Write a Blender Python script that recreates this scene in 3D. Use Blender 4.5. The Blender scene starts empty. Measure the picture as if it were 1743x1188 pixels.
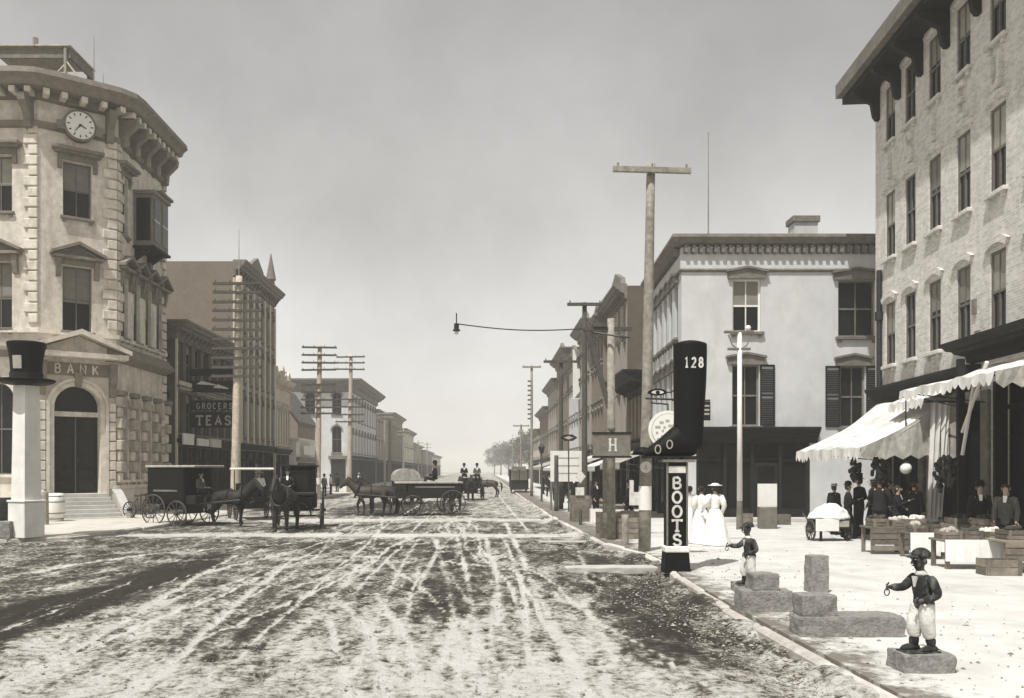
import bpy, math, random
import numpy as np
from mathutils import Vector, Matrix

random.seed(7)
R = math.radians
PI = math.pi
SC = bpy.context.scene
COL = SC.collection

# ---------------------------------------------------------------- camera
CAM_H = 2.2
cam_d = bpy.data.cameras.new('camera')
cam_d.sensor_width = 36.0
cam_d.lens = 36.0 * 1500.0 / 1743.0
cam_d.shift_x = 46.5 / 1743.0
cam_d.shift_y = 206.0 / 1743.0
cam_d.clip_start = 0.1
cam_d.clip_end = 6000.0
cam = bpy.data.objects.new('camera', cam_d)
cam.location = (0, 0, CAM_H)
cam.rotation_euler = (R(90), 0, 0)
COL.objects.link(cam)
SC.camera = cam

# ---------------------------------------------------------------- light
TO_SUN = Vector((-0.24, -0.40, 0.885)).normalized()
SUN_EL = math.asin(TO_SUN.z)
SUN_AZ = math.atan2(TO_SUN.x, TO_SUN.y)
world = bpy.data.worlds.new('World')
SC.world = world
world.use_nodes = True
wn, wl = world.node_tree.nodes, world.node_tree.links
wn.clear()
w_out = wn.new('ShaderNodeOutputWorld')
w_bg = wn.new('ShaderNodeBackground')
w_sky = wn.new('ShaderNodeTexSky')
w_sky.sky_type = 'NISHITA'
w_sky.sun_disc = False
w_sky.sun_elevation = SUN_EL
w_sky.sun_rotation = SUN_AZ
w_sky.air_density = 1.0
w_sky.dust_density = 1.0
w_sky.ozone_density = 1.0
w_hsv = wn.new('ShaderNodeHueSaturation')
w_hsv.inputs['Saturation'].default_value = 0.10
w_mul = wn.new('ShaderNodeMixRGB')
w_mul.blend_type = 'MULTIPLY'
w_mul.inputs[0].default_value = 1.0
w_mul.inputs[2].default_value = (1.0, 0.963, 0.905, 1)
w_bg.inputs['Strength'].default_value = 0.13
wl.new(w_sky.outputs[0], w_hsv.inputs['Color'])
wl.new(w_hsv.outputs[0], w_mul.inputs[1])
w_tc = wn.new('ShaderNodeTexCoord')
w_nz = wn.new('ShaderNodeTexNoise')          # thin uneven overcast veil over the whole sky
w_nz.inputs['Scale'].default_value = 3.2
w_nz.inputs['Detail'].default_value = 7
w_nz.inputs['Roughness'].default_value = .6
w_mr = wn.new('ShaderNodeMapRange')
w_mr.inputs['From Min'].default_value = .3
w_mr.inputs['From Max'].default_value = .7
w_mr.inputs['To Min'].default_value = .82
w_mr.inputs['To Max'].default_value = 1.15
w_m2 = wn.new('ShaderNodeMixRGB')
w_m2.blend_type = 'MULTIPLY'
w_m2.inputs[0].default_value = 1.0
wl.new(w_tc.outputs['Generated'], w_nz.inputs['Vector'])
wl.new(w_nz.outputs['Fac'], w_mr.inputs['Value'])
wl.new(w_mul.outputs[0], w_m2.inputs[1])
wl.new(w_mr.outputs[0], w_m2.inputs[2])
wl.new(w_m2.outputs[0], w_bg.inputs['Color'])
wl.new(w_bg.outputs[0], w_out.inputs['Surface'])

sun_d = bpy.data.lights.new('sun', 'SUN')
sun_d.energy = 4.5
sun_d.angle = R(0.6)
sun_d.color = (1.0, 0.99, 0.97)
sun = bpy.data.objects.new('sun', sun_d)
sun.rotation_euler = TO_SUN.to_track_quat('Z', 'Y').to_euler()
sun.location = TO_SUN * 100
COL.objects.link(sun)

vs = SC.view_settings
vs.view_transform = 'Standard'
vs.look = 'None'
vs.gamma = 1.0
vs.use_curve_mapping = False
vs.exposure = 0.15
SC.cycles.max_bounces = 8
SC.cycles.volume_bounces = 4
SC.cycles.use_denoising = True
SC.render.film_transparent = False


# ---------------------------------------------------------------- helpers
def wx(px, Y):
    return (px - 825.0) * Y / 1500.0


def wz(py, Y):
    return CAM_H - (py - 800.0) * Y / 1500.0


def gp(px, py):
    Y = 1500.0 * CAM_H / (py - 800.0)
    return (wx(px, Y), Y)


class MB:
    """collects shapes of ONE part"""
    def __init__(s):
        s.v, s.f = [], []

    def add(s, vs_, fs_):
        b = len(s.v)
        s.v.extend([tuple(p) for p in vs_])
        s.f.extend([tuple(i + b for i in f) for f in fs_])
        return s

    def box(s, x0, x1, y0, y1, z0, z1):
        return s.add([(x0, y0, z0), (x1, y0, z0), (x1, y1, z0), (x0, y1, z0),
                      (x0, y0, z1), (x1, y0, z1), (x1, y1, z1), (x0, y1, z1)],
                     [(0, 3, 2, 1), (4, 5, 6, 7), (0, 1, 5, 4), (1, 2, 6, 5), (2, 3, 7, 6), (3, 0, 4, 7)])

    def cbox(s, x0, x1, y0, y1, z0, z1, c=0.02):
        """box with chamfered edges"""
        c = min(c, (x1 - x0) * .45, (y1 - y0) * .45, (z1 - z0) * .45)
        V, idx = [], {}
        for i, (X, sx) in enumerate(((x0, 1), (x1, -1))):
            for j, (Y, sy) in enumerate(((y0, 1), (y1, -1))):
                for k, (Z, sz) in enumerate(((z0, 1), (z1, -1))):
                    idx[i, j, k] = len(V)
                    V += [(X, Y + sy * c, Z + sz * c), (X + sx * c, Y, Z + sz * c), (X + sx * c, Y + sy * c, Z)]
        F = []
        g = lambda i, j, k, a: idx[i, j, k] + a
        F += [(g(0,0,0,0), g(0,0,1,0), g(0,1,1,0), g(0,1,0,0)), (g(1,0,0,0), g(1,1,0,0), g(1,1,1,0), g(1,0,1,0))]
        F += [(g(0,0,0,1), g(1,0,0,1), g(1,0,1,1), g(0,0,1,1)), (g(0,1,0,1), g(0,1,1,1), g(1,1,1,1), g(1,1,0,1))]
        F += [(g(0,0,0,2), g(0,1,0,2), g(1,1,0,2), g(1,0,0,2)), (g(0,0,1,2), g(1,0,1,2), g(1,1,1,2), g(0,1,1,2))]
        for a in (0, 1):
            for b in (0, 1):
                F.append((g(a,b,0,0), g(a,b,0,1), g(a,b,1,1), g(a,b,1,0)))
                F.append((g(a,0,b,0), g(a,0,b,2), g(a,1,b,2), g(a,1,b,0)))
                F.append((g(0,a,b,1), g(0,a,b,2), g(1,a,b,2), g(1,a,b,1)))
                for d in (0, 1):
                    F.append((g(a,b,d,0), g(a,b,d,1), g(a,b,d,2)))
        return s.add(V, F)

    def prism(s, poly, vec):
        n = len(poly)
        vec = Vector(vec)
        a = [Vector(p) for p in poly]
        V = a + [p + vec for p in a]
        F = [tuple(range(n))[::-1], tuple(range(n, 2 * n))]
        for i in range(n):
            j = (i + 1) % n
            F.append((i, j, n + j, n + i))
        return s.add(V, F)

    def tube(s, path, rad, n=8, cap=True):
        P = [Vector(p) for p in path]
        m = len(P)
        if not isinstance(rad, (list, tuple)):
            rad = [rad] * m
        V, F = [], []
        up = None
        for i, p in enumerate(P):
            d = (P[min(i + 1, m - 1)] - P[max(i - 1, 0)])
            d = d.normalized() if d.length > 1e-9 else Vector((0, 0, 1))
            if up is None:
                up = Vector((0, 0, 1)) if abs(d.z) < .9 else Vector((1, 0, 0))
            a = up.cross(d)
            if a.length < 1e-6:
                a = Vector((1, 0, 0)).cross(d)
            a.normalize()
            b = d.cross(a)
            up = b
            r = rad[i]
            ra, rb = r if isinstance(r, tuple) else (r, r)
            for k in range(n):
                t = 2 * PI * k / n
                V.append(p + a * (math.cos(t) * ra) + b * (math.sin(t) * rb))
        for i in range(m - 1):
            for k in range(n):
                k2 = (k + 1) % n
                F.append((i * n + k, i * n + k2, (i + 1) * n + k2, (i + 1) * n + k))
        if cap:
            F.append(tuple(range(n))[::-1])
            F.append(tuple((m - 1) * n + k for k in range(n)))
        return s.add(V, F)

    def loft(s, rings, n=12, cap=True):
        """rings: (cx, cy, z, rx, ry[, tilt about x])"""
        V, F = [], []
        for r in rings:
            cx, cy, z, rx, ry = r[:5]
            tl = r[5] if len(r) > 5 else 0
            for k in range(n):
                t = 2 * PI * k / n
                y = math.sin(t) * ry
                V.append((cx + math.cos(t) * rx, cy + y * math.cos(tl), z + y * math.sin(tl)))
        m = len(rings)
        for i in range(m - 1):
            for k in range(n):
                k2 = (k + 1) % n
                F.append((i * n + k, i * n + k2, (i + 1) * n + k2, (i + 1) * n + k))
        if cap:
            F.append(tuple(range(n))[::-1])
            F.append(tuple((m - 1) * n + k for k in range(n)))
        return s.add(V, F)

    def lathe(s, prof, c=(0, 0, 0), n=16):
        return s.loft([(c[0], c[1], c[2] + z, r, r) for r, z in prof], n)

    def ball(s, c, rx, ry=None, rz=None, n=10, m=7):
        ry = ry or rx
        rz = rz or rx
        T = [PI * (i + .5) / m for i in range(m)]
        return s.loft([(c[0], c[1], c[2] - rz * math.cos(t), rx * math.sin(t), ry * math.sin(t)) for t in T], n)

    def sweep(s, prof, path, caps=True):
        """profile [(out, z)] along an xy path; outward is to the right of travel"""
        P = [Vector((p[0], p[1])) for p in path]
        m, n = len(P), len(prof)
        V, F = [], []
        for i in range(m):
            d0 = (P[i] - P[i - 1]).normalized() if i > 0 else (P[1] - P[0]).normalized()
            d1 = (P[i + 1] - P[i]).normalized() if i < m - 1 else d0
            n0 = Vector((d0.y, -d0.x))
            n1 = Vector((d1.y, -d1.x))
            b = (n0 + n1).normalized()
            k = 1 / max(.35, b.dot(n0))
            for o, z in prof:
                q = P[i] + b * (o * k)
                V.append((q.x, q.y, z))
        for i in range(m - 1):
            for k in range(n):
                k2 = (k + 1) % n
                F.append((i * n + k, i * n + k2, (i + 1) * n + k2, (i + 1) * n + k))
        if caps:
            F.append(tuple(range(n))[::-1])
            F.append(tuple((m - 1) * n + k for k in range(n)))
        return s.add(V, F)

    def xf(s, M):
        s.v = [tuple(M @ Vector(p)) for p in s.v]
        return s

    def mesh(s, name, mat=None, smooth=False, fix=True):
        me = bpy.data.meshes.new(name)
        me.from_pydata(s.v, [], s.f)
        if fix:
            import bmesh
            bm = bmesh.new()
            bm.from_mesh(me)
            bmesh.ops.recalc_face_normals(bm, faces=bm.faces)
            bm.to_mesh(me)
            bm.free()
        if smooth:
            me.polygons.foreach_set('use_smooth', [True] * len(me.polygons))
        if mat:
            me.materials.append(mat)
        me.update()
        return me

    def build(s, name, mat, parent=None, loc=(0, 0, 0), rz=0, smooth=False, **kw):
        return link(name, s.mesh(name, mat, smooth), parent, loc, rz, **kw)


def link(name, me, parent=None, loc=(0, 0, 0), rz=0, label=None, cat=None, group=None, kind=None, rot=None):
    o = bpy.data.objects.new(name, me)
    COL.objects.link(o)
    o.location = loc
    o.rotation_euler = rot if rot else (0, 0, rz)
    if parent:
        o.parent = parent
    tag(o, label, cat, group, kind)
    return o


def tag(o, label=None, cat=None, group=None, kind=None):
    if label: o['label'] = label
    if cat: o['category'] = cat
    if group: o['group'] = group
    if kind: o['kind'] = kind
    return o


def thing(name, label, cat, loc=(0, 0, 0), rz=0, group=None):
    o = link(name, None, None, loc, rz, label, cat, group)
    o.empty_display_size = 0.2
    return o


def copy_tree(o, parent=None):
    c = o.copy()
    COL.objects.link(c)
    c.parent = parent
    for ch in o.children:
        copy_tree(ch, c)
    return c


MESH = {}


def shared(key, fn):
    if key not in MESH:
        MESH[key] = fn()
    return MESH[key]


def subd(o, lv=1):
    m = o.modifiers.new('sub', 'SUBSURF')
    m.levels = lv
    m.render_levels = lv
    return o


# ---------------------------------------------------------------- materials
def mat(name, col, rough=.8, var=.25, scale=3.0, bump=.0, bscale=None, stain=0.0, stain_col=(.1, .09, .08),
        stain_scale=.6, metal=0.0, spec=.3, detail=6, rnd=0.0):
    m = bpy.data.materials.new(name)
    m.use_nodes = True
    n, l = m.node_tree.nodes, m.node_tree.links
    b = n['Principled BSDF']
    b.inputs['Roughness'].default_value = rough
    b.inputs['Metallic'].default_value = metal
    b.inputs['Specular IOR Level'].default_value = spec
    tc = n.new('ShaderNodeTexCoord')
    nz = n.new('ShaderNodeTexNoise')
    nz.inputs['Scale'].default_value = scale
    nz.inputs['Detail'].default_value = detail
    nz.inputs['Roughness'].default_value = .62
    geo = n.new('ShaderNodeNewGeometry')
    l.new(geo.outputs['Position'], nz.inputs['Vector'])
    rp = n.new('ShaderNodeValToRGB')
    c = Vector(col[:3])
    rp.color_ramp.elements[0].position = .3
    rp.color_ramp.elements[1].position = .7
    rp.color_ramp.elements[0].color = (*(c * (1 - var)), 1)
    rp.color_ramp.elements[1].color = (*[min(1, q) for q in (c * (1 + var))], 1)
    l.new(nz.outputs['Fac'], rp.inputs['Fac'])
    out = rp.outputs[0]
    if stain > 0:
        n2 = n.new('ShaderNodeTexNoise')
        n2.inputs['Scale'].default_value = stain_scale
        n2.inputs['Detail'].default_value = 8
        n2.inputs['Roughness'].default_value = .65
        mp = n.new('ShaderNodeMapping')
        mp.inputs['Scale'].default_value = (1, 1, .3)
        l.new(geo.outputs['Position'], mp.inputs['Vector'])
        l.new(mp.outputs[0], n2.inputs['Vector'])
        r2 = n.new('ShaderNodeValToRGB')
        r2.color_ramp.elements[0].position = .48
        r2.color_ramp.elements[1].position = .72
        r2.color_ramp.elements[0].color = (0, 0, 0, 1)
        r2.color_ramp.elements[1].color = (stain, stain, stain, 1)
        l.new(n2.outputs['Fac'], r2.inputs['Fac'])
        mx = n.new('ShaderNodeMixRGB')
        mx.inputs[2].default_value = (*stain_col, 1)
        l.new(r2.outputs[0], mx.inputs[0])
        l.new(out, mx.inputs[1])
        out = mx.outputs[0]
    if rnd > 0:
        oi = n.new('ShaderNodeObjectInfo')
        mr = n.new('ShaderNodeMapRange')
        mr.inputs['To Min'].default_value = 1 - rnd
        mr.inputs['To Max'].default_value = 1 + rnd
        l.new(oi.outputs['Random'], mr.inputs['Value'])
        mm = n.new('ShaderNodeMixRGB')
        mm.blend_type = 'MULTIPLY'
        mm.inputs[0].default_value = 1
        l.new(out, mm.inputs[1])
        l.new(mr.outputs[0], mm.inputs[2])
        out = mm.outputs[0]
    l.new(out, b.inputs['Base Color'])
    if bump > 0:
        n3 = n.new('ShaderNodeTexNoise')
        n3.inputs['Scale'].default_value = bscale or scale * 4
        n3.inputs['Detail'].default_value = 5
        l.new(geo.outputs['Position'], n3.inputs['Vector'])
        bp = n.new('ShaderNodeBump')
        bp.inputs['Strength'].default_value = bump
        bp.inputs['Distance'].default_value = .02
        l.new(n3.outputs['Fac'], bp.inputs['Height'])
        l.new(bp.outputs[0], b.inputs['Normal'])
    return m


def brick_mat(name, c1, c2, mortar, stain=.3, stain_col=(.1, .09, .08), sscale=.6, var=.18, vscale=1.2, mixf=.6):
    """fine brick courses, too small in the picture to pick apart"""
    m = mat(name, c1, .9, var, vscale, 0, stain=stain, stain_col=stain_col, stain_scale=sscale)
    n, l = m.node_tree.nodes, m.node_tree.links
    b = n['Principled BSDF']
    src = b.inputs['Base Color'].links[0].from_socket
    tc = n.new('ShaderNodeTexCoord')
    sep = n.new('ShaderNodeSeparateXYZ')
    l.new(tc.outputs['Object'], sep.inputs[0])
    ad = n.new('ShaderNodeMath')
    l.new(sep.outputs[0], ad.inputs[0])
    l.new(sep.outputs[1], ad.inputs[1])
    cb = n.new('ShaderNodeCombineXYZ')
    l.new(ad.outputs[0], cb.inputs[0])
    l.new(sep.outputs[2], cb.inputs[1])
    br = n.new('ShaderNodeTexBrick')
    br.inputs['Scale'].default_value = 1.0
    br.inputs['Brick Width'].default_value = .22
    br.inputs['Row Height'].default_value = .075
    br.inputs['Mortar Size'].default_value = .008
    br.inputs['Color1'].default_value = (*c1, 1)
    br.inputs['Color2'].default_value = (*c2, 1)
    br.inputs['Mortar'].default_value = (*mortar, 1)
    l.new(cb.outputs[0], br.inputs['Vector'])
    mx = n.new('ShaderNodeMixRGB')
    mx.inputs[0].default_value = mixf
    l.new(src, mx.inputs[1])
    l.new(br.outputs['Color'], mx.inputs[2])
    l.new(mx.outputs[0], b.inputs['Base Color'])
    bp = n.new('ShaderNodeBump')
    bp.inputs['Strength'].default_value = .35
    bp.inputs['Distance'].default_value = .01
    bp.invert = True
    l.new(br.outputs['Fac'], bp.inputs['Height'])
    l.new(bp.outputs[0], b.inputs['Normal'])
    return m


M = {}
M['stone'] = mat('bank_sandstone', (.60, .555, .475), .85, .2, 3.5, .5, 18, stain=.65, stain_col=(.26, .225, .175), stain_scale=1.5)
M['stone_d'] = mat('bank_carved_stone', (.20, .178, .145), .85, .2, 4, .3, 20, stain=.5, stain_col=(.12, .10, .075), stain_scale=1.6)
M['stone_shade'] = mat('bank_rusticated_stone_shaded', (.37, .335, .28), .85, .2, 4, .35, 16, stain=.5, stain_col=(.17, .15, .115), stain_scale=1.4)  # same bank stone, darkened to stand for shadows on the projecting blocks
M['whitewall'] = mat('painted_white_wall', (.54, .54, .53), .85, .08, 1.4, .35, 22, stain=.5, stain_col=(.36, .345, .31), stain_scale=1.1)
M['palebrick'] = brick_mat('pale_brick', (.64, .61, .56), (.36, .345, .315), (.70, .67, .62), .6, (.27, .255, .23), 2.6, .30, 5.0, .62)
M['brick'] = brick_mat('dark_brick', (.105, .085, .062), (.075, .06, .045), (.16, .14, .11), .4, (.035, .03, .024))
M['brick2'] = brick_mat('brown_brick', (.20, .165, .125), (.15, .125, .095), (.25, .22, .18), .4, (.07, .06, .05))
M['brick3'] = brick_mat('grey_brick', (.32, .29, .245), (.26, .235, .20), (.36, .33, .29), .4, (.15, .13, .11))
M['cream'] = mat('cream_painted_front', (.55, .50, .42), .8, .1, 2, .1, stain=.35, stain_col=(.25, .21, .16))
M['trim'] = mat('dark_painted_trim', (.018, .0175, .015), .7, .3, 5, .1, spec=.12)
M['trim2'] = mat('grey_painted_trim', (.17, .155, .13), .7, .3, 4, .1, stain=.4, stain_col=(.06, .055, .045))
M['whitewood'] = mat('white_painted_wood', (.74, .72, .67), .7, .08, 3, .1, stain=.25, stain_col=(.3, .27, .22), stain_scale=1.5)
M['black'] = mat('black_paint', (.005, .0055, .005), .6, .3, 6, .08, spec=.12)
M['blackcloth'] = mat('black_cloth', (.010, .010, .0095), .95, .3, 14, .1, rnd=.4)
M['greycloth'] = mat('grey_cloth', (.10, .095, .085), .95, .25, 14, .1, rnd=.3)
M['whitecloth'] = mat('white_cloth', (.78, .76, .71), .95, .05, 9, .15, 16)
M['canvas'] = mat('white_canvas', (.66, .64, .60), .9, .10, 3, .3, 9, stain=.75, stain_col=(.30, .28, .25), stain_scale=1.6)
M['canvas_d'] = mat('grimy_shaded_grey_canvas', (.36, .34, .30), .9, .3, 5, .2, 10, stain=.6, stain_col=(.14, .13, .11), stain_scale=2.2)  # grimy grey canvas; on awning end cheeks its grey stands for shade
M['glass'] = mat('window_glass', (.010, .011, .010), .12, .3, 1.5, 0, spec=.22)
M['glass_d'] = mat('deep_shop_glass', (.010, .010, .009), .25, .3, 1.5, 0, spec=.18)
M['blind'] = mat('window_blind', (.26, .245, .205), .9, .15, 3, 0, rnd=.35)
M['sash'] = mat('sash_wood', (.13, .12, .10), .7, .2, 6, 0)
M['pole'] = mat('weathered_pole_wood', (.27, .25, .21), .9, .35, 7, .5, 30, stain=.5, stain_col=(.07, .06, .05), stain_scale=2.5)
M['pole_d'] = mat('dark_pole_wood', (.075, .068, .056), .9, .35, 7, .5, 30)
M['pole_l'] = mat('pale_pole_wood', (.50, .44, .35), .9, .25, 7, .4, 30, stain=.4, stain_col=(.14, .12, .09), stain_scale=2.5)
M['plank'] = mat('crate_board', (.17, .15, .12), .9, .35, 6, .35, 24, rnd=.35)
M['granite'] = mat('rough_granite', (.22, .212, .195), .9, .32, 16, .9, 26, stain=.35, stain_col=(.11, .10, .085), stain_scale=3)
M['kerb'] = mat('kerb_stone', (.50, .47, .42), .9, .2, 7, .4, 20, stain=.45, stain_col=(.2, .18, .15), stain_scale=2, rnd=.15)
M['flag'] = mat('flagstone', (.46, .445, .41), .9, .12, 3, .25, 16, stain=.3, stain_col=(.28, .25, .21), stain_scale=1.2, rnd=.1)
M['skin'] = mat('skin', (.42, .30, .22), .6, .1, 8, 0)
M['hair'] = mat('dark_hair', (.03, .024, .018), .7, .3, 25, .2)
M['horse'] = mat('dark_horse_coat', (.016, .014, .011), .6, .3, 6, 0, rnd=.3)
M['horse_b'] = mat('brown_horse_coat', (.045, .036, .027), .6, .3, 6, 0)
M['leather'] = mat('harness_leather', (.02, .018, .015), .5, .3, 8, 0)
M['iron'] = mat('dark_iron', (.03, .03, .028), .5, .3, 8, .1, metal=.3)
M['wheel'] = mat('wheel_wood', (.065, .058, .046), .8, .3, 8, .1)
M['statue_dark'] = mat('chipped_dark_enamel', (.028, .028, .026), .85, .4, 14, .6, 40, stain=.7, stain_col=(.22, .21, .19), stain_scale=14, spec=.12)
M['statue_white'] = mat('chipped_white_enamel', (.60, .585, .54), .85, .12, 10, .5, 40, stain=.65, stain_col=(.27, .25, .22), stain_scale=10, spec=.12)
M['letter'] = mat('pale_letter_paint', (.62, .60, .55), .8, .15, 9, 0, stain=.7, stain_col=(.20, .19, .17), stain_scale=9)
M['letter_d'] = mat('faded_letter_paint', (.36, .34, .28), .8, .15, 5, 0)
M['roof'] = mat('tar_roof', (.10, .095, .085), .9, .3, 3, .2)
M['produce'] = mat('dark_produce', (.05, .048, .038), .8, .5, 9, .3)
M['produce_l'] = mat('pale_produce', (.52, .49, .42), .8, .3, 9, .3, rnd=.3)
M['leaf'] = mat('foliage', (.10, .105, .08), .7, .35, 1.2, 0)
M['bark'] = mat('bark', (.08, .07, .055), .9, .3, 8, .4)
M['globe'] = mat('opal_glass', (.75, .73, .68), .3, .04, 3, 0)


def wood_grain(m):
    return m


# ---------------------------------------------------------------- lettering
def arc(cx, cy, rx, ry, a0, a1, n=9):
    return [(cx + rx * math.cos(R(a0 + (a1 - a0) * i / n)), cy + ry * math.sin(R(a0 + (a1 - a0) * i / n))) for i in range(n + 1)]


GLYPH = {
    'B': [[(.18, 0), (.18, 1)], [(.18, 1), (.5, 1)] + arc(.5, .76, .26, .24, 90, -90) + [(.18, .52)],
          [(.18, .52), (.52, .52)] + arc(.52, .26, .3, .26, 90, -90) + [(.18, 0)]],
    'O': [arc(.5, .5, .4, .5, 90, 450, 20)],
    'T': [[(.5, 0), (.5, 1)], [(.08, .86), (.08, 1), (.92, 1), (.92, .86)], [(.3, 0), (.7, 0)]],
    'S': [[(.84, .78)] + arc(.5, .76, .3, .24, 20, 250) + arc(.5, .25, .33, .26, 80, -160) + [(.16, .2)]],
    'H': [[(.2, 0), (.2, 1)], [(.8, 0), (.8, 1)], [(.2, .5), (.8, .5)], [(.05, 0), (.35, 0)], [(.65, 0), (.95, 0)], [(.05, 1), (.35, 1)], [(.65, 1), (.95, 1)]],
    'A': [[(.1, 0), (.5, 1), (.9, 0)], [(.26, .36), (.74, .36)]],
    'N': [[(.15, 0), (.15, 1), (.85, 0), (.85, 1)]],
    'K': [[(.2, 0), (.2, 1)], [(.85, 1), (.22, .42)], [(.42, .58), (.9, 0)]],
    'E': [[(.85, 1), (.2, 1), (.2, 0), (.85, 0)], [(.2, .52), (.7, .52)]],
    'R': [[(.18, 0), (.18, 1)], [(.18, 1), (.52, 1)] + arc(.52, .75, .28, .25, 90, -90) + [(.18, .5)], [(.5, .5), (.86, 0)]],
    'G': [arc(.52, .5, .38, .5, 50, 330, 14) + [(.86, .42), (.56, .42)]],
    'C': [arc(.52, .5, .38, .5, 48, 312, 14)],
    'I': [[(.5, 0), (.5, 1)]],
    'U': [[(.15, 1), (.15, .32)] + arc(.5, .32, .35, .32, 180, 360) + [(.85, 1)]],
    'J': [[(.7, 1), (.7, .28)] + arc(.42, .28, .28, .28, 0, -170)],
    'L': [[(.2, 1), (.2, 0), (.82, 0)]],
    'D': [[(.18, 0), (.18, 1)], [(.18, 1), (.45, 1)] + arc(.45, .5, .4, .5, 90, -90) + [(.18, 0)]],
    'F': [[(.85, 1), (.2, 1), (.2, 0)], [(.2, .52), (.7, .52)]],
    '1': [[(.5, 0), (.5, 1), (.28, .84)], [(.25, 0), (.75, 0)]],
    '2': [arc(.5, .72, .3, .28, 165, -30) + [(.14, 0), (.86, 0)]],
    '8': [arc(.5, .75, .27, .25, 90, 450, 14), arc(.5, .26, .33, .26, 90, 450, 14)],
    ' ': [],
}


def ribbon(mb, pts, w, d, base):
    """flat bar letter stroke in xz, front face at y=base-d"""
    n = len(pts)
    P = [Vector((p[0], p[1])) for p in pts]
    closed = (P[0] - P[-1]).length < 1e-6
    Lf, Rt = [], []
    for i in range(n):
        if closed and i in (0, n - 1):
            d0 = (P[-1] - P[-2]).normalized()
            d1 = (P[1] - P[0]).normalized()
        else:
            d0 = (P[i] - P[i - 1]).normalized() if i > 0 else (P[1] - P[0]).normalized()
            d1 = (P[i + 1] - P[i]).normalized() if i < n - 1 else d0
        t = (d0 + d1)
        t = t.normalized() if t.length > 1e-6 else d0
        nn = Vector((-t.y, t.x))
        k = 1 / max(.6, nn.dot(Vector((-d0.y, d0.x))))
        Lf.append(P[i] + nn * (w / 2 * k))
        Rt.append(P[i] - nn * (w / 2 * k))
    V, F = [], []
    for a, b in zip(Lf, Rt):
        V += [(a.x, base - d, a.y), (b.x, base - d, b.y), (b.x, base, b.y), (a.x, base, a.y)]
    for i in range(n - 1):
        for k in range(4):
            k2 = (k + 1) % 4
            F.append((i * 4 + k, i * 4 + k2, (i + 1) * 4 + k2, (i + 1) * 4 + k))
    F.append((0, 1, 2, 3))
    F.append(tuple((n - 1) * 4 + k for k in (3, 2, 1, 0)))
    mb.add(V, F)


def letter_mesh(ch, w, h, stroke, depth, m):
    def mk():
        mb = MB()
        for i, pl in enumerate(GLYPH[ch]):
            ribbon(mb, [((x - .5) * w, z * h) for x, z in pl], stroke * (1 if i == 0 or ch in 'OS8' else .9), depth + .0012 * i, 0)
        return mb.mesh('letter', m)
    return shared(('L', ch, w, h, stroke, depth, m.name), mk)


def letters(text, face_parent, loc, w, h, stroke, m, pitch=None, depth=.012, rz=0, vertical=False):
    """each letter a part of its own; loc = centre bottom of the word in parent's space"""
    pitch = pitch or w * 1.2
    n = len(text)
    out = []
    for i, ch in enumerate(text):
        if ch == ' ':
            continue
        if vertical:
            p = (loc[0], loc[1], loc[2] - i * pitch)
        else:
            du = (i - (n - 1) / 2) * pitch
            p = (loc[0] + du * math.cos(rz), loc[1] + du * math.sin(rz), loc[2])
        out.append(link('letter', letter_mesh(ch, w, h, stroke, depth, m), face_parent, p, rz))
    return out


# ---------------------------------------------------------------- walls and windows
class Face:
    """a facade plane: origin and turn in the root's space; x = along, -y = outward"""
    def __init__(s, root, ox, oy, ang):
        s.root, s.ox, s.oy, s.ang = root, ox, oy, ang

    def at(s, u, w=0, z=0):
        c, q = math.cos(s.ang), math.sin(s.ang)
        return (s.ox + u * c + w * q, s.oy + u * q - w * c, z)

    def part(s, name, mb, m, u=0, w=0, z=0, parent=None, smooth=False):
        return mb.build(name, m, parent or s.root, s.at(u, w, z), s.ang, smooth)

    def put(s, name, me, u=0, w=0, z=0):
        return link(name, me, s.root, s.at(u, w, z), s.ang)


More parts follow.
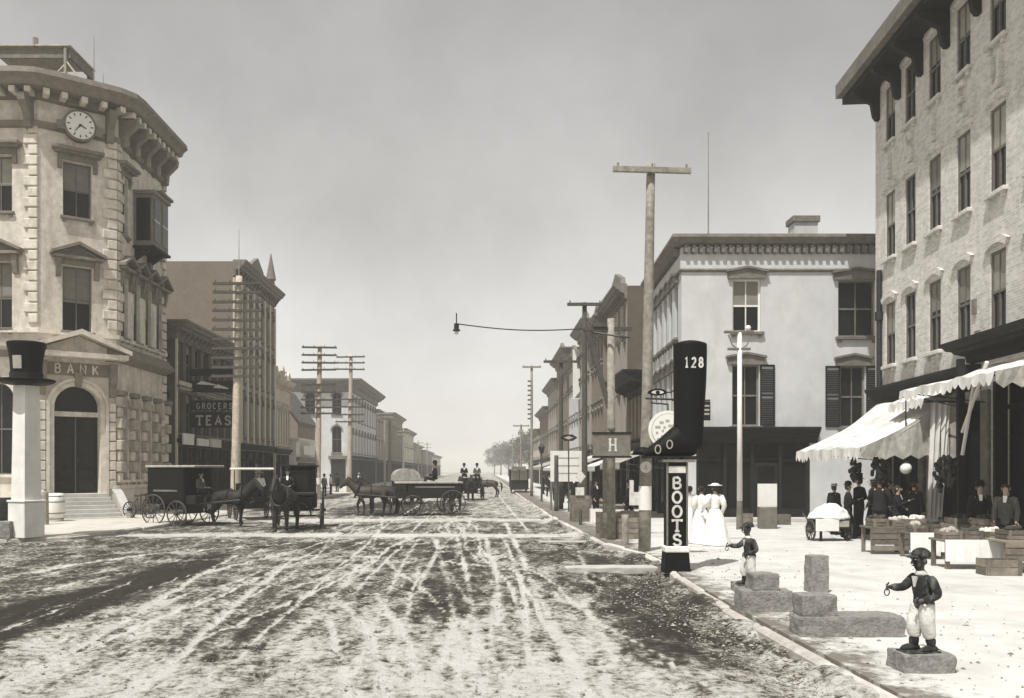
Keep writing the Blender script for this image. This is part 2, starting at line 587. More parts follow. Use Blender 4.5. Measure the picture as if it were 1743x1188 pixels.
def wall_mesh(L, z0, z1, ops, th=.3):
    """panel with real openings and reveals. ops: (u0,u1,za,zb,arch)"""
    us = sorted(set([0, L] + [o[0] for o in ops] + [o[1] for o in ops]))
    zs = sorted(set([z0, z1] + [o[2] for o in ops] + [o[3] for o in ops]))
    us = [u for u in us if -1e-6 <= u <= L + 1e-6]
    zs = [z for z in zs if z0 - 1e-6 <= z <= z1 + 1e-6]
    mb = MB()
    for i in range(len(us) - 1):
        for j in range(len(zs) - 1):
            uc, zc = (us[i] + us[i + 1]) / 2, (zs[j] + zs[j + 1]) / 2
            if any(o[0] < uc < o[1] and o[2] < zc < o[3] for o in ops):
                continue
            mb.add([(us[i], 0, zs[j]), (us[i + 1], 0, zs[j]), (us[i + 1], 0, zs[j + 1]), (us[i], 0, zs[j + 1])], [(0, 1, 2, 3)])
    for o in ops:
        a, b, c, d = o[:4]
        mb.add([(a, 0, c), (a, th, c), (a, th, d), (a, 0, d)], [(0, 1, 2, 3)])
        mb.add([(b, 0, c), (b, th, c), (b, th, d), (b, 0, d)], [(3, 2, 1, 0)])
        mb.add([(a, 0, c), (b, 0, c), (b, th, c), (a, th, c)], [(0, 1, 2, 3)])
        mb.add([(a, 0, d), (b, 0, d), (b, th, d), (a, th, d)], [(3, 2, 1, 0)])
        if len(o) > 4 and o[4]:
            r = (b - a) / 2
            cx = (a + b) / 2
            for sgn in (-1, 1):
                V = []
                N = 8
                for k in range(N + 1):
                    t = PI / 2 * k / N
                    V.append((cx + sgn * r * math.cos(t), 0, d - r + r * math.sin(t)))
                for k in range(N + 1):
                    t = PI / 2 * k / N
                    V.append((cx + sgn * r * math.cos(t), th * .8, d - r + r * math.sin(t)))
                V.append((cx + sgn * r, 0, d))
                F = []
                for k in range(N):
                    F.append((k, k + 1, 2 * N + 2))
                    F.append((k, k + 1, N + 1 + k + 1, N + 1 + k))
                mb.add(V, F)
    me = mb.mesh('wall', None, fix=False)
    return me


def wall(face, L, z0, z1, ops, m, th=.3, name='wall'):
    me = wall_mesh(L, z0, z1, ops, th)
    me.materials.append(m)
    return face.put(name, me)


def window(face, uc, z, w, h, inset=.2, mull=1, hood=None, sill=True, blind=0.0, arch=False, sash=None, trim=None, rail=True, simple=False):
    """window > frame bars are its own mesh; panes, sill, hood, blind are its children"""
    sash = sash or M['sash']
    trim = trim or M['trim2']
    fw = min(.07, w * .09)

    def fr():
        mb = MB()
        mb.box(-w / 2, -w / 2 + fw, -.03, .05, 0, h)
        mb.box(w / 2 - fw, w / 2, -.03, .05, 0, h)
        mb.box(-w / 2 + fw, w / 2 - fw, -.03, .05, 0, fw)
        mb.box(-w / 2 + fw, w / 2 - fw, -.03, .05, h - fw, h)
        if rail:
            mb.box(-w / 2 + fw, w / 2 - fw, -.025, .05, h / 2 - fw / 2, h / 2 + fw / 2)
        for i in range(mull):
            x = -w / 2 + w * (i + 1) / (mull + 1)
            b = fw * .3
            mb.box(x - b, x + b, -.02, .045, fw, h / 2 - fw / 2) if rail else mb.box(x - b, x + b, -.02, .045, fw, h - fw)
            if rail:
                mb.box(x - b, x + b, -.02, .045, h / 2 + fw / 2, h - fw)
        return mb.mesh('window', sash)
    o = face.put('window', shared(('win', w, h, mull, rail, sash.name), fr), uc, -inset, z)

    def pn(a, b, y):
        mb = MB()
        mb.box(-w / 2 + fw * .5, w / 2 - fw * .5, y, y + .012, a, b)
        return mb.mesh('pane', M['glass'])
    if rail and not simple:
        link('pane', shared(('pl', w, h), lambda: pn(fw, h / 2, .028)), o)
        link('pane', shared(('pu', w, h), lambda: pn(h / 2 + .001, h - fw, .014)), o)
    else:
        link('pane', shared(('p1', w, h), lambda: pn(fw, h - fw, .02)), o)
    if blind > 0:
        bz = h - fw - (h - 2 * fw) * blind
        link('blind', shared(('bl', w, h, blind), lambda: MB().box(-w / 2 + fw * .9, w / 2 - fw * .9, .002, .010, bz, h - fw * .9).mesh('blind', M['blind'])), o)
    if sill:
        def sl():
            mb = MB()
            mb.cbox(-w / 2 - .12, w / 2 + .12, -inset - .14, -.032, -.13, -.002, .015)
            if not simple:
                mb.box(-w / 2 - .02, -w / 2 + .12, -inset - .09, -inset + .02, -.26, -.131)
                mb.box(w / 2 - .12, w / 2 + .02, -inset - .09, -inset + .02, -.26, -.131)
            return mb.mesh('sill', trim)
        link('sill', shared(('sill', w, inset, trim.name, simple), sl), o)
    if hood:
        link('hood', shared(('hood', hood, w, h, inset, trim.name), lambda: hood_mesh(hood, w, h, inset, trim)), o)
    return o


def hood_mesh(kind, w, h, inset, m):
    mb = MB()
    y1 = -inset + .02
    a = w / 2
    if kind == 'flat':
        mb.box(-a - .12, a + .12, -inset - .10, y1, h + .02, h + .22)
        mb.cbox(-a - .22, a + .22, -inset - .26, y1, h + .221, h + .36, .02)
    elif kind == 'gable':      # shallow pointed lintel
        mb.prism([(-a - .2, y1, h + .0), (a + .2, y1, h + .0), (a + .2, y1, h + .26), (0, y1, h + .42), (-a - .2, y1, h + .26)], (0, -.16, 0))
        mb.prism([(-a - .27, y1, h + .262), (0, y1, h + .422), (a + .27, y1, h + .262), (a + .27, y1, h + .35), (0, y1, h + .51), (-a - .27, y1, h + .35)], (0, -.24, 0))
    elif kind == 'bracket':    # classical shelf on consoles
        mb.box(-a - .22, a + .22, -inset - .12, y1, h + .05, h + .30)
        mb.box(-a - .36, a + .36, -inset - .34, y1, h + .301, h + .40)
        mb.cbox(-a - .46, a + .46, -inset - .46, y1, h + .401, h + .56, .03)
        for s_ in (-1, 1):
            x = s_ * (a + .14)
            mb.prism([(x - .09, y1, h + .04), (x - .09, -inset - .16, h + .03), (x - .09, -inset - .08, h - .35), (x - .09, y1, h - .4)], (.18, 0, 0))
    elif kind == 'pediment':
        mb.box(-a - .20, a + .20, -inset - .10, y1, h + .04, h + .30)
        mb.box(-a - .44, a + .44, -inset - .36, y1, h + .301, h + .42)
        mb.prism([(-a - .36, y1, h + .421), (a + .36, y1, h + .421), (0, y1, h + .85)], (0, -.10, 0))
        for s_ in (-1, 1):
            mb.prism([(s_ * (a + .54), -inset - .44, h + .422), (0, -inset - .44, h + .92), (0, -inset - .44, h + 1.06), (s_ * (a + .54), -inset - .44, h + .55)], (0, .44 + .02, 0))
            x = s_ * (a + .18)
            mb.prism([(x - .11, y1, h + .29), (x - .11, -inset - .26, h + .28), (x - .11, -inset - .22, h - .05), (x - .11, -inset - .10, h - .5), (x - .11, y1, h - .55)], (.22, 0, 0))
    elif kind == 'arch':
        N = 12
        r0, r1 = a + .02, a + .2
        V, F = [], []
        for k in range(N + 1):
            t = PI * k / N
            for rr, y in ((r0, y1), (r1, y1), (r1, -inset - .12), (r0, -inset - .12)):
                V.append((rr * math.cos(t), y, h - a + rr * math.sin(t)))
        for k in range(N):
            for q in range(4):
                q2 = (q + 1) % 4
                F.append((k * 4 + q, k * 4 + q2, k * 4 + 4 + q2, k * 4 + 4 + q))
        F += [(0, 1, 2, 3), tuple(N * 4 + q for q in (3, 2, 1, 0))]
        mb.add(V, F)
        mb.prism([(-.08, y1, h + .0), (.08, y1, h + .0), (.12, y1, h + .32), (-.12, y1, h + .32)], (0, -.2, 0))
    elif kind == 'seg':        # segmental brick hood
        N = 8
        R_ = w * 1.15
        t0 = math.asin((a + .12) / R_)
        V, F = [], []
        for k in range(N + 1):
            t = -t0 + 2 * t0 * k / N
            for rr, y in ((R_, y1), (R_ + .2, y1), (R_ + .2, -inset - .10), (R_, -inset - .10)):
                V.append((rr * math.sin(t), y, h + .02 - R_ * math.cos(t0) + rr * math.cos(t)))
        for k in range(N):
            for q in range(4):
                q2 = (q + 1) % 4
                F.append((k * 4 + q, k * 4 + q2, k * 4 + 4 + q2, k * 4 + 4 + q))
        F += [(0, 1, 2, 3), tuple(N * 4 + q for q in (3, 2, 1, 0))]
        mb.add(V, F)
    return mb.mesh('hood', m)


def cornice_prof(z, d=.5, h=.6, k=1.0):
    """moulded cornice; z = top"""
    return [(0.0, z), (d, z), (d, z - .12 * h), (d * .86, z - .22 * h), (d * .8, z - .34 * h), (d * .62, z - .38 * h),
            (d * .55, z - .5 * h), (d * .22, z - .62 * h), (d * .18, z - .94 * h), (.0, z - h)]


def storefront(face, u0, u1, z1, m, glass=None, n=3, name='storefront', inset=.35, door=True):
    """recessed shop front: base part is the timber frame; panes, posts and a door are its children"""
    L = u1 - u0
    mb = MB()
    mb.box(0, L, inset, inset + .06, 0, z1)                     # backing boards
    mb.box(0.02, L - .02, inset - .10, inset - .001, 0, .55)      # stall riser
    mb.box(0.02, L - .02, inset - .06, inset - .001, z1 - .75, z1 - .62)
    o = face.part(name, mb, m, u0)
    k = max(2, n)
    for i in range(k + 1):
        x = .06 + (L - .12) * i / k
        link('post', shared(('post', z1, m.name, inset), lambda: MB().box(-.06, .06, .02, inset - .101, 0, z1).mesh('post', m)), o, (x, 0, 0))
    for i in range(k):
        x0 = .06 + (L - .12) * i / k + .09
        x1 = .06 + (L - .12) * (i + 1) / k - .09
        if door and i == k // 2:
            d = MB()
            d.box(0, x1 - x0, -.05, 0, .0, z1 - .8)
            d.box(.1, x1 - x0 - .1, -.07, -.051, .2, .9)
            dd = d.build('door', M['trim'], o, (x0, inset - .13, 0))
            MB().box(.14, x1 - x0 - .14, -.066, -.052, 1.05, z1 - .95).build('pane', glass or M['glass_d'], dd)
        else:
            MB().box(0, x1 - x0, -.03, 0, .58, z1 - .78).build('pane', glass or M['glass_d'], o, (x0, inset - .012, 0))
        MB().box(0, x1 - x0, -.03, 0, z1 - .6, z1 - .06).build('transom', glass or M['glass_d'], o, (x0, inset - .012, 0))
    return o


def shop_building(name, label, side, X, Y0, Y1, H, D=14, wallm=None, sidem=None, trimm=None, floors=(), nb=3, ww=.9, hood='flat',
                  corn=(.5, .7), store=3.3, brackets=True, storem=None, side_wins=None, simple=False, cat='building', blind=.45, group=None,
                  sash=None, band=True):
    """a street-row house with its camera-side wall, front wall, roof, cornice, windows and shop front"""
    root = thing(name, label, cat, (X, Y0, 0), 0, group)
    L = Y1 - Y0
    wallm = wallm or M['brick2']
    sidem = sidem or wallm
    trimm = trimm or M['trim2']
    if side == 'L':
        fr = Face(root, 0, 0, PI / 2)
        sd = Face(root, -D, 0, 0)
        path = [(-D, 0), (0, 0), (0, L)]
        fu = lambda y: y
    else:
        fr = Face(root, 0, L, -PI / 2)
        sd = Face(root, 0, 0, 0)
        path = [(0, L), (0, 0), (D, 0)]
        fu = lambda y: L - y
    ops, wins = [], []
    for (zs, hh, *rest) in floors:
        arch = hood == 'arch'
        n = rest[0] if rest else nb
        for i in range(n):
            uc = L * (i + .5) / n
            ops.append((uc - ww / 2, uc + ww / 2, zs, zs + hh, arch))
            wins.append((uc, zs, hh))
    if store:
        ops.append((.3, L - .3, 0.0, store))
    wall(fr, L, 0, H, ops, wallm)
    for uc, zs, hh in wins:
        window(fr, uc, zs, ww, hh, hood=hood, blind=blind if random.random() < .7 else 0, trim=trimm, simple=simple, rail=not simple, mull=0 if simple else 1, sash=sash)
    sops = []
    for (u, z, w, h) in (side_wins or []):
        sops.append((u - w / 2, u + w / 2, z, z + h, hood == 'arch'))
    wall(sd, D, 0, H, sops, sidem, name='side_wall')
    for (u, z, w, h) in (side_wins or []):
        window(sd, u, z, w, h, hood=hood, blind=blind, trim=trimm, simple=simple, sash=sash)
    xs = (-D, 0) if side == 'L' else (0, D)
    MB().box(xs[0], xs[1], .31, L, H - .14, H - .04).build('roof', M['roof'], root)
    MB().box(xs[0], xs[1], L - .02, L, 0, H).build('rear_wall', sidem, root)
    d, h = corn
    p2 = path if sd and sidem is wallm else (path[1:] if side == 'L' else path[:2])
    MB().sweep(cornice_prof(H + .12, d, h), p2).build('cornice', trimm, root)
    if brackets and not simple:
        n = max(4, int(L / .7))
        def bk():
            return MB().prism([(-.06, 0, 0), (-.06, -d * .55, 0), (-.06, -d * .5, -.16), (-.06, -.1, -h * .55), (-.06, 0, -h * .6)], (.12, 0, 0)).mesh('bracket', trimm)
        for i in range(n):
            fr.put('bracket', shared(('bk', d, h, trimm.name), bk), L * (i + .5) / n, .004, H + .12 - h * .5)
    if store:
        storefront(fr, .3, L - .3, store, storem or M['trim'], n=max(2, int(L / 1.8)))
        if band:
            MB().sweep(cornice_prof(store + .45, .28, .42), [fr.at(0)[:2], fr.at(L)[:2]]).build('shop_cornice', storem or M['trim'], root)
    return root, fr, sd

# ================================================================ GROUND
rng = np.random.default_rng(5)


def vnoise(x, y, sc, seed):
    r = np.random.default_rng(seed)
    N = 256
    g = r.random((N, N))
    u, v = x * sc, y * sc
    i, j = np.floor(u).astype(int), np.floor(v).astype(int)
    fu, fv = u - i, v - j
    fu = fu * fu * (3 - 2 * fu)
    fv = fv * fv * (3 - 2 * fv)
    a, b = g[i % N, j % N], g[(i + 1) % N, j % N]
    c, d = g[i % N, (j + 1) % N], g[(i + 1) % N, (j + 1) % N]
    return (a * (1 - fu) + b * fu) * (1 - fv) + (c * (1 - fu) + d * fu) * fv


def fbm(x, y, sc, seed, octv=4):
    t, amp, nrm = 0, 1, 0
    for k in range(octv):
        t = t + amp * vnoise(x + 13.7 * k, y - 7.1 * k, sc * 2 ** k, seed + k)
        nrm += amp
        amp *= .55
    return t / nrm


def sm(a, b, x):
    t = np.clip((x - a) / (b - a), 0, 1)
    return t * t * (3 - 2 * t)


def band(x, c, hw, soft):
    return 1 - sm(hw - soft, hw + soft, np.abs(x - c))


KERB_R = [(3.7, 1), (3.7, 8), (3.66, 12), (3.7, 17), (4.0, 20.2), (3.95, 22.5), (3.4, 25), (3.2, 30), (3.0, 38), (2.85, 60), (2.8, 420)]
KERB_L = [(-60, 26.6), (-17.5, 26.8), (-14.6, 27.0), (-13.2, 28.0), (-12.6, 30), (-12.4, 34), (-12.4, 60), (-12.4, 420)]


def kx(path, y):
    ys = np.array([p[1] for p in path])
    xs = np.array([p[0] for p in path])
    return np.interp(y, ys, xs)


TRK = [
    [(590, 1188), (575, 1110), (560, 1060), (548, 1030)],
    [(716, 1188), (705, 1120), (690, 1085), (660, 1040), (640, 1012)],
    [(843, 1060), (848, 1010), (845, 975), (832, 935), (826, 912)],
    [(395, 1130), (470, 1060), (530, 1005), (600, 945), (640, 915)],
    [(270, 1160), (340, 1080), (420, 1010), (500, 950)],
    [(460, 1120), (540, 1040), (600, 985), (660, 935), (700, 912)],
    [(0, 1075), (120, 1030), (240, 985), (340, 945)],
    [(0, 1168), (150, 1090), (300, 1004), (400, 945)],
    [(735, 1150), (775, 1080), (770, 1010), (750, 950), (740, 915)],
    [(600, 1010), (650, 960), (690, 925)],
    [(300, 955), (500, 943), (700, 950), (850, 965)],
    [(560, 1035), (590, 985), (610, 960)],
    [(900, 1080), (890, 1000), (870, 940), (850, 905)],
    [(800, 1188), (812, 1120), (806, 1040), (790, 960), (775, 905)],
    [(0, 985), (140, 958), (330, 935), (520, 925)],
    [(0, 1020), (160, 985), (320, 950)],
    [(655, 1188), (640, 1100), (600, 1040), (560, 1010)],
    [(1000, 1188), (950, 1080), (905, 990), (880, 930), (860, 890)],
    [(700, 905), (740, 870), (770, 845), (800, 822)],
    [(900, 905), (870, 870), (850, 845), (838, 822)],
    [(640, 905), (700, 868), (745, 840), (790, 818)],
]


def seg_dist(x, y, pl):
    d = np.full(x.shape, 1e9)
    for (ax, ay), (bx, by) in zip(pl[:-1], pl[1:]):
        vx, vy = bx - ax, by - ay
        t = np.clip(((x - ax) * vx + (y - ay) * vy) / (vx * vx + vy * vy), 0, 1)
        d = np.minimum(d, np.hypot(x - ax - t * vx, y - ay - t * vy))
    return d


def smooth_pl(pl):
    for _ in range(2):
        q = [pl[0]]
        for a, b in zip(pl[:-1], pl[1:]):
            q += [(a[0] * .75 + b[0] * .25, a[1] * .75 + b[1] * .25), (a[0] * .25 + b[0] * .75, a[1] * .25 + b[1] * .75)]
        q.append(pl[-1])
        pl = q
    return pl


def make_road():
    xs = np.concatenate([np.arange(-70, -17, 1.0), np.arange(-17, -8.5, .12), np.arange(-8.5, 5.2, .055)])
    ys = [2.5]
    while ys[-1] < 430:
        ys.append(ys[-1] * 1.0068)
    ys = np.array(ys)
    Xg, Yg = np.meshgrid(xs, ys)
    x, y = Xg.ravel(), Yg.ravel()
    # ground moisture: dry dust against damp, churned earth
    wob = (fbm(x, y, .35, 3) - .5) * 2.2
    damp = np.zeros_like(x)
    mxm = lambda v: np.maximum(damp, v)
    damp = mxm(.95 * band(x + wob * .35 + .03 * (y - 15), -6.75, .75, .5) * (1 - sm(22, 26, y)))
    damp = mxm(.62 * band(x + wob * .5, -.75, .95, .6) * sm(11.5, 14, y) * (1 - sm(26, 30, y)))
    damp = mxm(.60 * band(y + wob, 25.6, 1.2, .9) * band(x, -3.5, 4.2, 1.5))
    damp = mxm(.72 * sm(40, 44, y + wob) * (1 - sm(58, 70, y)) * band(x + wob, -4.5, 4.0, 2.5))
    damp = mxm(.62 * band(x + wob * .5, kx(KERB_R, y) - 1.1, 1.1, .7) * sm(8.5, 11, y) * (1 - sm(22, 26, y)))
    damp = mxm(.50 * band(x + wob * .6, -3.6, .9, .6) * sm(9, 11, y) * (1 - sm(16, 20, y)))
    damp = mxm(.44 * (1 - sm(-8.4, -7.4, x)) * sm(10, 13, y) * (1 - sm(24, 27, y)) * (.5 + fbm(x, y, .5, 31)))
    damp = mxm(.44 * sm(11, 16, y) * (1 - sm(34, 60, y)))
    damp = mxm(.20 + .10 * sm(9.5, 13, y))
    churn = fbm(x, y, 1.6, 40, 4)
    damp = damp * (.55 + .9 * churn)
    crossing = np.maximum(band(y, 29.7, .9, .6), band(y, 38.6, 1.1, .8))
    damp *= 1 - .75 * crossing * band(x, -4.5, 9, 2)
    # wheel tracks
    rut = np.zeros_like(x)
    for i, pl in enumerate(TRK):
        w = smooth_pl([gp(*p) for p in pl])
        d = seg_dist(x, y, w)
        wd = .032 + .016 * (i % 3)
        brk = .35 + .65 * sm(.38, .55, fbm(x * .6 + i * 3, y * .25, 1, 120 + i, 3))
        d = d + (fbm(x, y, 2.2, 160 + i, 2) - .5) * .025
        rut = np.maximum(rut, brk * np.exp(-(d / wd) ** 2))
        d2 = seg_dist(x - 1.42, y, w)
        if i in (3, 5, 7, 11):
            rut = np.maximum(rut, .6 * brk * np.exp(-(d2 / wd) ** 2))
    # long faint parallel ruts made by the traffic
    for k in range(5):
        xc = -7.1 + k * 2.05 + (fbm(y * .13 + k * 9, y * 0 + k, 1.0, 70 + k, 3) - .5) * 4.2
        rut = np.maximum(rut, .40 * np.exp(-((x - xc) / .055) ** 2) * (.35 + .65 * (fbm(x * .3, y * .1, 1, 90 + k, 2) > .5)))
    rr_ = np.random.default_rng(77)
    for k in range(19):      # long sweeping tracks left by single wheels
        x0, x1 = rr_.uniform(-7.5, 2.2), rr_.uniform(-6.5, 1.6)
        y0, y1 = rr_.uniform(4, 10), rr_.uniform(30, 75)
        bend, ph = rr_.normal(0, .9), rr_.uniform(0, 6.28)
        tt = np.clip((y - y0) / (y1 - y0), 0, 1)
        xc = x0 + (x1 - x0) * tt + bend * np.sin(PI * tt) + .16 * np.sin(y * .33 + ph) + .03 * np.sin(y * 1.1 + ph)
        wdt = rr_.uniform(.018, .036)
        on = (y > y0) & (y < y1)
        bk = .3 + .7 * sm(.36, .52, fbm(x * .3 + k, y * .16, 1, 300 + k, 2))
        rut = np.maximum(rut, on * bk * rr_.uniform(.55, .95) * np.exp(-((x - xc) / wdt) ** 2))
    damp = np.clip(damp * (1 - .85 * rut), 0, 1)
    lip = np.clip(rut * (1 - rut) * 4, 0, 1)
    z = .022 * lip + (fbm(x, y, .45, 11, 3) - .5) * .10 + (churn - .5) * .075 + (fbm(x, y, 4.5, 23, 3) - .5) * .055 - .045 * rut
    z *= np.where(y > 60, .5, 1)
    pit = vnoise(x, y, 5.0, 201)
    z -= .035 * sm(.72, .86, pit) * (y < 34)
    damp = np.clip(damp + .25 * sm(.72, .86, pit) * (y < 34), 0, 1)
    # gutter hollow along the right kerb, with two deeper puddle holes
    kr = kx(KERB_R, y)
    z -= .09 * np.exp(-((x - kr + .45) / .45) ** 2) * (y < 60)
    for (hx, hy, rx, ry, dp) in ((2.95, 17.9, .85, .38, .22), (2.35, 25.2, .55, .6, .18), (-12.6, 26.1, 1.5, .35, .14)):
        e = np.exp(-(((x - hx) / rx) ** 2 + ((y - hy) / ry) ** 2) ** 2)
        z -= dp * e
        damp = np.maximum(damp, .9 * e)
    # earth stays under the paved corners
    inL = (x < -12.9) & (y > 27.4) & ((x < -14) | (y > 30))
    berm = np.exp(-((x - kr + .02) / .28) ** 2) * np.clip(fbm(x, y, .9, 55, 3) * 2.6 - .75, 0, 1)
    z = z + .14 * berm * (y < 60)
    inR = (x > kr + .25)
    z = np.where(inL | inR, -.06, z)
    nx, ny = len(xs), len(ys)
    V = np.stack([x, y, z], 1)
    idx = np.arange(nx * ny).reshape(ny, nx)
    Fq = np.stack([idx[:-1, :-1], idx[:-1, 1:], idx[1:, 1:], idx[1:, :-1]], -1).reshape(-1, 4)
    me = bpy.data.meshes.new('road')
    me.vertices.add(len(V))
    me.vertices.foreach_set('co', V.ravel())
    me.loops.add(Fq.size)
    me.loops.foreach_set('vertex_index', Fq.ravel())
    me.polygons.add(len(Fq))
    me.polygons.foreach_set('loop_start', np.arange(0, Fq.size, 4))
    me.polygons.foreach_set('use_smooth', np.ones(len(Fq), bool))
    me.update()
    at = me.attributes.new('damp', 'FLOAT', 'POINT')
    at.data.foreach_set('value', damp.astype(np.float32))
    at = me.attributes.new('rut', 'FLOAT', 'POINT')
    at.data.foreach_set('value', rut.astype(np.float32))
    m = bpy.data.materials.new('rutted_earth')
    m.use_nodes = True
    n, l = m.node_tree.nodes, m.node_tree.links
    b = n['Principled BSDF']
    b.inputs['Roughness'].default_value = .95
    b.inputs['Specular IOR Level'].default_value = .12
    A = n.new('ShaderNodeAttribute')
    A.attribute_name = 'damp'
    geo = n.new('ShaderNodeNewGeometry')

    def nz(sc, det, rough=.6, scl=None):
        t = n.new('ShaderNodeTexNoise')
        t.inputs['Scale'].default_value = sc
        t.inputs['Detail'].default_value = det
        t.inputs['Roughness'].default_value = rough
        if scl:
            mp = n.new('ShaderNodeMapping')
            mp.inputs['Scale'].default_value = scl
            l.new(geo.outputs['Position'], mp.inputs['Vector'])
            l.new(mp.outputs[0], t.inputs['Vector'])
        else:
            l.new(geo.outputs['Position'], t.inputs['Vector'])
        return t

    def math_(op, a, b_):
        q = n.new('ShaderNodeMath')
        q.operation = op
        for i, s_ in enumerate((a, b_)):
            if isinstance(s_, (int, float)):
                q.inputs[i].default_value = s_
            else:
                l.new(s_, q.inputs[i])
        return q.outputs[0]
    fine = nz(9.0, 8, .72)
    mid = nz(2.6, 7, .68, (1.0, .30, 1.0))
    big = nz(.55, 5, .6, (1.0, .45, 1.0))
    # dampness + clods -> contrasty patches
    t = math_('ADD', math_('MULTIPLY', A.outputs['Fac'], 1.15), math_('MULTIPLY', math_('SUBTRACT', fine.outputs['Fac'], .5), 2.1))
    t = math_('ADD', t, math_('MULTIPLY', math_('SUBTRACT', mid.outputs['Fac'], .5), 1.5))
    t = math_('ADD', t, math_('MULTIPLY', math_('SUBTRACT', big.outputs['Fac'], .5), .8))
    A2 = n.new('ShaderNodeAttribute')
    A2.attribute_name = 'rut'
    t = math_('SUBTRACT', t, math_('MULTIPLY', A2.outputs['Fac'], .36))
    rp = n.new('ShaderNodeValToRGB')
    e = rp.color_ramp.elements
    e[0].position, e[0].color = .08, (.52, .505, .47, 1)
    e[1].position, e[1].color = .86, (.038, .034, .028, 1)
    q = e.new(.34)
    q.color = (.33, .31, .27, 1)
    q = e.new(.54)
    q.color = (.10, .09, .075, 1)
    l.new(t, rp.inputs['Fac'])
    l.new(rp.outputs[0], b.inputs['Base Color'])
    bp = n.new('ShaderNodeBump')
    bp.inputs['Strength'].default_value = .9
    bp.inputs['Distance'].default_value = .06
    hgt = nz(14.0, 6, .7)
    l.new(math_('ADD', hgt.outputs['Fac'], math_('MULTIPLY', mid.outputs['Fac'], .8)), bp.inputs['Height'])
    l.new(bp.outputs[0], b.inputs['Normal'])
    me.materials.append(m)
    return link('road', me, kind='structure', label='pale rutted dirt street with dark damp strips and wheel tracks')


make_road()
MB().add([(-1200, -40, -.35), (1200, -40, -.35), (1200, 1500, -.35), (-1200, 1500, -.35)], [(0, 1, 2, 3)]).build(
    'ground', mat('far_earth', (.26, .25, .21), .95, .3, .05), kind='structure', label='open earth reaching to the horizon')


def slab(name, kerb, far_x, label):
    """raised pavement behind a kerb line"""
    pts = [p for p in kerb]
    mb = MB()
    poly = [(p[0] + (.2 if far_x > 0 else -.2), p[1], .105) for p in pts]
    V, F = [], []
    return poly


def kerb_and_pavement(name, kerb, sign, outer, m, label):
    # pavement sheet
    if sign > 0:
        poly = [(p[0] + .17, p[1]) for p in kerb] + [(outer, kerb[-1][1]), (outer, kerb[0][1])]
    else:
        poly = [(kerb[0][0], kerb[0][1] + .17), (kerb[1][0], kerb[1][1] + .17), (kerb[2][0] - .03, kerb[2][1] + .17), (kerb[3][0] - .12, kerb[3][1] + .12)] + \
               [(p[0] - .17, p[1]) for p in kerb[4:]] + [(outer, kerb[-1][1])]
    mb = MB()
    mb.prism([(p[0], p[1], -.2) for p in poly], (0, 0, .31))
    root = mb.build(name, m, kind='structure', label=label)
    # kerb stones, each a piece of its own
    pts = [Vector(p) for p in kerb]
    seg = []
    for a, b in zip(pts[:-1], pts[1:]):
        d = (b - a)
        L = d.length
        if b.y > 80 or a.x < -35:
            seg.append((a, b))
            continue
        n = max(1, round(L / 1.7))
        cuts = [0] + [min(1, max(0, (i + random.uniform(-.18, .18)) / n)) for i in range(1, n)] + [1]
        for c0, c1 in zip(cuts[:-1], cuts[1:]):
            seg.append((a + d * c0, a + d * c1))
    for a, b in seg:
        d = b - a
        L = d.length
        mb = MB()
        hgt = .115 + random.uniform(-.045, .025)
        mb.cbox(.012, L - .012, random.uniform(-.03, .02), .165, -.2, hgt, random.uniform(.02, .045))
        ang = math.atan2(d.y, d.x)
        if sign > 0:
            M_ = (a.x + .165, a.y)
            o = mb.build('kerb_stone', M['kerb'], root, (a.x, a.y, 0), ang)
            o.location = (a.x - math.sin(ang) * -.0, a.y, 0)
            o.data.transform(Matrix.Translation((0, -.165, 0)))
        else:
            o = mb.build('kerb_stone', M['kerb'], root, (a.x, a.y, 0), ang)
        o.rotation_euler.x = random.uniform(-.04, .04)
        o.rotation_euler.y = random.uniform(-.012, .012)
    return root


M['pave_r'] = mat('trodden_pavement', (.54, .525, .495), .95, .09, 2.0, .2, 18, stain=.6, stain_col=(.33, .31, .28), stain_scale=.8)
M['pave_l'] = mat('flag_pavement', (.52, .49, .43), .95, .14, 2.0, .2, 18, stain=.4, stain_col=(.28, .25, .20), stain_scale=.6)
PAVE_R = kerb_and_pavement('pavement_right', KERB_R, 1, 60, M['pave_r'], 'broad pale pavement in front of the shops on the right')
PAVE_L = kerb_and_pavement('pavement_left', KERB_L, -1, -60, M['pave_l'], 'pale pavement round the bank corner on the left')


def crosswalk(Y, x0, x1, label):
    root = None
    x = x0
    k = 0
    base = MB().box(x0, x1, Y - .62, Y + .62, -.12, -.035)
    root = base.build('crosswalk', M['flag'], kind='structure', label=label)
    while x < x1 - .3:
        L = min(random.uniform(1.0, 1.7), x1 - x)
        for r in (-1, 1):
            zt = .012 + random.uniform(-.022, .018)
            MB().cbox(x + .012, x + L - .012, Y + (-.6 if r < 0 else .01), Y + (-.01 if r < 0 else .6), -.034, zt, .015).build('flagstone', M['flag'], root)
        x += L
    return root


crosswalk(29.7, -12.2, 3.0, 'worn flagstone crossing in front of the black carriage')
crosswalk(38.8, -12.0, 2.8, 'far flagstone crossing under the wagons')

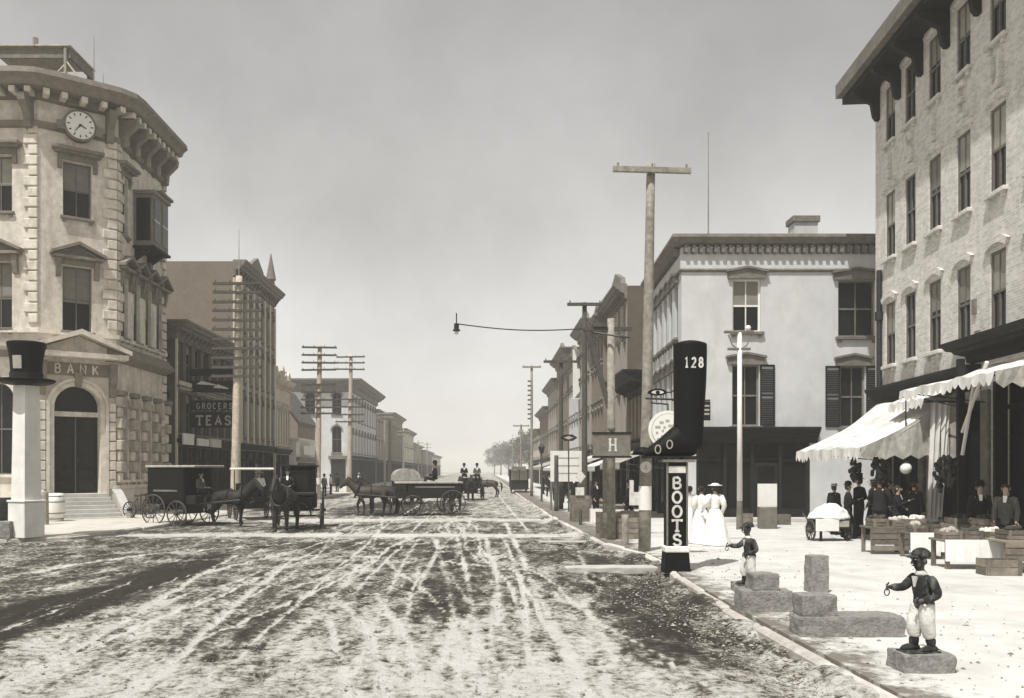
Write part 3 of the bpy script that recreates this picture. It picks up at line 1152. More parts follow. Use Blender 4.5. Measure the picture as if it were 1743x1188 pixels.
# ================================================================ BANK (left corner)
def make_bank():
    root = thing('bank_building', 'tan stone corner bank with clock, pedimented windows and arched doorway', 'bank', (-18.2, 39.5, 0))
    ox, oy = 18.2, -39.5
    A0, B0, C0, C1 = (-31, 38.5), (-19.5, 38.5), (-16.9, 40.5), (-16.9, 46.6)
    lp = lambda p: (p[0] + ox, p[1] + oy)
    ab = math.atan2(2, 2.6)
    FA = Face(root, *lp(A0), 0)
    FB = Face(root, *lp(B0), ab)
    FC = Face(root, *lp(C0), PI / 2)
    LA, LB, LC = 11.5, math.hypot(2.6, 2), 6.1
    H = 18.9
    st, sd = M['stone'], M['stone_d']
    # storeys: ground 1.2-7.2, first sill 8.4 h 2.9, second sill 13.5 h 2.45
    # ---- chamfer
    dw = 1.9
    dc = LB / 2 - .05
    opsB = [(dc - dw / 2, dc + dw / 2, 1.15, 5.95, True), (dc - .62, dc + .62, 8.4, 11.3), (dc - .6, dc + .6, 13.5, 15.95)]
    wall(FB, LB, 0, H, opsB, st, .5)
    window(FB, dc, 8.4, 1.24, 2.9, .25, 1, 'pediment', True, .55, trim=sd)
    window(FB, dc, 13.5, 1.2, 2.45, .25, 1, 'bracket', True, .48, trim=sd)
    # door, lunette
    d = MB()
    d.box(-dw / 2, dw / 2, 0, .08, 0, 3.45)
    door = FB.part('door', d, M['trim'], dc, -.42, 1.15)
    for s_ in (-1, 1):
        for (z0, z1) in ((.15, .55), (.68, 1.05), (1.18, 3.3)):
            MB().cbox(s_ * .48 - .36, s_ * .48 + .36, -.04, -.001, z0, z1, .03).build('panel', M['trim'], door)
    MB().box(-.02, .02, -.06, -.001, 0.02, 3.43).build('meeting_strip', M['sash'], door)
    MB().ball((.1, -.09, 1.55), .045).build('handle', M['iron'], door, smooth=True)
    FB.part('transom_bar', MB().box(-dw / 2, dw / 2, -.1, .08, 0, .22), st, dc, -.40, 4.6)
    FB.part('fanlight', MB().box(-dw / 2, dw / 2, 0, .03, 0, 1.2), M['glass_d'], dc, -.46, 4.82)
    # archivolt rings and jambs
    def ring(r0, r1, out, zc, m, nm):
        V, F = [], []
        N = 18
        for k in range(N + 1):
            t = PI * k / N
            for rr, y in ((r0, .02), (r1, .02), (r1, -out), (r0, -out)):
                V.append((rr * math.cos(t), y, rr * math.sin(t)))
        for k in range(N):
            for q in range(4):
                q2 = (q + 1) % 4
                F.append((k * 4 + q, k * 4 + q2, k * 4 + 4 + q2, k * 4 + 4 + q))
        mb = MB().add(V, F)
        mb.box(r0, r1, -out, .02, -3.85, -.001)
        mb.box(-r1, -r0, -out, .02, -3.85, -.001)
        return FB.part(nm, mb, m, dc, 0, zc)
    ring(.97, 1.16, .10, 5.0, st, 'door_arch')
    ring(1.17, 1.30, .18, 5.0, st, 'door_arch')
    FB.part('keystone', MB().prism([(-.12, 0, 0), (.12, 0, 0), (.17, 0, .62), (-.17, 0, .62)], (0, -.3, 0)), sd, dc, 0, 5.92)
    # pier blocks both sides of the doorway
    def blk(w, h, dp):
        return MB().cbox(-w / 2, w / 2, -dp, .02, .02, h - .02, .03).mesh('quoin', st)
    for s_ in (-1, 1):
        for k in range(9):
            FB.put('quoin', shared(('qd',), lambda: blk(.30, .44, .16)), dc + s_ * 1.47, 0, 1.3 + k * .44)
        FB.part('console', MB().prism([(-.14, 0, 0), (-.14, -.1, 0), (-.14, -.2, .35), (-.14, -.42, .6), (-.14, -.45, 1.5), (-.14, 0, 1.5)], (.28, 0, 0)), sd, dc + s_ * 1.47, 0, 5.5)
    FB.part('name_board', MB().box(-1.3, 1.3, -.06, 0, 0, .55), sd, dc, .003, 6.42)
    c, q = math.cos(ab), math.sin(ab)
    p = FB.at(dc - .05, .07, 6.50)
    letters('BANK', root, p, .30, .40, .075, st, .52, .05, ab)
    # entrance pediment
    pm = MB()
    W2 = 2.02
    pm.box(-W2, W2, -.75, .02, 0, .22)
    pm.prism([(-W2 + .1, .02, .221), (W2 - .1, .02, .221), (0, .02, 1.0)], (0, -.3, 0))
    for s_ in (-1, 1):
        pm.prism([(s_ * (W2 + .12), -.85, .222), (0, -.85, 1.02), (0, -.85, 1.24), (s_ * (W2 + .12), -.85, .40)], (0, .86, 0))
    FB.part('entrance_pediment', pm, st, dc, 0, 7.18)
    # steps
    n = 7
    for k in range(n):
        z1 = 1.15 - k * .165
        out = .36 + k * .28
        FB.part('step', MB().cbox(-1.25 - k * .03, 1.25 + k * .03, -out - .02, 0 if k == 0 else -out + .28 - .001, z1 - .165, z1, .015), M['flag'], dc, 0.012, 0)
    FB.part('step_core', MB().box(-1.2, 1.2, -.5, 0, 0, .98), st, dc, .0, 0)
    # curved cheek walls
    for s_ in (-1, 1):
        poly = []
        for k in range(11):
            t = k / 10
            poly.append((0, -t * 2.4, 1.25 - .95 * (t * t * (3 - 2 * t))))
        pl = poly + [(0, -2.4, 0), (0, 0, 0)]
        FB.part('cheek_wall', MB().prism(pl, (.3, 0, 0)), st, dc + (1.46 if s_ > 0 else -1.76), 0)
        top = MB()
        for a_, b_ in zip(poly[:-1], poly[1:]):
            top.prism([(-.04, a_[1], a_[2] + .002), (-.04, b_[1], b_[2] + .002), (-.04, b_[1], b_[2] + .10), (-.04, a_[1], a_[2] + .10)], (.38, 0, 0))
        FB.part('coping', top, M['flag'], dc + (1.46 if s_ > 0 else -1.76), 0)
    # ---- left face
    cs = [LA - 1.75, LA - 4.6, LA - 7.4, LA - 10.2]
    opsA = []
    for u in cs:
        opsA += [(u - .75, u + .75, 2.0, 6.0, True), (u - .6, u + .6, 8.4, 11.3), (u - .6, u + .6, 13.5, 15.95)]
    wall(FA, LA, 0, H, opsA, st, .4)
    for u in cs[:3]:
        window(FA, u, 2.0, 1.5, 4.0, .3, 1, 'arch', True, .0, trim=st)
        window(FA, u, 8.4, 1.2, 2.9, .25, 1, 'pediment', True, .55, trim=sd)
        window(FA, u, 13.5, 1.2, 2.45, .25, 1, 'bracket', True, .5, trim=sd)
    # ---- street face
    us = [.85, 2.32, 3.79, 5.26]
    opsC = []
    for u in us:
        opsC += [(u - .36, u + .36, 1.75, 5.55, True), (u - .38, u + .38, 8.4, 11.2)]
    for u in (.85, 5.26):
        opsC.append((u - .38, u + .38, 13.2, 15.9))
    wall(FC, LC, 0, H, opsC, st, .35)
    for u in us:
        window(FC, u, 1.75, .72, 3.8, .25, 0, 'arch', True, 0, trim=st)
        window(FC, u, 8.4, .76, 2.8, .2, 1, 'pediment', True, .5, trim=sd)
    for u in (.85, 5.26):
        window(FC, u, 13.2, .76, 2.7, .2, 1, 'bracket', True, .4, trim=sd)
    # rusticated piers between the ground-floor windows
    for k in range(5):
        u = .12 + k * 1.47
        for j in range(8):
            big = j % 2
            FC.put('rusticated_block', shared(('rb', big), lambda: MB().cbox(-.26 if big else -.18, .26 if big else .18, -.30 if big else -.18, .02, .015, .485, .04).mesh('rusticated_block', st if not big else M['stone_shade'])), u, 0, 1.6 + j * .5)
        FC.put('pier_capital', shared(('rbc',), lambda: MB().cbox(-.32, .32, -.36, .02, 0, .22, .03).mesh('pier_capital', sd)), u, 0, 5.62)
    # oriel box on the upper street face
    ob = MB()
    ob.box(-1.0, 1.0, -.95, .0, 0, 2.5)
    oriel = FC.part('oriel', ob, M['trim2'], 2.9, 0, 13.0)
    MB().box(-1.1, 1.1, -1.05, .0, -.12, -.002).build('oriel_floor', M['trim'], oriel)
    MB().box(-1.1, 1.1, -1.05, .0, 2.502, 2.66).build('oriel_roof', M['stone_d'], oriel)
    for x in (-.52, .52):
        MB().box(x - .36, x + .36, -.975, -.952, .25, 2.3).build('pane', M['glass'], oriel)
        MB().box(x - .38, x + .38, -.985, -.976, 1.22, 1.30).build('rail', M['cream'], oriel)
    MB().box(-1.025, -1.002, -.82, -.15, .25, 2.3).build('pane', M['glass'], oriel)
    for s_ in (-1, 1):
        MB().prism([(s_ * .8 - .08, 0, -.125), (s_ * .8 - .08, -.8, -.125), (s_ * .8 - .08, 0, -.7)], (.16, 0, 0)).build('bracket', M['trim'], oriel)
    FC.part('drip', MB().box(-.15, .15, -.25, 0, 0, .6), M['trim2'], 3.6, 0, 11.95)
    # ---- quoins at the corners
    def corner(face, u, sgn, z0, z1):
        k = 0
        z = z0
        while z < z1 - .3:
            w = .62 if k % 2 else .42
            face.put('quoin', shared(('q', w, sgn), lambda: MB().cbox(0 if sgn > 0 else -w, w if sgn > 0 else 0, -.10, .02, .03, .43, .03).mesh('quoin', st)), u, 0, z)
            z += .46
            k += 1
    corner(FA, LA, -1, 8.6, 17.3)
    corner(FB, LB - .0, -1, 8.6, 17.3)
    corner(FC, .01, 1, 8.6, 17.3)
    corner(FC, LC, -1, 1.2, 17.3)
    corner(FA, LA - .02, -1, 1.2, 6.2)
    # ---- courses and cornice along the whole front
    path = [lp(A0), lp(B0), lp(C0), lp(C1)]
    cpath = [lp(A0), lp((-19.95, 38.5)), lp((-19.5, 38.56)), lp((-19.1, 38.8)), lp((-17.15, 40.3)), lp((-16.95, 40.6)), lp((-16.9, 41.0)), lp(C1)]
    MB().sweep([(0, 1.25), (.12, 1.25), (.12, .15), (.2, .1), (.2, 0), (0, 0)], [lp((-31, 38.5)), lp(B0), lp((-19.15, 38.77))]).build('plinth', st, root)
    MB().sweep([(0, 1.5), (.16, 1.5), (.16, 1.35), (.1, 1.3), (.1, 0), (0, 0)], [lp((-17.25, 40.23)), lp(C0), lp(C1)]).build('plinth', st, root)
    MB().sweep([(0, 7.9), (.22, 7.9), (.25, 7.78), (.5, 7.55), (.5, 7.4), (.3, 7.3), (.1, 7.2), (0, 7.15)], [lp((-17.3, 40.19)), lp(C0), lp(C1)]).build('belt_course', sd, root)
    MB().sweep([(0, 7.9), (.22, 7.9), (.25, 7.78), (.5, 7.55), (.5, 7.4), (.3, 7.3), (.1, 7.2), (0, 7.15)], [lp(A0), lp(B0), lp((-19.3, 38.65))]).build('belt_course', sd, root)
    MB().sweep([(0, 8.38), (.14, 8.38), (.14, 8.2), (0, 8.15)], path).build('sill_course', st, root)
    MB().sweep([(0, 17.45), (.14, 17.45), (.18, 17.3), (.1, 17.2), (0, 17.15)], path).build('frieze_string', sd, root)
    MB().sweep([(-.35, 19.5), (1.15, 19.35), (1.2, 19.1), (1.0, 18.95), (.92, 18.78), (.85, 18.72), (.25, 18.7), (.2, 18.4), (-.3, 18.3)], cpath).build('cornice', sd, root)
    MB().prism([(*lp(p_), 19.0) for p_ in (A0, B0, C0, C1, (-31, 46.6))], (0, 0, .3)).build('roof', M['roof'], root)
    MB().box(-31 + ox, -16.9 + ox, 46.3 + oy, 46.6 + oy, 0, H).build('rear_wall', M['brick'], root)
    # modillions under the cornice
    mod = lambda: MB().cbox(-.13, .13, -.78, .0, 0, .26, .02).mesh('modillion', st)
    def along(pth, step):
        out = []
        for a, b in zip(pth[:-1], pth[1:]):
            a, b = Vector(a), Vector(b)
            L = (b - a).length
            k = max(1, int(L / step))
            for i in range(k):
                t = (i + .5) / k
                out.append((a + (b - a) * t, math.atan2((b - a).y, (b - a).x)))
        return out
    for p_, an in along(cpath, .62):
        if p_.x - ox > -26:
            link('modillion', shared(('mod',), mod), root, (p_.x, p_.y, 18.44), an)
    big = lambda: MB().prism([(-.16, 0, 0), (-.16, -.85, 0), (-.16, -.8, -.3), (-.16, -.35, -.75), (-.16, -.3, -1.25), (-.16, 0, -1.3)], (.32, 0, 0)).mesh('console', sd)
    for f, ul in ((FC, (.35, 1.6, 2.95, 4.3, 5.65)), (FA, (LA - .35, LA - 3.2, LA - 6)), (FB, (LB - .35,))):
        for u in ul:
            f.put('console', shared(('bigc',), big), u, .004, 18.38)
    # roof cresting spikes
    for p_, an in along([lp((-20.5, 38.6)), lp((-17.2, 40.6)), lp(C1)], 1.6):
        MB().tube([(0, 0, 0), (0, 0, .75)], [.03, .008], 5).build('cresting_spike', M['iron'], root, (p_.x, p_.y, 19.32))
    return root, FB, dc


bank, FB, bank_dc = make_bank()


def make_clock():
    p = FB.at(bank_dc + .05, .22, 17.55)
    p = (p[0] - 18.2, p[1] + 39.5, p[2])
    ab = FB.ang
    c = thing('wall_clock', 'round white clock under the bank cornice', 'clock', p, ab)
    disc = lambda r, y0, y1: MB().lathe([(r, y0), (r, y1)], n=28).xf(Matrix.Rotation(R(90), 4, 'X'))
    disc(.70, -.20, .06).build('case', M['stone_d'], c)
    disc(.60, .062, .10).build('dial', M['globe'], c)
    for k in range(12):
        a = 2 * PI * k / 12
        MB().box(-.022, .022, -.114, -.1005, .43, .54).xf(Matrix.Rotation(-a, 4, 'Y')).build('hour_mark', M['black'], c)
    MB().prism([(-.03, -.116, -.06), (.03, -.116, -.06), (.012, -.116, .38), (-.012, -.116, .38)], (0, -.008, 0)).xf(Matrix.Rotation(R(218), 4, 'Y')).build('hand', M['black'], c)
    MB().prism([(-.035, -.126, -.06), (.035, -.126, -.06), (.014, -.126, .27), (-.014, -.126, .27)], (0, -.008, 0)).xf(Matrix.Rotation(R(112), 4, 'Y')).build('hand', M['black'], c)
    for s_ in (-1, 1):
        MB().prism([(s_ * .62, 0, -.3), (s_ * .95, 0, -.35), (s_ * .95, 0, .05), (s_ * .68, 0, .1)], (0, -.12, 0)).build('scroll', M['stone_d'], c)


make_clock()


def roof_frame():
    r = thing('roof_platform', 'open timber platform frame on the bank roof', 'frame', (-19.5, 41.0, 19.3))
    for (x, y) in ((-3.4, 0), (0, 0), (-3.4, 2.4), (0, 2.4)):
        MB().box(x - .06, x + .06, y - .06, y + .06, 0, 2.6).build('post', M['pole'], r)
    MB().box(-3.6, .2, .05, .12, 2.1, 2.5).build('board', M['trim2'], r)
    MB().box(.12, .2, .13, 2.5, 2.1, 2.5).build('board', M['trim2'], r)
    MB().box(-3.5, .1, -.04, .04, .9, 1.0).build('rail', M['pole_l'], r)
    MB().box(-3.7, .25, -.1, 2.6, 2.601, 2.66).build('deck', M['pole_l'], r)
    for a, b in (((-1.7, 0, 0), (0, 0, 1.8)), ((-1.7, 0, 0), (-3.4, 0, 1.8)), ((.05, 0, 1.9), (1.5, 0, .0))):
        MB().tube([a, b], .045, 5).build('brace', M['pole_l'], r)
    MB().tube([(-1.4, 0, 2.6), (-1.4, 0, 3.0)], .12, 6).build('vent', M['pole'], r)


roof_frame()
for (px, py, h) in ((160, 148, 3.6), (176, 150, 1.8)):
    p = (wx(px, 42), 42)
    MB().tube([(0, 0, 0), (0, 0, h)], [.035, .01], 6).build('roof_mast', M['pole'], None, (p[0], p[1], 19.3),
        label=('tall' if h > 3 else 'short') + ' thin mast standing on the bank roof', cat='mast')

# ================================================================ TALL PALE HOTEL (right)
def make_hotel():
    ang = math.atan2(-1, -.07)
    root = thing('hotel_building', 'tall pale brick four-storey block with wide dark eaves on the right', 'building', (14.37, 32.4, 0))
    F = Face(root, 0, 0, ang)
    L = 20.0
    H = 16.0
    us = [1.4, 3.1, 4.95, 6.85, 8.8, 10.75, 12.7]
    rows = [(5.9, 2.2), (9.68, 2.3), (13.75, 2.0)]
    ops = []
    for zs, h in rows:
        for u in us:
            ops.append((u - .42, u + .42, zs, zs + h))
    ops += [(.5, 3.9, .12, 4.2), (4.4, 8.0, .12, 4.2), (8.5, 13.5, .12, 4.6), (14.2, 19, .12, 4.6)]
    wall(F, L, 0, H, ops, M['palebrick'], .35)
    for zs, h in rows:
        for i, u in enumerate(us):
            window(F, u, zs, .84, h, .07, 1, 'seg', True, (.45, .5, .0, .42)[(i + int(zs)) % 4], trim=M['palebrick'])
    # far end wall (faces away) and roof
    c, s = math.cos(ang), math.sin(ang)
    inx, iny = -s, c
    e0, e1 = Vector((0, 0)), Vector((c * L, s * L))
    q0, q1 = e0 + Vector((inx, iny)) * 14, e1 + Vector((inx, iny)) * 14
    V = [(*e0, 0), (*q0, 0), (*q0, H), (*e0, H)]
    MB().add(V, [(0, 1, 2, 3)]).build('end_wall', M['palebrick'], root)
    MB().add([(*e1, 0), (*q1, 0), (*q1, H), (*e1, H)], [(0, 1, 2, 3)]).build('end_wall', M['palebrick'], root)
    ov = 1.15
    a0 = e0 - Vector((c, s)) * .9 - Vector((inx, iny)) * ov
    a1 = e1 - Vector((inx, iny)) * ov
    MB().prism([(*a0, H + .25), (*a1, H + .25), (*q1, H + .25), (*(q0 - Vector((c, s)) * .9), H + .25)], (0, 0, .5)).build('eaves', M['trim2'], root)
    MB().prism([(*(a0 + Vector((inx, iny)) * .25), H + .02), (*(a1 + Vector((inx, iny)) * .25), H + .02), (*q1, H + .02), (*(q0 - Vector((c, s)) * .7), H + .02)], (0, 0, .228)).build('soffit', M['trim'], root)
    bk = lambda: MB().prism([(-.11, 0, 0), (-.11, -.95, 0), (-.11, -.9, -.18), (-.11, -.3, -.5), (-.11, -.22, -.95), (-.11, -.12, -1.1), (-.11, 0, -1.1)], (.22, 0, 0)).mesh('bracket', M['trim'])
    for i, u in enumerate([.35] + [(a + b) / 2 for a, b in zip(us[:-1], us[1:])]):
        F.put('bracket', shared(('hbk',), bk), u, .004, H + .01)
    # raised letters between the rows
    for ch, u in zip('ISIEU', us):
        link('letter', letter_mesh(ch, .62, .92, .15, .12, M['palebrick']), root, F.at(u, .004, 12.45), ang)
    # drainpipe
    F.part('drainpipe', MB().tube([(0, -.1, 4.9), (0, -.1, 9.4)], .10, 8), M['iron'], .62)
    F.part('downpipe_joint', MB().tube([(0, -.1, 7.6), (0, -.1, 7.9)], .15, 8), M['iron'], .62)
    # cornice over the shops
    F.part('shop_cornice', MB().sweep(cornice_prof(5.15, .4, .7), [(0, 0), (7.9, 0)]), M['trim'])
    F.part('porch_cornice', MB().sweep(cornice_prof(5.75, .95, .55), [(7.4, 0), (19.6, 0)]), M['trim'])
    for (u0, u1, n, z) in ((.5, 3.9, 2, 4.08), (4.4, 8.0, 2, 4.08), (8.5, 13.5, 3, 4.48), (14.2, 19, 3, 4.48)):
        o = storefront(F, u0, u1, z, M['trim'], n=n, inset=.45)
        o.location.z += .12
    for u in (4.15, 8.25):
        F.part('pilaster', MB().cbox(-.2, .2, -.12, .02, .12, 4.4, .03), M['trim2'], u, 0.0)
    # plaques on the wall
    F.part('wall_plaque', MB().box(-.12, .12, -.06, 0, 0, .9), M['trim2'], 7.75, .004, 5.2)
    F.part('wall_plaque', MB().box(-.10, .10, -.06, 0, 0, .42), M['trim2'], 7.55, .004, 6.6)
    return root, F


hotel, FH = make_hotel()


def hpos(u, w=0, z=0):
    p = FH.at(u, w, z)
    return (p[0] + 14.37, p[1] + 32.4, p[2])


# ================================================================ WHITE CORNER BUILDING (right of centre)
def make_corner_building():
    X0, Y0 = 8.04, 36.0
    root = thing('corner_building', 'white two-storey corner building with dark shopfront and shuttered windows', 'building', (X0, Y0, 0))
    F = Face(root, 0, 0, 0)
    LS = 9.0
    S = Face(root, 0 + .04 * LS, LS, -PI / 2 + math.atan(.04) * -1)
    H = 11.3
    W = 9.5
    wins = [(2.66, 7.85, 1.15, 2.15, 'gable', .52, 0), (7.15, 7.65, 1.5, 2.3, 'gable', .0, 0), (2.62, 4.0, 1.1, 2.5, 'gable', .0, 1), (7.0, 3.95, 1.0, 2.5, 'gable', .0, 1)]
    ops = [(u - w / 2, u + w / 2, z, z + h) for u, z, w, h, *_ in wins] + [(.6, 5.25, .12, 3.3)]
    wall(F, W, 0, H, ops, M['whitewall'], .3)
    for u, z, w, h, hood, bl, sh in wins:
        window(F, u, z, w, h, .15, 1, hood, True, bl, trim=M['trim2'], sash=M['whitewood'] if (not sh and u < 5) else M['trim2'])
        if sh:
            for s_ in ((1,) if u < 5 else (-1, 1)):
                sm_ = MB()
                x0 = u + s_ * (w / 2 + .33)
                sm_.box(-.30, -.24, -.04, 0, 0, h)
                sm_.box(.24, .30, -.04, 0, 0, h)
                for z_ in (0, h / 2 - .04, h - .08):
                    sm_.box(-.24, .24, -.04, 0, z_, z_ + .08)
                shu = F.part('shutter', sm_, M['trim'], x0, .02, z)
                k = int((h - .2) / .075)
                sl = MB()
                for i in range(k):
                    zz = .09 + i * .075
                    if abs(zz - h / 2 + .03) < .08:
                        continue
                    sl.add([(-.24, -.036, zz), (.24, -.036, zz), (.24, -.004, zz + .06), (-.24, -.004, zz + .06)], [(0, 1, 2, 3)])
                so = sl.build('louvres', M['trim'], shu)
                so['kind'] = 'stuff'
    us = [.75, 2.15, 3.55, 4.95, 6.35, 7.75]
    opsS = []
    for u in us:
        opsS += [(u - .42, u + .42, 7.75, 10.0), (u - .42, u + .42, 4.0, 6.4)]
    opsS.append((.5, 8.6, .12, 3.2))
    wall(S, LS, 0, H, opsS, M['whitewall'], .3)
    for u in us:
        window(S, u, 7.75, .84, 2.25, .15, 1, 'gable', True, .4, trim=M['trim2'])
        window(S, u, 4.0, .84, 2.4, .15, 1, 'gable', True, .4, trim=M['trim2'])
    MB().box(.36, W, .31, LS, H - .3, H - .2).build('roof', M['roof'], root)
    MB().box(.36, W, LS - .2, LS, 0, H - .31).build('rear_wall', M['brick2'], root)
    path = [S.at(0)[:2], (0, 0), (W, 0)]
    MB().sweep([(-.2, 11.75), (.42, 11.75), (.45, 11.62), (.3, 11.5), (.22, 11.4), (.05, 11.36), (-.2, 11.36)], path).build('cornice', M['trim2'], root)
    MB().sweep([(0.0, 10.42), (.06, 10.42), (.10, 10.36), (.06, 10.30), (0, 10.28)], path).build('frieze_string', M['trim2'], root)
    MB().sweep([(.003, 11.0), (.05, 11.0), (.05, 10.424), (.003, 10.424)], path).build('frieze', M['whitewall'], root)
    den = lambda: MB().box(-.07, .07, -.26, 0, 0, .3).mesh('modillion', M['trim2'])
    for i in range(31):
        F.put('modillion', shared(('den',), den), .15 + i * .3, .004, 11.04)
    for i in range(29):
        S.put('modillion', shared(('den',), den), .15 + i * .3, .004, 11.04)
    storefront(F, .6, 5.25, 3.24, M['trim'], n=4, inset=.3).location.z += .06
    storefront(S, .5, 8.6, 3.14, M['trim'], n=4, inset=.3).location.z += .06
    F.part('shop_cornice', MB().sweep(cornice_prof(3.95, .45, .66), [(.3, 0), (5.55, 0)]), M['trim'])
    S.part('shop_cornice', MB().sweep(cornice_prof(3.75, .35, .5), [(.2, 0), (LS - .2, 0)]), M['trim2'])
    ch = MB()
    ch.box(-.50, .50, -.4, .4, 0, 1.75)
    cc = ch.build('chimney', M['whitewall'], root, (5.75, 2.2, H - .2))
    MB().box(-.58, .58, -.48, .48, 1.751, 2.0).build('chimney_cap', M['trim2'], cc)
    fp = MB().tube([(0, 0, 0), (0, 0, 5.2)], [.035, .015], 6).build('flagpole', M['pole'], root, (1.3, .8, H - .2))
    return root


make_corner_building()


# pavement edge soiled with mud from the gutter
def soil_edge(m, xk):
    n, l = m.node_tree.nodes, m.node_tree.links
    bs = n['Principled BSDF']
    src = bs.inputs['Base Color'].links[0].from_socket
    geo = n.new('ShaderNodeNewGeometry')
    sp = n.new('ShaderNodeSeparateXYZ')
    l.new(geo.outputs['Position'], sp.inputs[0])
    mr = n.new('ShaderNodeMapRange')
    mr.inputs['From Min'].default_value = xk
    mr.inputs['From Max'].default_value = xk + 1.5
    mr.inputs['To Min'].default_value = .24
    mr.inputs['To Max'].default_value = -.22
    l.new(sp.outputs[0], mr.inputs['Value'])
    nz = n.new('ShaderNodeTexNoise')
    nz.inputs['Scale'].default_value = 2.6
    nz.inputs['Detail'].default_value = 8
    nz.inputs['Roughness'].default_value = .7
    l.new(geo.outputs['Position'], nz.inputs['Vector'])
    ad = n.new('ShaderNodeMath')
    l.new(nz.outputs['Fac'], ad.inputs[0])
    l.new(mr.outputs[0], ad.inputs[1])
    rp = n.new('ShaderNodeValToRGB')
    rp.color_ramp.elements[0].position = .52
    rp.color_ramp.elements[1].position = .68
    l.new(ad.outputs[0], rp.inputs['Fac'])
    mx = n.new('ShaderNodeMixRGB')
    mx.inputs[2].default_value = (.16, .145, .12, 1)
    l.new(rp.outputs[0], mx.inputs[0])
    l.new(src, mx.inputs[1])
    l.new(mx.outputs[0], bs.inputs['Base Color'])


soil_edge(M['pave_r'], 3.75)


def clods():
    r = np.random.default_rng(12)
    V, F = [], []
    N = 8000
    for i in range(N):
        u = r.random()
        if u < .45:
            Y = 8.5 * (30 / 8.5) ** r.random()
            X = float(kx(KERB_R, Y)) - abs(r.normal(0, .9)) + .05
        else:
            Y = 8 * (32 / 8) ** r.random()
            X = r.uniform(-.62 * Y - .5, min(3.4, .55 * Y))
        s = float(np.clip(r.lognormal(-4.55, .5), .005, .04))
        if Y > 26.3 and X < -12.6:
            continue
        b0 = len(V)
        sx, sy, sz = s * r.uniform(.7, 1.5), s * r.uniform(.7, 1.5), s * r.uniform(.5, .9)
        a = r.random() * 6.28
        ca, sa = math.cos(a), math.sin(a)
        z0 = -.02 if X < 3.3 else -.0
        if i % 11 == 0 and Y < 24:
            X = 3.95 + abs(r.normal(0, 2.2))
            s *= .7
            z0 = .105
        for (px_, py_, pz_) in ((1, 0, 0), (.3, .95, .1), (-.8, .6, 0), (-.8, -.6, .1), (.3, -.95, 0), (.1, .1, 1.0), (0, 0, -1)):
            qx, qy = px_ * sx, py_ * sy
            V.append((X + qx * ca - qy * sa, Y + qx * sa + qy * ca, z0 + pz_ * sz + .012))
        for k in range(5):
            F.append((b0 + k, b0 + (k + 1) % 5, b0 + 5))
            F.append((b0 + (k + 1) % 5, b0 + k, b0 + 6))
    me = bpy.data.meshes.new('earth_clods')
    me.from_pydata(V, [], F)
    me.materials.append(mat('earth_clod', (.27, .25, .215), .95, .6, 2.5, 0, detail=8))
    link('earth_clods', me, kind='stuff', label='scattered clods and pebbles on the dirt street')


clods()

# ================================================================ LEFT ROW
XL = -17.0
tea, FT, ST = shop_building('brick_shop', 'dark brick three-storey grocery shop next to the bank, hung with signs', 'L', XL, 48.4, 59.2, 10.2, 12,
                            M['brick'], M['brick'], M['trim2'], floors=((4.25, 2.3, 7), (7.15, 2.2, 7)), ww=1.0, hood='flat', corn=(1.0, .9), store=3.5, blind=.2)
FT.part('corner_board', MB().box(-.02, .2, -.09, 0, .1, 9.5), M['cream'], 0, .004)
FT.part('string_band', MB().sweep([(0, 6.95), (.12, 6.95), (.12, 6.72), (0, 6.70)], [(.2, 0), (10.8, 0)]), M['cream'])
for (u, z, w, h, m) in ((1.15, 6.72, 1.9, .42, 'cream'), (1.05, 3.62, 1.7, .62, 'whitewood'), (3.6, 3.62, 2.0, .42, 'whitewood'), (6.0, 3.6, 2.2, .5, 'cream')):
    FT.part('sign_board', MB().box(-w / 2, w / 2, -.1, 0, 0, h), M[m], u, .32 if z < 5 else .13, z)
for i, ch in enumerate('KRK'):
    link('letter', letter_mesh(ch, .75, 1.15, .2, .01, M['black']), tea, (-.62, -.004, 7.4 - i * 1.9), 0)

br3, F3, S3 = shop_building('tall_brick_block', 'tall brick block with corner pinnacle rising behind the grocery', 'L', XL, 59.5, 71.2, 16.3, 16,
                            M['brick3'], M['brick2'], M['trim2'], floors=((4.6, 2.9, 7), (8.4, 2.7, 7), (12.0, 2.5, 7)), ww=.85, hood='arch', corn=(.9, 1.1), store=3.6, storem=M['trim'], blind=.3)
MB().box(-15.6, -14.6, .5, 1.3, 16.1, 17.9).build('chimney', M['brick2'], br3)
F3.part('corner_pinnacle', MB().tube([(0, 0, 16.4), (0, 0, 17.4), (0, 0, 17.5), (0, 0, 19.6)], [.35, .3, .42, .03], 8), M['trim2'], 11.4, -.2)
F3.part('parapet_crest', MB().prism([(3.5, 0, 16.4), (8.2, 0, 16.4), (7.4, 0, 17.2), (5.85, 0, 17.9), (4.3, 0, 17.2)], (0, .3, 0)), M['trim2'], 0, .2)
for k in range(8):
    F3.put('pilaster', shared(('pil3',), lambda: MB().cbox(-.16, .16, -.14, 0, 3.9, 15.2, .02).mesh('pilaster', M['cream'])), .12 + k * 1.638, .004)

b4, F4, S4 = shop_building('ornate_low_block', 'cream two-storey shop block with stepped ornate parapet', 'L', XL, 71.4, 77.0, 9.6, 12,
                           M['cream'], M['brick2'], M['cream'], floors=((4.3, 3.2, 6),), ww=.5, hood='arch', corn=(.5, .8), store=3.5, blind=0)
for k, (u, h) in enumerate(((.6, 1.0), (1.9, .7), (2.8, 1.3), (3.7, .7), (5.0, 1.0))):
    F4.part('parapet_crest', MB().prism([(-.4, 0, 0), (.4, 0, 0), (.4, 0, h * .6), (0, 0, h), (-.4, 0, h * .6)], (0, .25, 0)), M['cream'], u, .1, 9.7)

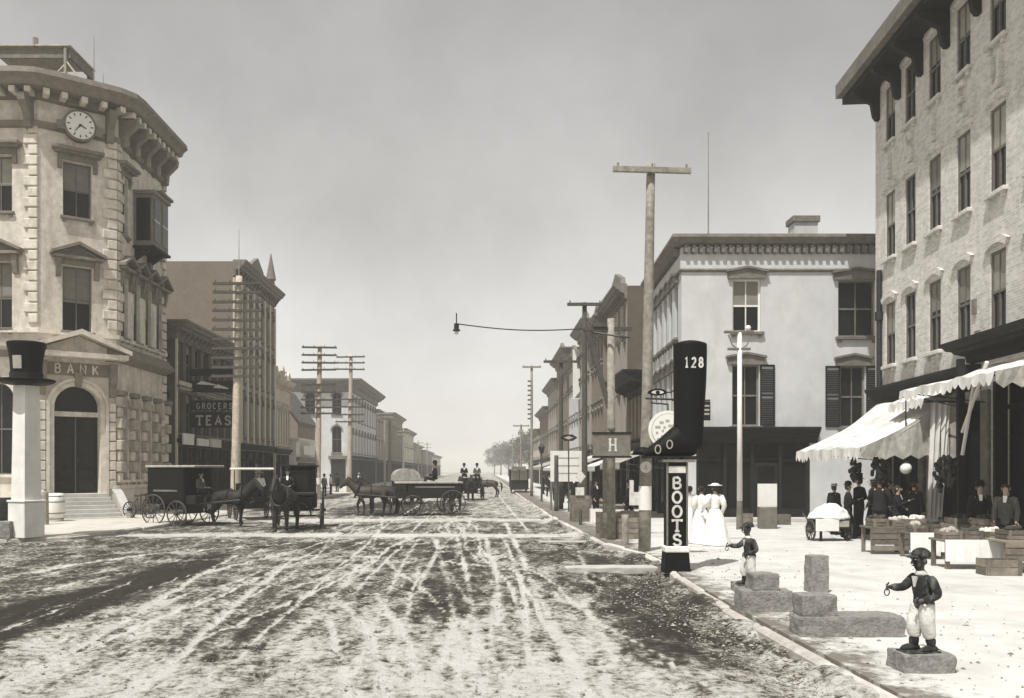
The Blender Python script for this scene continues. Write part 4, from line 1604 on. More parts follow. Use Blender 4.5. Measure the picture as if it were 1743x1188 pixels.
b5 = shop_building('small_white_shop', 'small one-storey white shop with a sign front beyond the cream block', 'L', -16.6, 77.6, 88, 4.9, 9,
                   M['whitewood'], M['whitewood'], M['whitewood'], floors=(), corn=(.35, .4), store=2.9, storem=M['trim2'], brackets=False)[0]
MB().box(.35, .42, 1.5, 6.0, 3.6, 4.4).build('sign_board', M['whitewood'], b5)
g = thing('brick_gable_house', 'brick house with dark gable behind the small white shop', 'building', (-19.5, 92, 0))
MB().prism([(-9, 0, 0), (0, 0, 0), (0, 0, 7.2), (-2.4, 0, 10.6), (-9, 0, 10.6)], (0, 9, 0)).build('wall', M['brick2'], g)
MB().prism([(.3, -.3, 7.0), (.3, -.3, 7.25), (-2.3, -.3, 10.95), (-9, -.3, 10.95), (-9, -.3, 10.65), (-2.4, -.3, 10.65)], (0, 9.6, 0)).build('roof', M['roof'], g)

b6, F6, S6 = shop_building('white_corner_block', 'white three-storey block with arched windows and heavy grey cornice', 'L', XL, 112, 138, 13.6, 16,
                           M['whitewall'], M['whitewall'], M['trim2'], floors=((4.4, 2.9, 9), (8.6, 2.9, 9)), ww=1.15, hood='arch', corn=(1.5, 1.6), store=3.6,
                           side_wins=[(14.2, 4.4, 1.2, 3.4), (14.2, 9.2, 1.2, 2.9), (10.8, 4.4, 1.3, 3.4), (10.8, 9.2, 1.3, 2.9), (7.2, 9.2, 1.3, 2.9), (7.2, 4.4, 1.3, 3.4)], blind=0, simple=True)
for u in (10.6, 14.4):
    S6.part('doorway', MB().box(-.9, .9, -.14, 0, 0, 3.6), M['trim'], u, .004)
    S6.part('door_hood', MB().box(-1.2, 1.2, -.4, 0, 3.601, 4.0), M['trim2'], u, .004)
MB().box(-10, -8.8, 3, 4, 13.5, 15).build('chimney', M['brick2'], b6)
far_l = [(138.5, 158, 11.6, 'brick3', 5, 'grey brick shop block just beyond the white corner block'), (158.5, 180, 12.4, 'brick2', 6, 'brown brick block with deep cornice far down the left'),
         (180.5, 207, 10.6, 'cream', 7, 'cream shop row far down the left side'), (208, 240, 8.4, 'brick3', 6, 'low grey block near the far left end'),
         (241, 285, 7.6, 'brick2', 6, 'low brown block near the far left end'), (286, 345, 7.2, 'cream', 6, 'last hazy cream block on the left')]
for (y0, y1, h, m, n, lab) in far_l:
    nf = 2 if h > 9 else 1
    fl = [(4.4, 2.4, n), (7.7, 2.2, n)][:nf]
    shop_building('far_shop_block', lab, 'L', XL + random.uniform(-.3, .3), y0, y1, h, 14, M[m], M[m], M['trim2'], floors=fl, ww=1.1, corn=(.9, .9),
                  store=3.4, simple=True, brackets=False, blind=0, group='far buildings of the left row')

# ================================================================ RIGHT ROW
XR = 8.35
ra = shop_building('bracketed_shop', 'low dark shop with boldly overhanging cornice beside the white corner building', 'R', XR, 45.3, 51.3, 7.1, 12,
                   M['brick2'], M['brick2'], M['trim'], floors=((3.9, 2.3, 5),), ww=.7, hood='flat', corn=(1.5, .8), store=3.2, blind=0)[0]
rb_, FRB, SRB = shop_building('tall_brick_shop', 'tall dark brick block with bare side wall and carved parapet', 'R', XR, 51.6, 60, 13.0, 12,
                              M['brick3'], M['brick'], M['trim2'], floors=((4.3, 2.4, 4), (7.6, 2.3, 4), (10.3, 1.8, 4)), ww=.8, hood='seg', corn=(.8, .9), store=3.4)
FRB.part('parapet_crest', MB().prism([(1.6, 0, 13.1), (6.8, 0, 13.1), (6.4, 0, 13.9), (4.2, 0, 14.6), (2, 0, 13.9)], (0, .3, 0)), M['trim2'], 0, .1)
for (x, z, w, h) in ((.6, 8.5, .9, .7), (1.4, 8.9, .8, .8), (.75, 7.6, 1.3, .8)):
    MB().box(x, x + w, -.5, -.01, z - 1.0, z - 1.0 + h * .8).build('box_vent', M['whitewood'] if z > 8 else M['trim2'], rb_)
right_rows = [
    (60.3, 67, 12.6, 'brick2', 4, 3, 'brown brick shop behind the arc-lamp bracket'),
    (67.3, 75, 13.6, 'brick3', 4, 3, 'grey brick shop with rounded crest in the right row'),
    (75.3, 84, 12.0, 'whitewall', 4, 3, 'pale painted shop in the middle of the right row'),
    (84.4, 97, 13.8, 'brick2', 5, 3, 'brown brick block with stepped crest on the right'),
    (97.4, 112, 12.2, 'brick3', 5, 2, 'grey brick block towards the far right end'),
    (112.5, 130, 10.2, 'brick2', 5, 2, 'low brown block before the far trees'),
    (131, 152, 8.2, 'cream', 5, 1, 'last low cream block before the far trees')]
for (y0, y1, h, m, n, nf, lab) in right_rows:
    fl = [(4.2, 2.2, n), (7.2, 2.1, n), (9.9, 1.6, n)][:nf]
    r_, f_, s_ = shop_building('row_shop', lab, 'R', XR - .2 + random.uniform(-.25, .25), y0, y1, h, 13, M[m], M[m if m != 'whitewall' else 'brick3'], M['trim2'], floors=fl, ww=.85,
                               hood='seg' if y0 < 95 else 'flat', corn=(.8, .9), store=3.3, simple=y0 > 66, brackets=y0 < 90, blind=0, group='shops of the right row')
    if nf == 3:
        Lh = (y1 - y0) / 2
        f_.part('parapet_crest', MB().prism([(Lh - 2.2, 0, h + .1), (Lh + 2.2, 0, h + .1), (Lh + 1.6, 0, h + .9), (Lh, 0, h + 1.5), (Lh - 1.6, 0, h + .9)], (0, .3, 0)), M['trim2'], 0, .1)
# painted wall signs facing the camera on the pale shop
ws = thing('wall_sign', 'white painted sign board with a dark square high on the right row', 'sign', (XR - .9, 74.6, 8.2))
MB().box(0, 1.9, -.12, 0, 0, 4.2).build('board', M['whitewood'], ws)
MB().box(.35, 1.5, -.135, -.121, 2.6, 3.6).build('square', M['trim2'], ws)
MB().box(.6, 1.25, -.145, -.136, 2.85, 3.35).build('square_centre', M['whitewood'], ws)
MB().prism([(.15, -.135, .1), (.5, -.135, .1), (1.75, -.135, 1.3), (1.75, -.135, 1.6), (1.4, -.135, 1.6)], (0, .013, 0)).build('stripe', M['trim2'], ws)


# ================================================================ POLES
def pole(name, label, x, y, h, r0, r1, arms=(), m='pole', lean=(0, 0), z0=.1, cat='utility pole', group='utility poles along the street', brace=False):
    root = thing(name, label, cat, (x, y, 0), 0, group)
    n = 7
    path = [(lean[0] * i / n, lean[1] * i / n, z0 - .15 + (h - z0 + .15) * i / n) for i in range(n + 1)]
    MB().tube(path, [(r0 + (r1 - r0) * i / n) * (1 + .03 * math.sin(i * 2.3 + x)) for i in range(n + 1)], 10).build('shaft', M[m], root, smooth=True)
    for (z, hw, *t) in arms:
        tilt = t[0] if t else 0
        cx = lean[0] * z / h
        a = MB()
        a.box(-hw, hw, -.06, .06, -.065, .065)
        k = max(2, int(hw * 2 / .55))
        for i in range(k):
            px_ = -hw + .12 + (2 * hw - .24) * i / (k - 1)
            a.tube([(px_, 0, .06), (px_, 0, .16)], [.02, .035], 5)
        rr = r0 + (r1 - r0) * z / h
        o = a.build('crossarm', M['pole_d'] if m != 'pole' else M['pole'], root, (cx, -rr - .055, z))
        o.rotation_euler.y = tilt
    return root


main_pole = pole('utility_pole', 'tall weathered pole with one crossarm rising beside the boot sign', 4.13, 22.8, wz(280, 22.8), .165, .11, ((wz(293, 22.8), 1.0, R(1.5)),), lean=(.17, 0))
poles_r = [(995, 38.5, 515, .14, ((519, 30),), 'second pole behind the arc-lamp bracket', 3.9),
           (955, 47.0, 612, .13, ((616, 30),), 'slim dark pole with one crossarm beyond the second pole', 4.0),
           (905, 70.0, 622, .13, ((625, 16),), 'pole with steps and short crossarm near the far streetcar', 3.75),
           (887, 95.0, 722, .13, ((725, 14),), 'small far pole left of the stepped pole', 3.9),
           (873, 125.0, 745, .13, (), 'tiny far pole in front of the hazy trees', 4.0)]
for (px, Y, ptop, r, arms, lab, xx) in poles_r:
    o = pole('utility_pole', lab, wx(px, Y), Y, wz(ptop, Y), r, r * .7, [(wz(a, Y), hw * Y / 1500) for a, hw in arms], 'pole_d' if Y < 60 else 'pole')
    if px == 905:
        for k in range(9):
            z = wz(650 + k * 8, Y)
            MB().box(-.32, -.02, -.05, .05, 0, .12).build('step', M['pole_d'], o, (0, 0, z))


def multi_pole(label, px, Y, ptop, arm_py, hw, m='pole_l', mast=None):
    o = pole('telegraph_pole', label, wx(px, Y), Y, wz(ptop, Y), .25, .16, [(wz(a, Y), hw, random.uniform(-.015, .015)) for a in arm_py], m, cat='telegraph pole', group='many-armed telegraph poles on the left', lean=(.2, 0))
    if mast:
        MB().tube([(.2, 0, wz(ptop, Y) - .3), (.2, 0, wz(mast, Y))], [.03, .01], 6).build('mast', M['pole'], o)
    return o


multi_pole('tallest telegraph pole with eleven crossarms in front of the brick block', 400, 44, 470, [484, 499, 515, 530, 546, 562, 578, 594, 610, 626, 641], 1.22, mast=390)
multi_pole('telegraph pole with ten crossarms before the white corner block', 540, 66, 588, [592, 605, 618, 630, 655, 668, 681, 694, 704], 1.3)
multi_pole('third telegraph pole whose arms overlap the white corner block', 594, 84, 603, [608, 618, 629, 680, 693, 706, 718], 1.35)
for (px, Y, pt, lab) in ((655, 118, 700, 'dark short telegraph pole beyond the white corner block'), (687, 150, 730, 'hazy telegraph pole down the left row'), (712, 190, 750, 'faint telegraph pole near the far left end'), (727, 230, 752, 'faintest telegraph pole by the street end')):
    pole('telegraph_pole', lab, wx(px, Y), Y, wz(pt, Y), .17, .11, [(wz(pt + 4, Y), 1.1), (wz(pt + 10, Y), 1.1)], 'pole', cat='telegraph pole', group='many-armed telegraph poles on the left')
pole('hitching_post', 'dark stubby post between the second pole and the slim pole', wx(947, 45), 45, wz(775, 45), .12, .11, (), 'pole_d', cat='post', group='posts on the right pavement')

# arc lamp hung over the crossing from a bracket
br = thing('lamp_bracket', 'timber bracket with strut reaching over the street from a pole', 'bracket', (wx(1040, 26.5), 26.5, 0))
bz = wz(562, 26.5)
MB().tube([(0, 0, 0.0), (0, 0, bz + .35)], [.14, .11], 10).build('post', M['pole'], br, smooth=True)
MB().box(-.85, .62, -.06, .06, bz - .02, bz + .09).build('arm', M['pole_d'], br)
MB().prism([(-.78, -.05, bz - .03), (-.60, -.05, bz - .03), (.02, -.05, bz - 2.35), (-.12, -.05, bz - 2.35)], (0, .1, 0)).build('strut', M['pole_d'], br)
MB().tube([(-.6, 0, bz - .05), (.2, -.4, bz - .25), (.5, -.4, bz - .28)], .03, 6).build('stay', M['iron'], br)
MB().box(-.55, -.15, -.1, .1, bz + .091, bz + .2).build('cleat', M['pole_d'], br)
cable = MB()
xa, xb = wx(777, 26.5), wx(998, 26.5)
za, zb = wz(551, 26.5), wz(559, 26.5)
pts = [(xa + (xb - xa) * i / 16, 26.5, za + (zb - za) * i / 16 - .12 * math.sin(PI * i / 16)) for i in range(17)]
cable.tube(pts, .018, 5)
cable.build('lamp_cable', M['iron'], label='black cable running from the bracket to the hanging lamp', cat='cable')
al = thing('arc_lamp', 'small arc lamp hanging over the middle of the street', 'lamp', (xa, 26.5, za))
MB().tube([(0, 0, .32), (0, 0, -.02)], .02, 6).build('rod', M['iron'], al)
MB().lathe([(.03, .02), (.075, -.0), (.075, -.16), (.11, -.18), (.11, -.22)], n=12).build('housing', M['iron'], al)
MB().ball((0, 0, -.27), .06).build('globe', M['globe'], al, smooth=True)


# ================================================================ BIG SIGNS
def tophat_sign():
    Y = 27.5
    x = wx(45, Y)
    r = thing('top_hat_sign', 'giant black top hat on a tall white square post by the bank', 'sign', (x, Y, .1), R(-24))
    MB().cbox(-.37, .37, -.37, .37, 0, 1.10, .02).build('plinth', M['whitewood'], r)
    MB().cbox(-.40, .40, -.40, .40, 1.101, 1.17, .02).build('plinth_cap', M['whitewood'], r)
    MB().add([(-.30, -.30, 1.171), (.30, -.30, 1.171), (.30, .30, 1.171), (-.30, .30, 1.171), (-.26, -.26, 4.72), (.26, -.26, 4.72), (.26, .26, 4.72), (-.26, .26, 4.72)],
             [(0, 3, 2, 1), (4, 5, 6, 7), (0, 1, 5, 4), (1, 2, 6, 5), (2, 3, 7, 6), (3, 0, 4, 7)]).build('shaft', M['whitewood'], r)
    h = MB()
    h.lathe([(.02, 4.78), (.60, 4.74), (.82, 4.83), (.86, 4.92), (.80, 4.93), (.62, 4.87), (.47, 4.86), (.45, 5.2), (.48, 5.6), (.56, 5.98), (.58, 6.06), (.54, 6.10), (.02, 6.08)], n=28)
    hat = subd(h.build('hat', M['black'], r, smooth=True))
    MB().lathe([(.478, 4.88), (.478, 5.12), (.455, 5.12), (.455, 4.88)], n=28).build('hat_band', M['trim'], r)
    lab = MB()
    N = 6
    V, F = [], []
    for k in range(N + 1):
        a = R(-90 + 24 - 4) + R(-16 + 32 * k / N)
        for rr, z in ((.495, 5.22), (.525, 5.62)):
            V.append((rr * math.cos(a), rr * math.sin(a), z))
    for k in range(N):
        F.append((2 * k, 2 * k + 2, 2 * k + 3, 2 * k + 1))
    lab.add(V, F).build('label_patch', M['letter_d'], r)


tophat_sign()


def boot_sign():
    Y = 18.3
    x = wx(1150, Y)
    r = thing('boot_sign', 'giant black boot standing on a black post lettered BOOTS', 'sign', (x, Y, .08))
    ft = MB()
    ft.add([(-.27, -.2, 0), (.27, -.2, 0), (.27, .24, 0), (-.27, .24, 0), (-.24, -.17, .42), (.24, -.17, .42), (.24, .21, .42), (-.24, .21, .42)],
           [(0, 3, 2, 1), (4, 5, 6, 7), (0, 1, 5, 4), (1, 2, 6, 5), (2, 3, 7, 6), (3, 0, 4, 7)])
    ft.build('foot_block', M['black'], r)
    MB().cbox(-.255, .255, -.19, .23, .421, .55, .02).build('base_moulding', M['whitewood'], r)
    MB().box(-.21, .21, -.14, .18, .551, 2.28).build('post', M['black'], r)
    fm = MB()
    for s_ in (-1, 1):
        fm.box(s_ * .205 - .018, s_ * .205 + .018, -.165, -.141, .56, 2.27)
    fm.build('edge_strip', M['trim2'], r)
    MB().box(-.31, .37, -.2, .24, 2.281, 2.335).build('top_board', M['trim2'], r)
    MB().box(-.175, .175, -.152, -.141, 2.06, 2.20).build('white_panel', M['letter'], r)
    letters('BOOTS', r, (0, -.142, 1.74), .22, .225, .048, M['letter'], .293, .008, 0, vertical=True)
    # the boot itself
    b = MB()
    x0 = .27
    rings = []
    for (z, cx, rx, ry) in ((2.52, .22, .36, .26), (2.66, .24, .34, .27), (2.82, .26, .33, .27), (3.05, .27, .31, .27), (3.35, .28, .315, .29), (3.8, .29, .34, .31), (4.25, .30, .345, .32), (4.62, .30, .35, .325), (4.70, .30, .35, .325), (4.735, .30, .345, .32), (4.75, .30, .32, .30), (4.80, .30, .16, .14), (4.81, .30, .05, .05)):
        rings.append((cx, 0, z, rx, ry))
    b.loft(rings, 20)
    boot = subd(b.build('boot_leg', M['black'], r, smooth=True))
    f = MB()
    V = []
    path = [(.45, 2.56, .16, .20), (.25, 2.66, .27, .27), (0.02, 2.76, .36, .27), (-.17, 2.66, .27, .26), (-.36, 2.56, .19, .25), (-.56, 2.49, .12, .2), (-.64, 2.46, .07, .12), (-.665, 2.45, .02, .03)]
    n = 16
    F = []
    for (px_, pz, rz_, ry_) in path:
        for k in range(n):
            t = 2 * PI * k / n
            zz = pz + rz_ * math.sin(t)
            V.append((px_, ry_ * math.cos(t), max(2.41, zz)))
    m_ = len(path)
    for i in range(m_ - 1):
        for k in range(n):
            k2 = (k + 1) % n
            F.append((i * n + k, i * n + k2, (i + 1) * n + k2, (i + 1) * n + k))
    F += [tuple(range(n)), tuple((m_ - 1) * n + k for k in range(n))[::-1]]
    f.add(V, F)
    subd(f.build('boot_foot', M['black'], r, smooth=True))
    so = MB()
    so.prism([(.5, -.2, 2.34), (.12, -.2, 2.34), (.12, -.2, 2.38), (-.1, -.2, 2.385), (-.66, -.2, 2.36), (-.68, -.2, 2.41), (.5, -.2, 2.41)], (0, .4, 0))
    so.build('boot_sole', M['trim'], r)
    letters('128', r, (.30, -.332, 4.22), .11, .19, .034, M['letter'], .145, .006)
    for k, ch in enumerate('OO'):
        link('letter', letter_mesh(ch, .14, .17, .022, .006, M['letter_d']), r, (-.42 + k * .24, -.262, 2.46 + k * .1), 0)


boot_sign()


def eye_sign():
    Y = 22.3
    x, z = wx(1119, Y), wz(668, Y)
    r = thing('eye_sign', 'painted eye shop sign on an iron arm beside the tall pole', 'sign', (x, Y, z))
    def lens(a, b, y0, y1, mm, nm):
        mb = MB()
        N = 14
        top = [(a * math.cos(PI * k / N), y0, b * math.sin(PI * k / N) ** 1.3) for k in range(N + 1)]
        bot = [(-a * math.cos(PI * k / N), y0, -b * math.sin(PI * k / N) ** 1.3 * .8) for k in range(1, N)]
        mb.prism(top + bot, (0, y1 - y0, 0))
        mb.build(nm, mm, r)
    lens(.25, .10, -.02, .02, M['black'], 'lid')
    lens(.155, .055, -.034, -.0205, M['letter'], 'white_of_eye')
    MB().lathe([(.05, .035), (.05, .05)], n=14).xf(Matrix.Rotation(R(90), 4, 'X')).build('iris', M['black'], r)
    MB().tube([(-.30, 0, -.15), (.75, 0, -.19)], .028, 6).build('arm', M['iron'], r)
    for s_ in (-.15, .15):
        MB().tube([(s_, 0, -.05), (s_, 0, -.16)], .012, 5).build('hanger', M['iron'], r)
    MB().tube([(.25, 0, .0), (.35, 0, .01), (.42, 0, .06), (.6, 0, .06)], .018, 5).build('scroll', M['iron'], r)


eye_sign()


def disc_sign():
    Y = 21.2
    x, z = wx(1137, Y), wz(732, Y)
    r = thing('disc_sign', 'round white lettered sign half hidden behind the giant boot', 'sign', (x, Y, z))
    D = lambda rr, a, b: MB().lathe([(rr, a), (rr, b)], n=36).xf(Matrix.Rotation(R(90), 4, 'X'))
    D(.47, -.04, .02).build('rim', M['whitewood'], r)
    D(.40, .021, .03).build('ring_line', M['letter_d'], r)
    D(.385, .0305, .036).build('face', M['globe'], r)
    for (dx, dz, w) in ((-.16, .18, .10), (-.02, .22, .09), (-.25, .07, .13), (-.09, .06, .06), (-.13, -.02, .05), (-.27, -.07, .05), (-.24, -.22, .07), (-.13, -.20, .06), (.1, .1, .2), (.12, -.1, .22)):
        MB().box(-w / 2, w / 2, -.041, -.0365, -.03, .03).build('ink_mark', M['letter_d'], r, (dx, 0, dz))
    MB().prism([(-.18, -.041, -.14), (-.16, -.041, -.155), (.14, -.041, -.09), (.14, -.041, -.07)], (0, .004, 0)).build('pointer', M['black'], r)
    MB().tube([(0, 0, .46), (0, 0, .62), (-.3, .6, .7)], .02, 6).build('hanger', M['iron'], r)


disc_sign()
t = thing('pole_notice', 'small round white notice nailed to the tall pole', 'notice', (wx(1097, 22.8), 22.62, wz(795, 22.8)))
MB().lathe([(.15, 0), (.15, .02)], n=20).xf(Matrix.Rotation(R(90), 4, 'X')).build('disc', M['letter'], t)
MB().prism([(-.05, -.024, -.06), (.05, -.024, -.06), (0, -.024, .08)], (0, .003, 0)).build('mark', M['letter_d'], t)
pb = MB()
V, F = [], []
for k in range(9):
    a = R(-165 + 150 * k / 8)
    for z in (0, .62):
        V.append((.172 * math.cos(a), .172 * math.sin(a), z))
for k in range(8):
    F.append((2 * k, 2 * k + 2, 2 * k + 3, 2 * k + 1))
pb.add(V, F).build('paper_bill', M['whitewood'], None, (4.145, 22.8, wz(868, 22.8)), label='white paper bill wrapped round the tall pole', cat='poster')
hb = thing('cap_sign', 'small dark cap-shaped sign fixed left of the tall pole', 'sign', (wx(1093, 22.6), 22.5, wz(772, 22.6)))
MB().lathe([(.26, 0), (.25, .05), (.18, .14), (.02, .17)], n=16).build('cap', M['black'], hb, smooth=True)
MB().box(-.3, .05, -.2, .0, -.04, -.001).build('peak', M['black'], hb)

hs = thing('letter_sign', 'dark board with a white H on a pole above the crate', 'sign', (wx(1041, 25.9), 25.9, wz(776, 25.9)))
MB().box(-.55, .55, -.04, .04, 0, .64).build('board', M['trim2'], hs)
fb = MB()
fb.box(-.58, .58, -.06, -.041, .641, .70)
fb.box(-.58, .58, -.06, -.041, -.06, -.001)
fb.build('frame', M['trim'], hs)
letters('H', hs, (.03, -.042, .16), .27, .33, .06, M['letter'], depth=.008)
MB().ball((0, 0, .80), .12, .12, .1).build('finial', M['trim2'], hs, smooth=True)
e2 = thing('small_eye_sign', 'small far eye sign under the slim pole', 'sign', (wx(968, 44), 44, wz(745, 44)))
MB().prism([(-.45, 0, 0), (-.2, 0, .16), (.2, 0, .16), (.45, 0, 0), (.2, 0, -.16), (-.2, 0, -.16)], (0, .05, 0)).build('lid', M['trim'], e2)
MB().prism([(-.25, -.01, 0), (0, -.01, .09), (.25, -.01, 0), (0, -.01, -.09)], (0, .009, 0)).build('eye_white', M['letter_d'], e2)
MB().tube([(0, .02, -.15), (0, .02, wz(745, 44) * -1 + .12)], .04, 6).build('post', M['pole_d'], e2)

# projecting grocery signs on the left
gs = thing('grocery_sign', 'stack of black projecting boards lettered GROCERS and TEAS', 'sign', (-16.9, 50.6, 0))
MB().box(.0, 2.45, -.05, .05, wz(728, 50.6), wz(703, 50.6)).build('tea_board', M['black'], gs)
MB().box(.0, 2.6, -.05, .05, wz(698, 50.6), wz(683, 50.6)).build('grocer_board', M['black'], gs)
MB().box(.0, 2.5, -.05, .05, wz(668, 50.6), wz(648, 50.6)).build('upper_board', M['trim'], gs)
MB().box(.0, 2.4, -.05, .05, wz(640, 50.6), wz(628, 50.6)).build('top_board', M['trim'], gs)
letters('TEAS', gs, (1.35, -.052, wz(723, 50.6)), .40, .50, .10, M['letter_d'], .54, .01)
letters('GROCERS', gs, (1.4, -.052, wz(696, 50.6)), .22, .32, .05, M['letter_d'], .31, .01)
for (x0, x1, z) in ((.35, 1.5, 654), (1.3, 2.2, 660)):
    zz = wz(z, 50.6)
    MB().prism([(x0, -.06, zz), (x1, -.06, zz - .08), (x1, -.06, zz - .02), (x0 + .3, -.06, zz + .2)], (0, .008, 0)).build('white_flourish', M['letter'], gs)
for z in (640, 703, 683):
    MB().tube([(0, 0, wz(z, 50.6) + .03), (2.6, 0, wz(z, 50.6) + .03)], .04, 6).build('iron_bar', M['iron'], gs)

# white street lamp post in front of the white corner building
lp_ = thing('white_lamp_post', 'slim white lamp post with cross arms before the white corner building', 'lamp post', (wx(1259, 31), 31, .11))
H_ = wz(566, 31) - .11
MB().tube([(0, 0, 0), (0, 0, 1.0)], [.12, .10], 10).build('base', M['trim2'], lp_)
MB().tube([(0, 0, 1.0), (0, 0, H_)], [.095, .075], 10).build('shaft', M['whitewood'], lp_, smooth=True)
for z, w in ((H_ - .02, .55), (H_ - .62, .42)):
    MB().cbox(-w, w * .9, -.07, .07, z, z + .09, .02).build('cross_arm', M['trim2'], lp_)
for s_ in (-1, 1):
    MB().tube([(0, 0, H_ - .6), (s_ * .25, 0, H_ - .45), (s_ * .4, 0, H_ - .08)], .025, 6).build('scroll', M['trim2'], lp_)
MB().ball((.3, 0, H_ + .16), .1).build('globe', M['globe'], lp_, smooth=True)
ss = thing('bracket_sign', 'small striped sign projecting to the right of the boot', 'sign', (wx(1200, 24), 24, wz(700, 24)))
MB().box(-.15, .14, -.03, .03, -.25, .27).build('board', M['trim'], ss)
for k in range(3):
    MB().box(-.08, .11, -.036, -.031, .12 - k * .11, .17 - k * .11).build('stripe', M['letter_d'], ss)
MB().tube([(-.9, 0, .3), (.14, 0, .3)], .022, 5).build('arm', M['iron'], ss)

# ================================================================ PEOPLE
def skin_mesh(name, verts, edges, radii, m, root=0, extra_roots=()):
    me = bpy.data.meshes.new(name)
    me.from_pydata(verts, edges, [])
    me.materials.append(m)
    me.update()
    o = bpy.data.objects.new(name, me)
    COL.objects.link(o)
    sk = o.modifiers.new('skin', 'SKIN')
    sk.use_smooth_shade = True
    for i, r in enumerate(radii):
        d = me.skin_vertices[0].data[i]
        d.radius = r if isinstance(r, tuple) else (r, r)
        d.use_root = (i == root or i in extra_roots)
    subd(o, 1)
    return o


TEX = bpy.data.textures.new('folds', 'CLOUDS')
TEX.noise_scale = .07
TEX2 = bpy.data.textures.new('big_folds', 'CLOUDS')
TEX2.noise_scale = .16


def crumple(o, st=.014, tex=None):
    subd(o, 2)
    m = o.modifiers.new('folds', 'DISPLACE')
    m.texture = tex or TEX
    m.strength = st
    m.texture_coords = 'LOCAL'
    return o


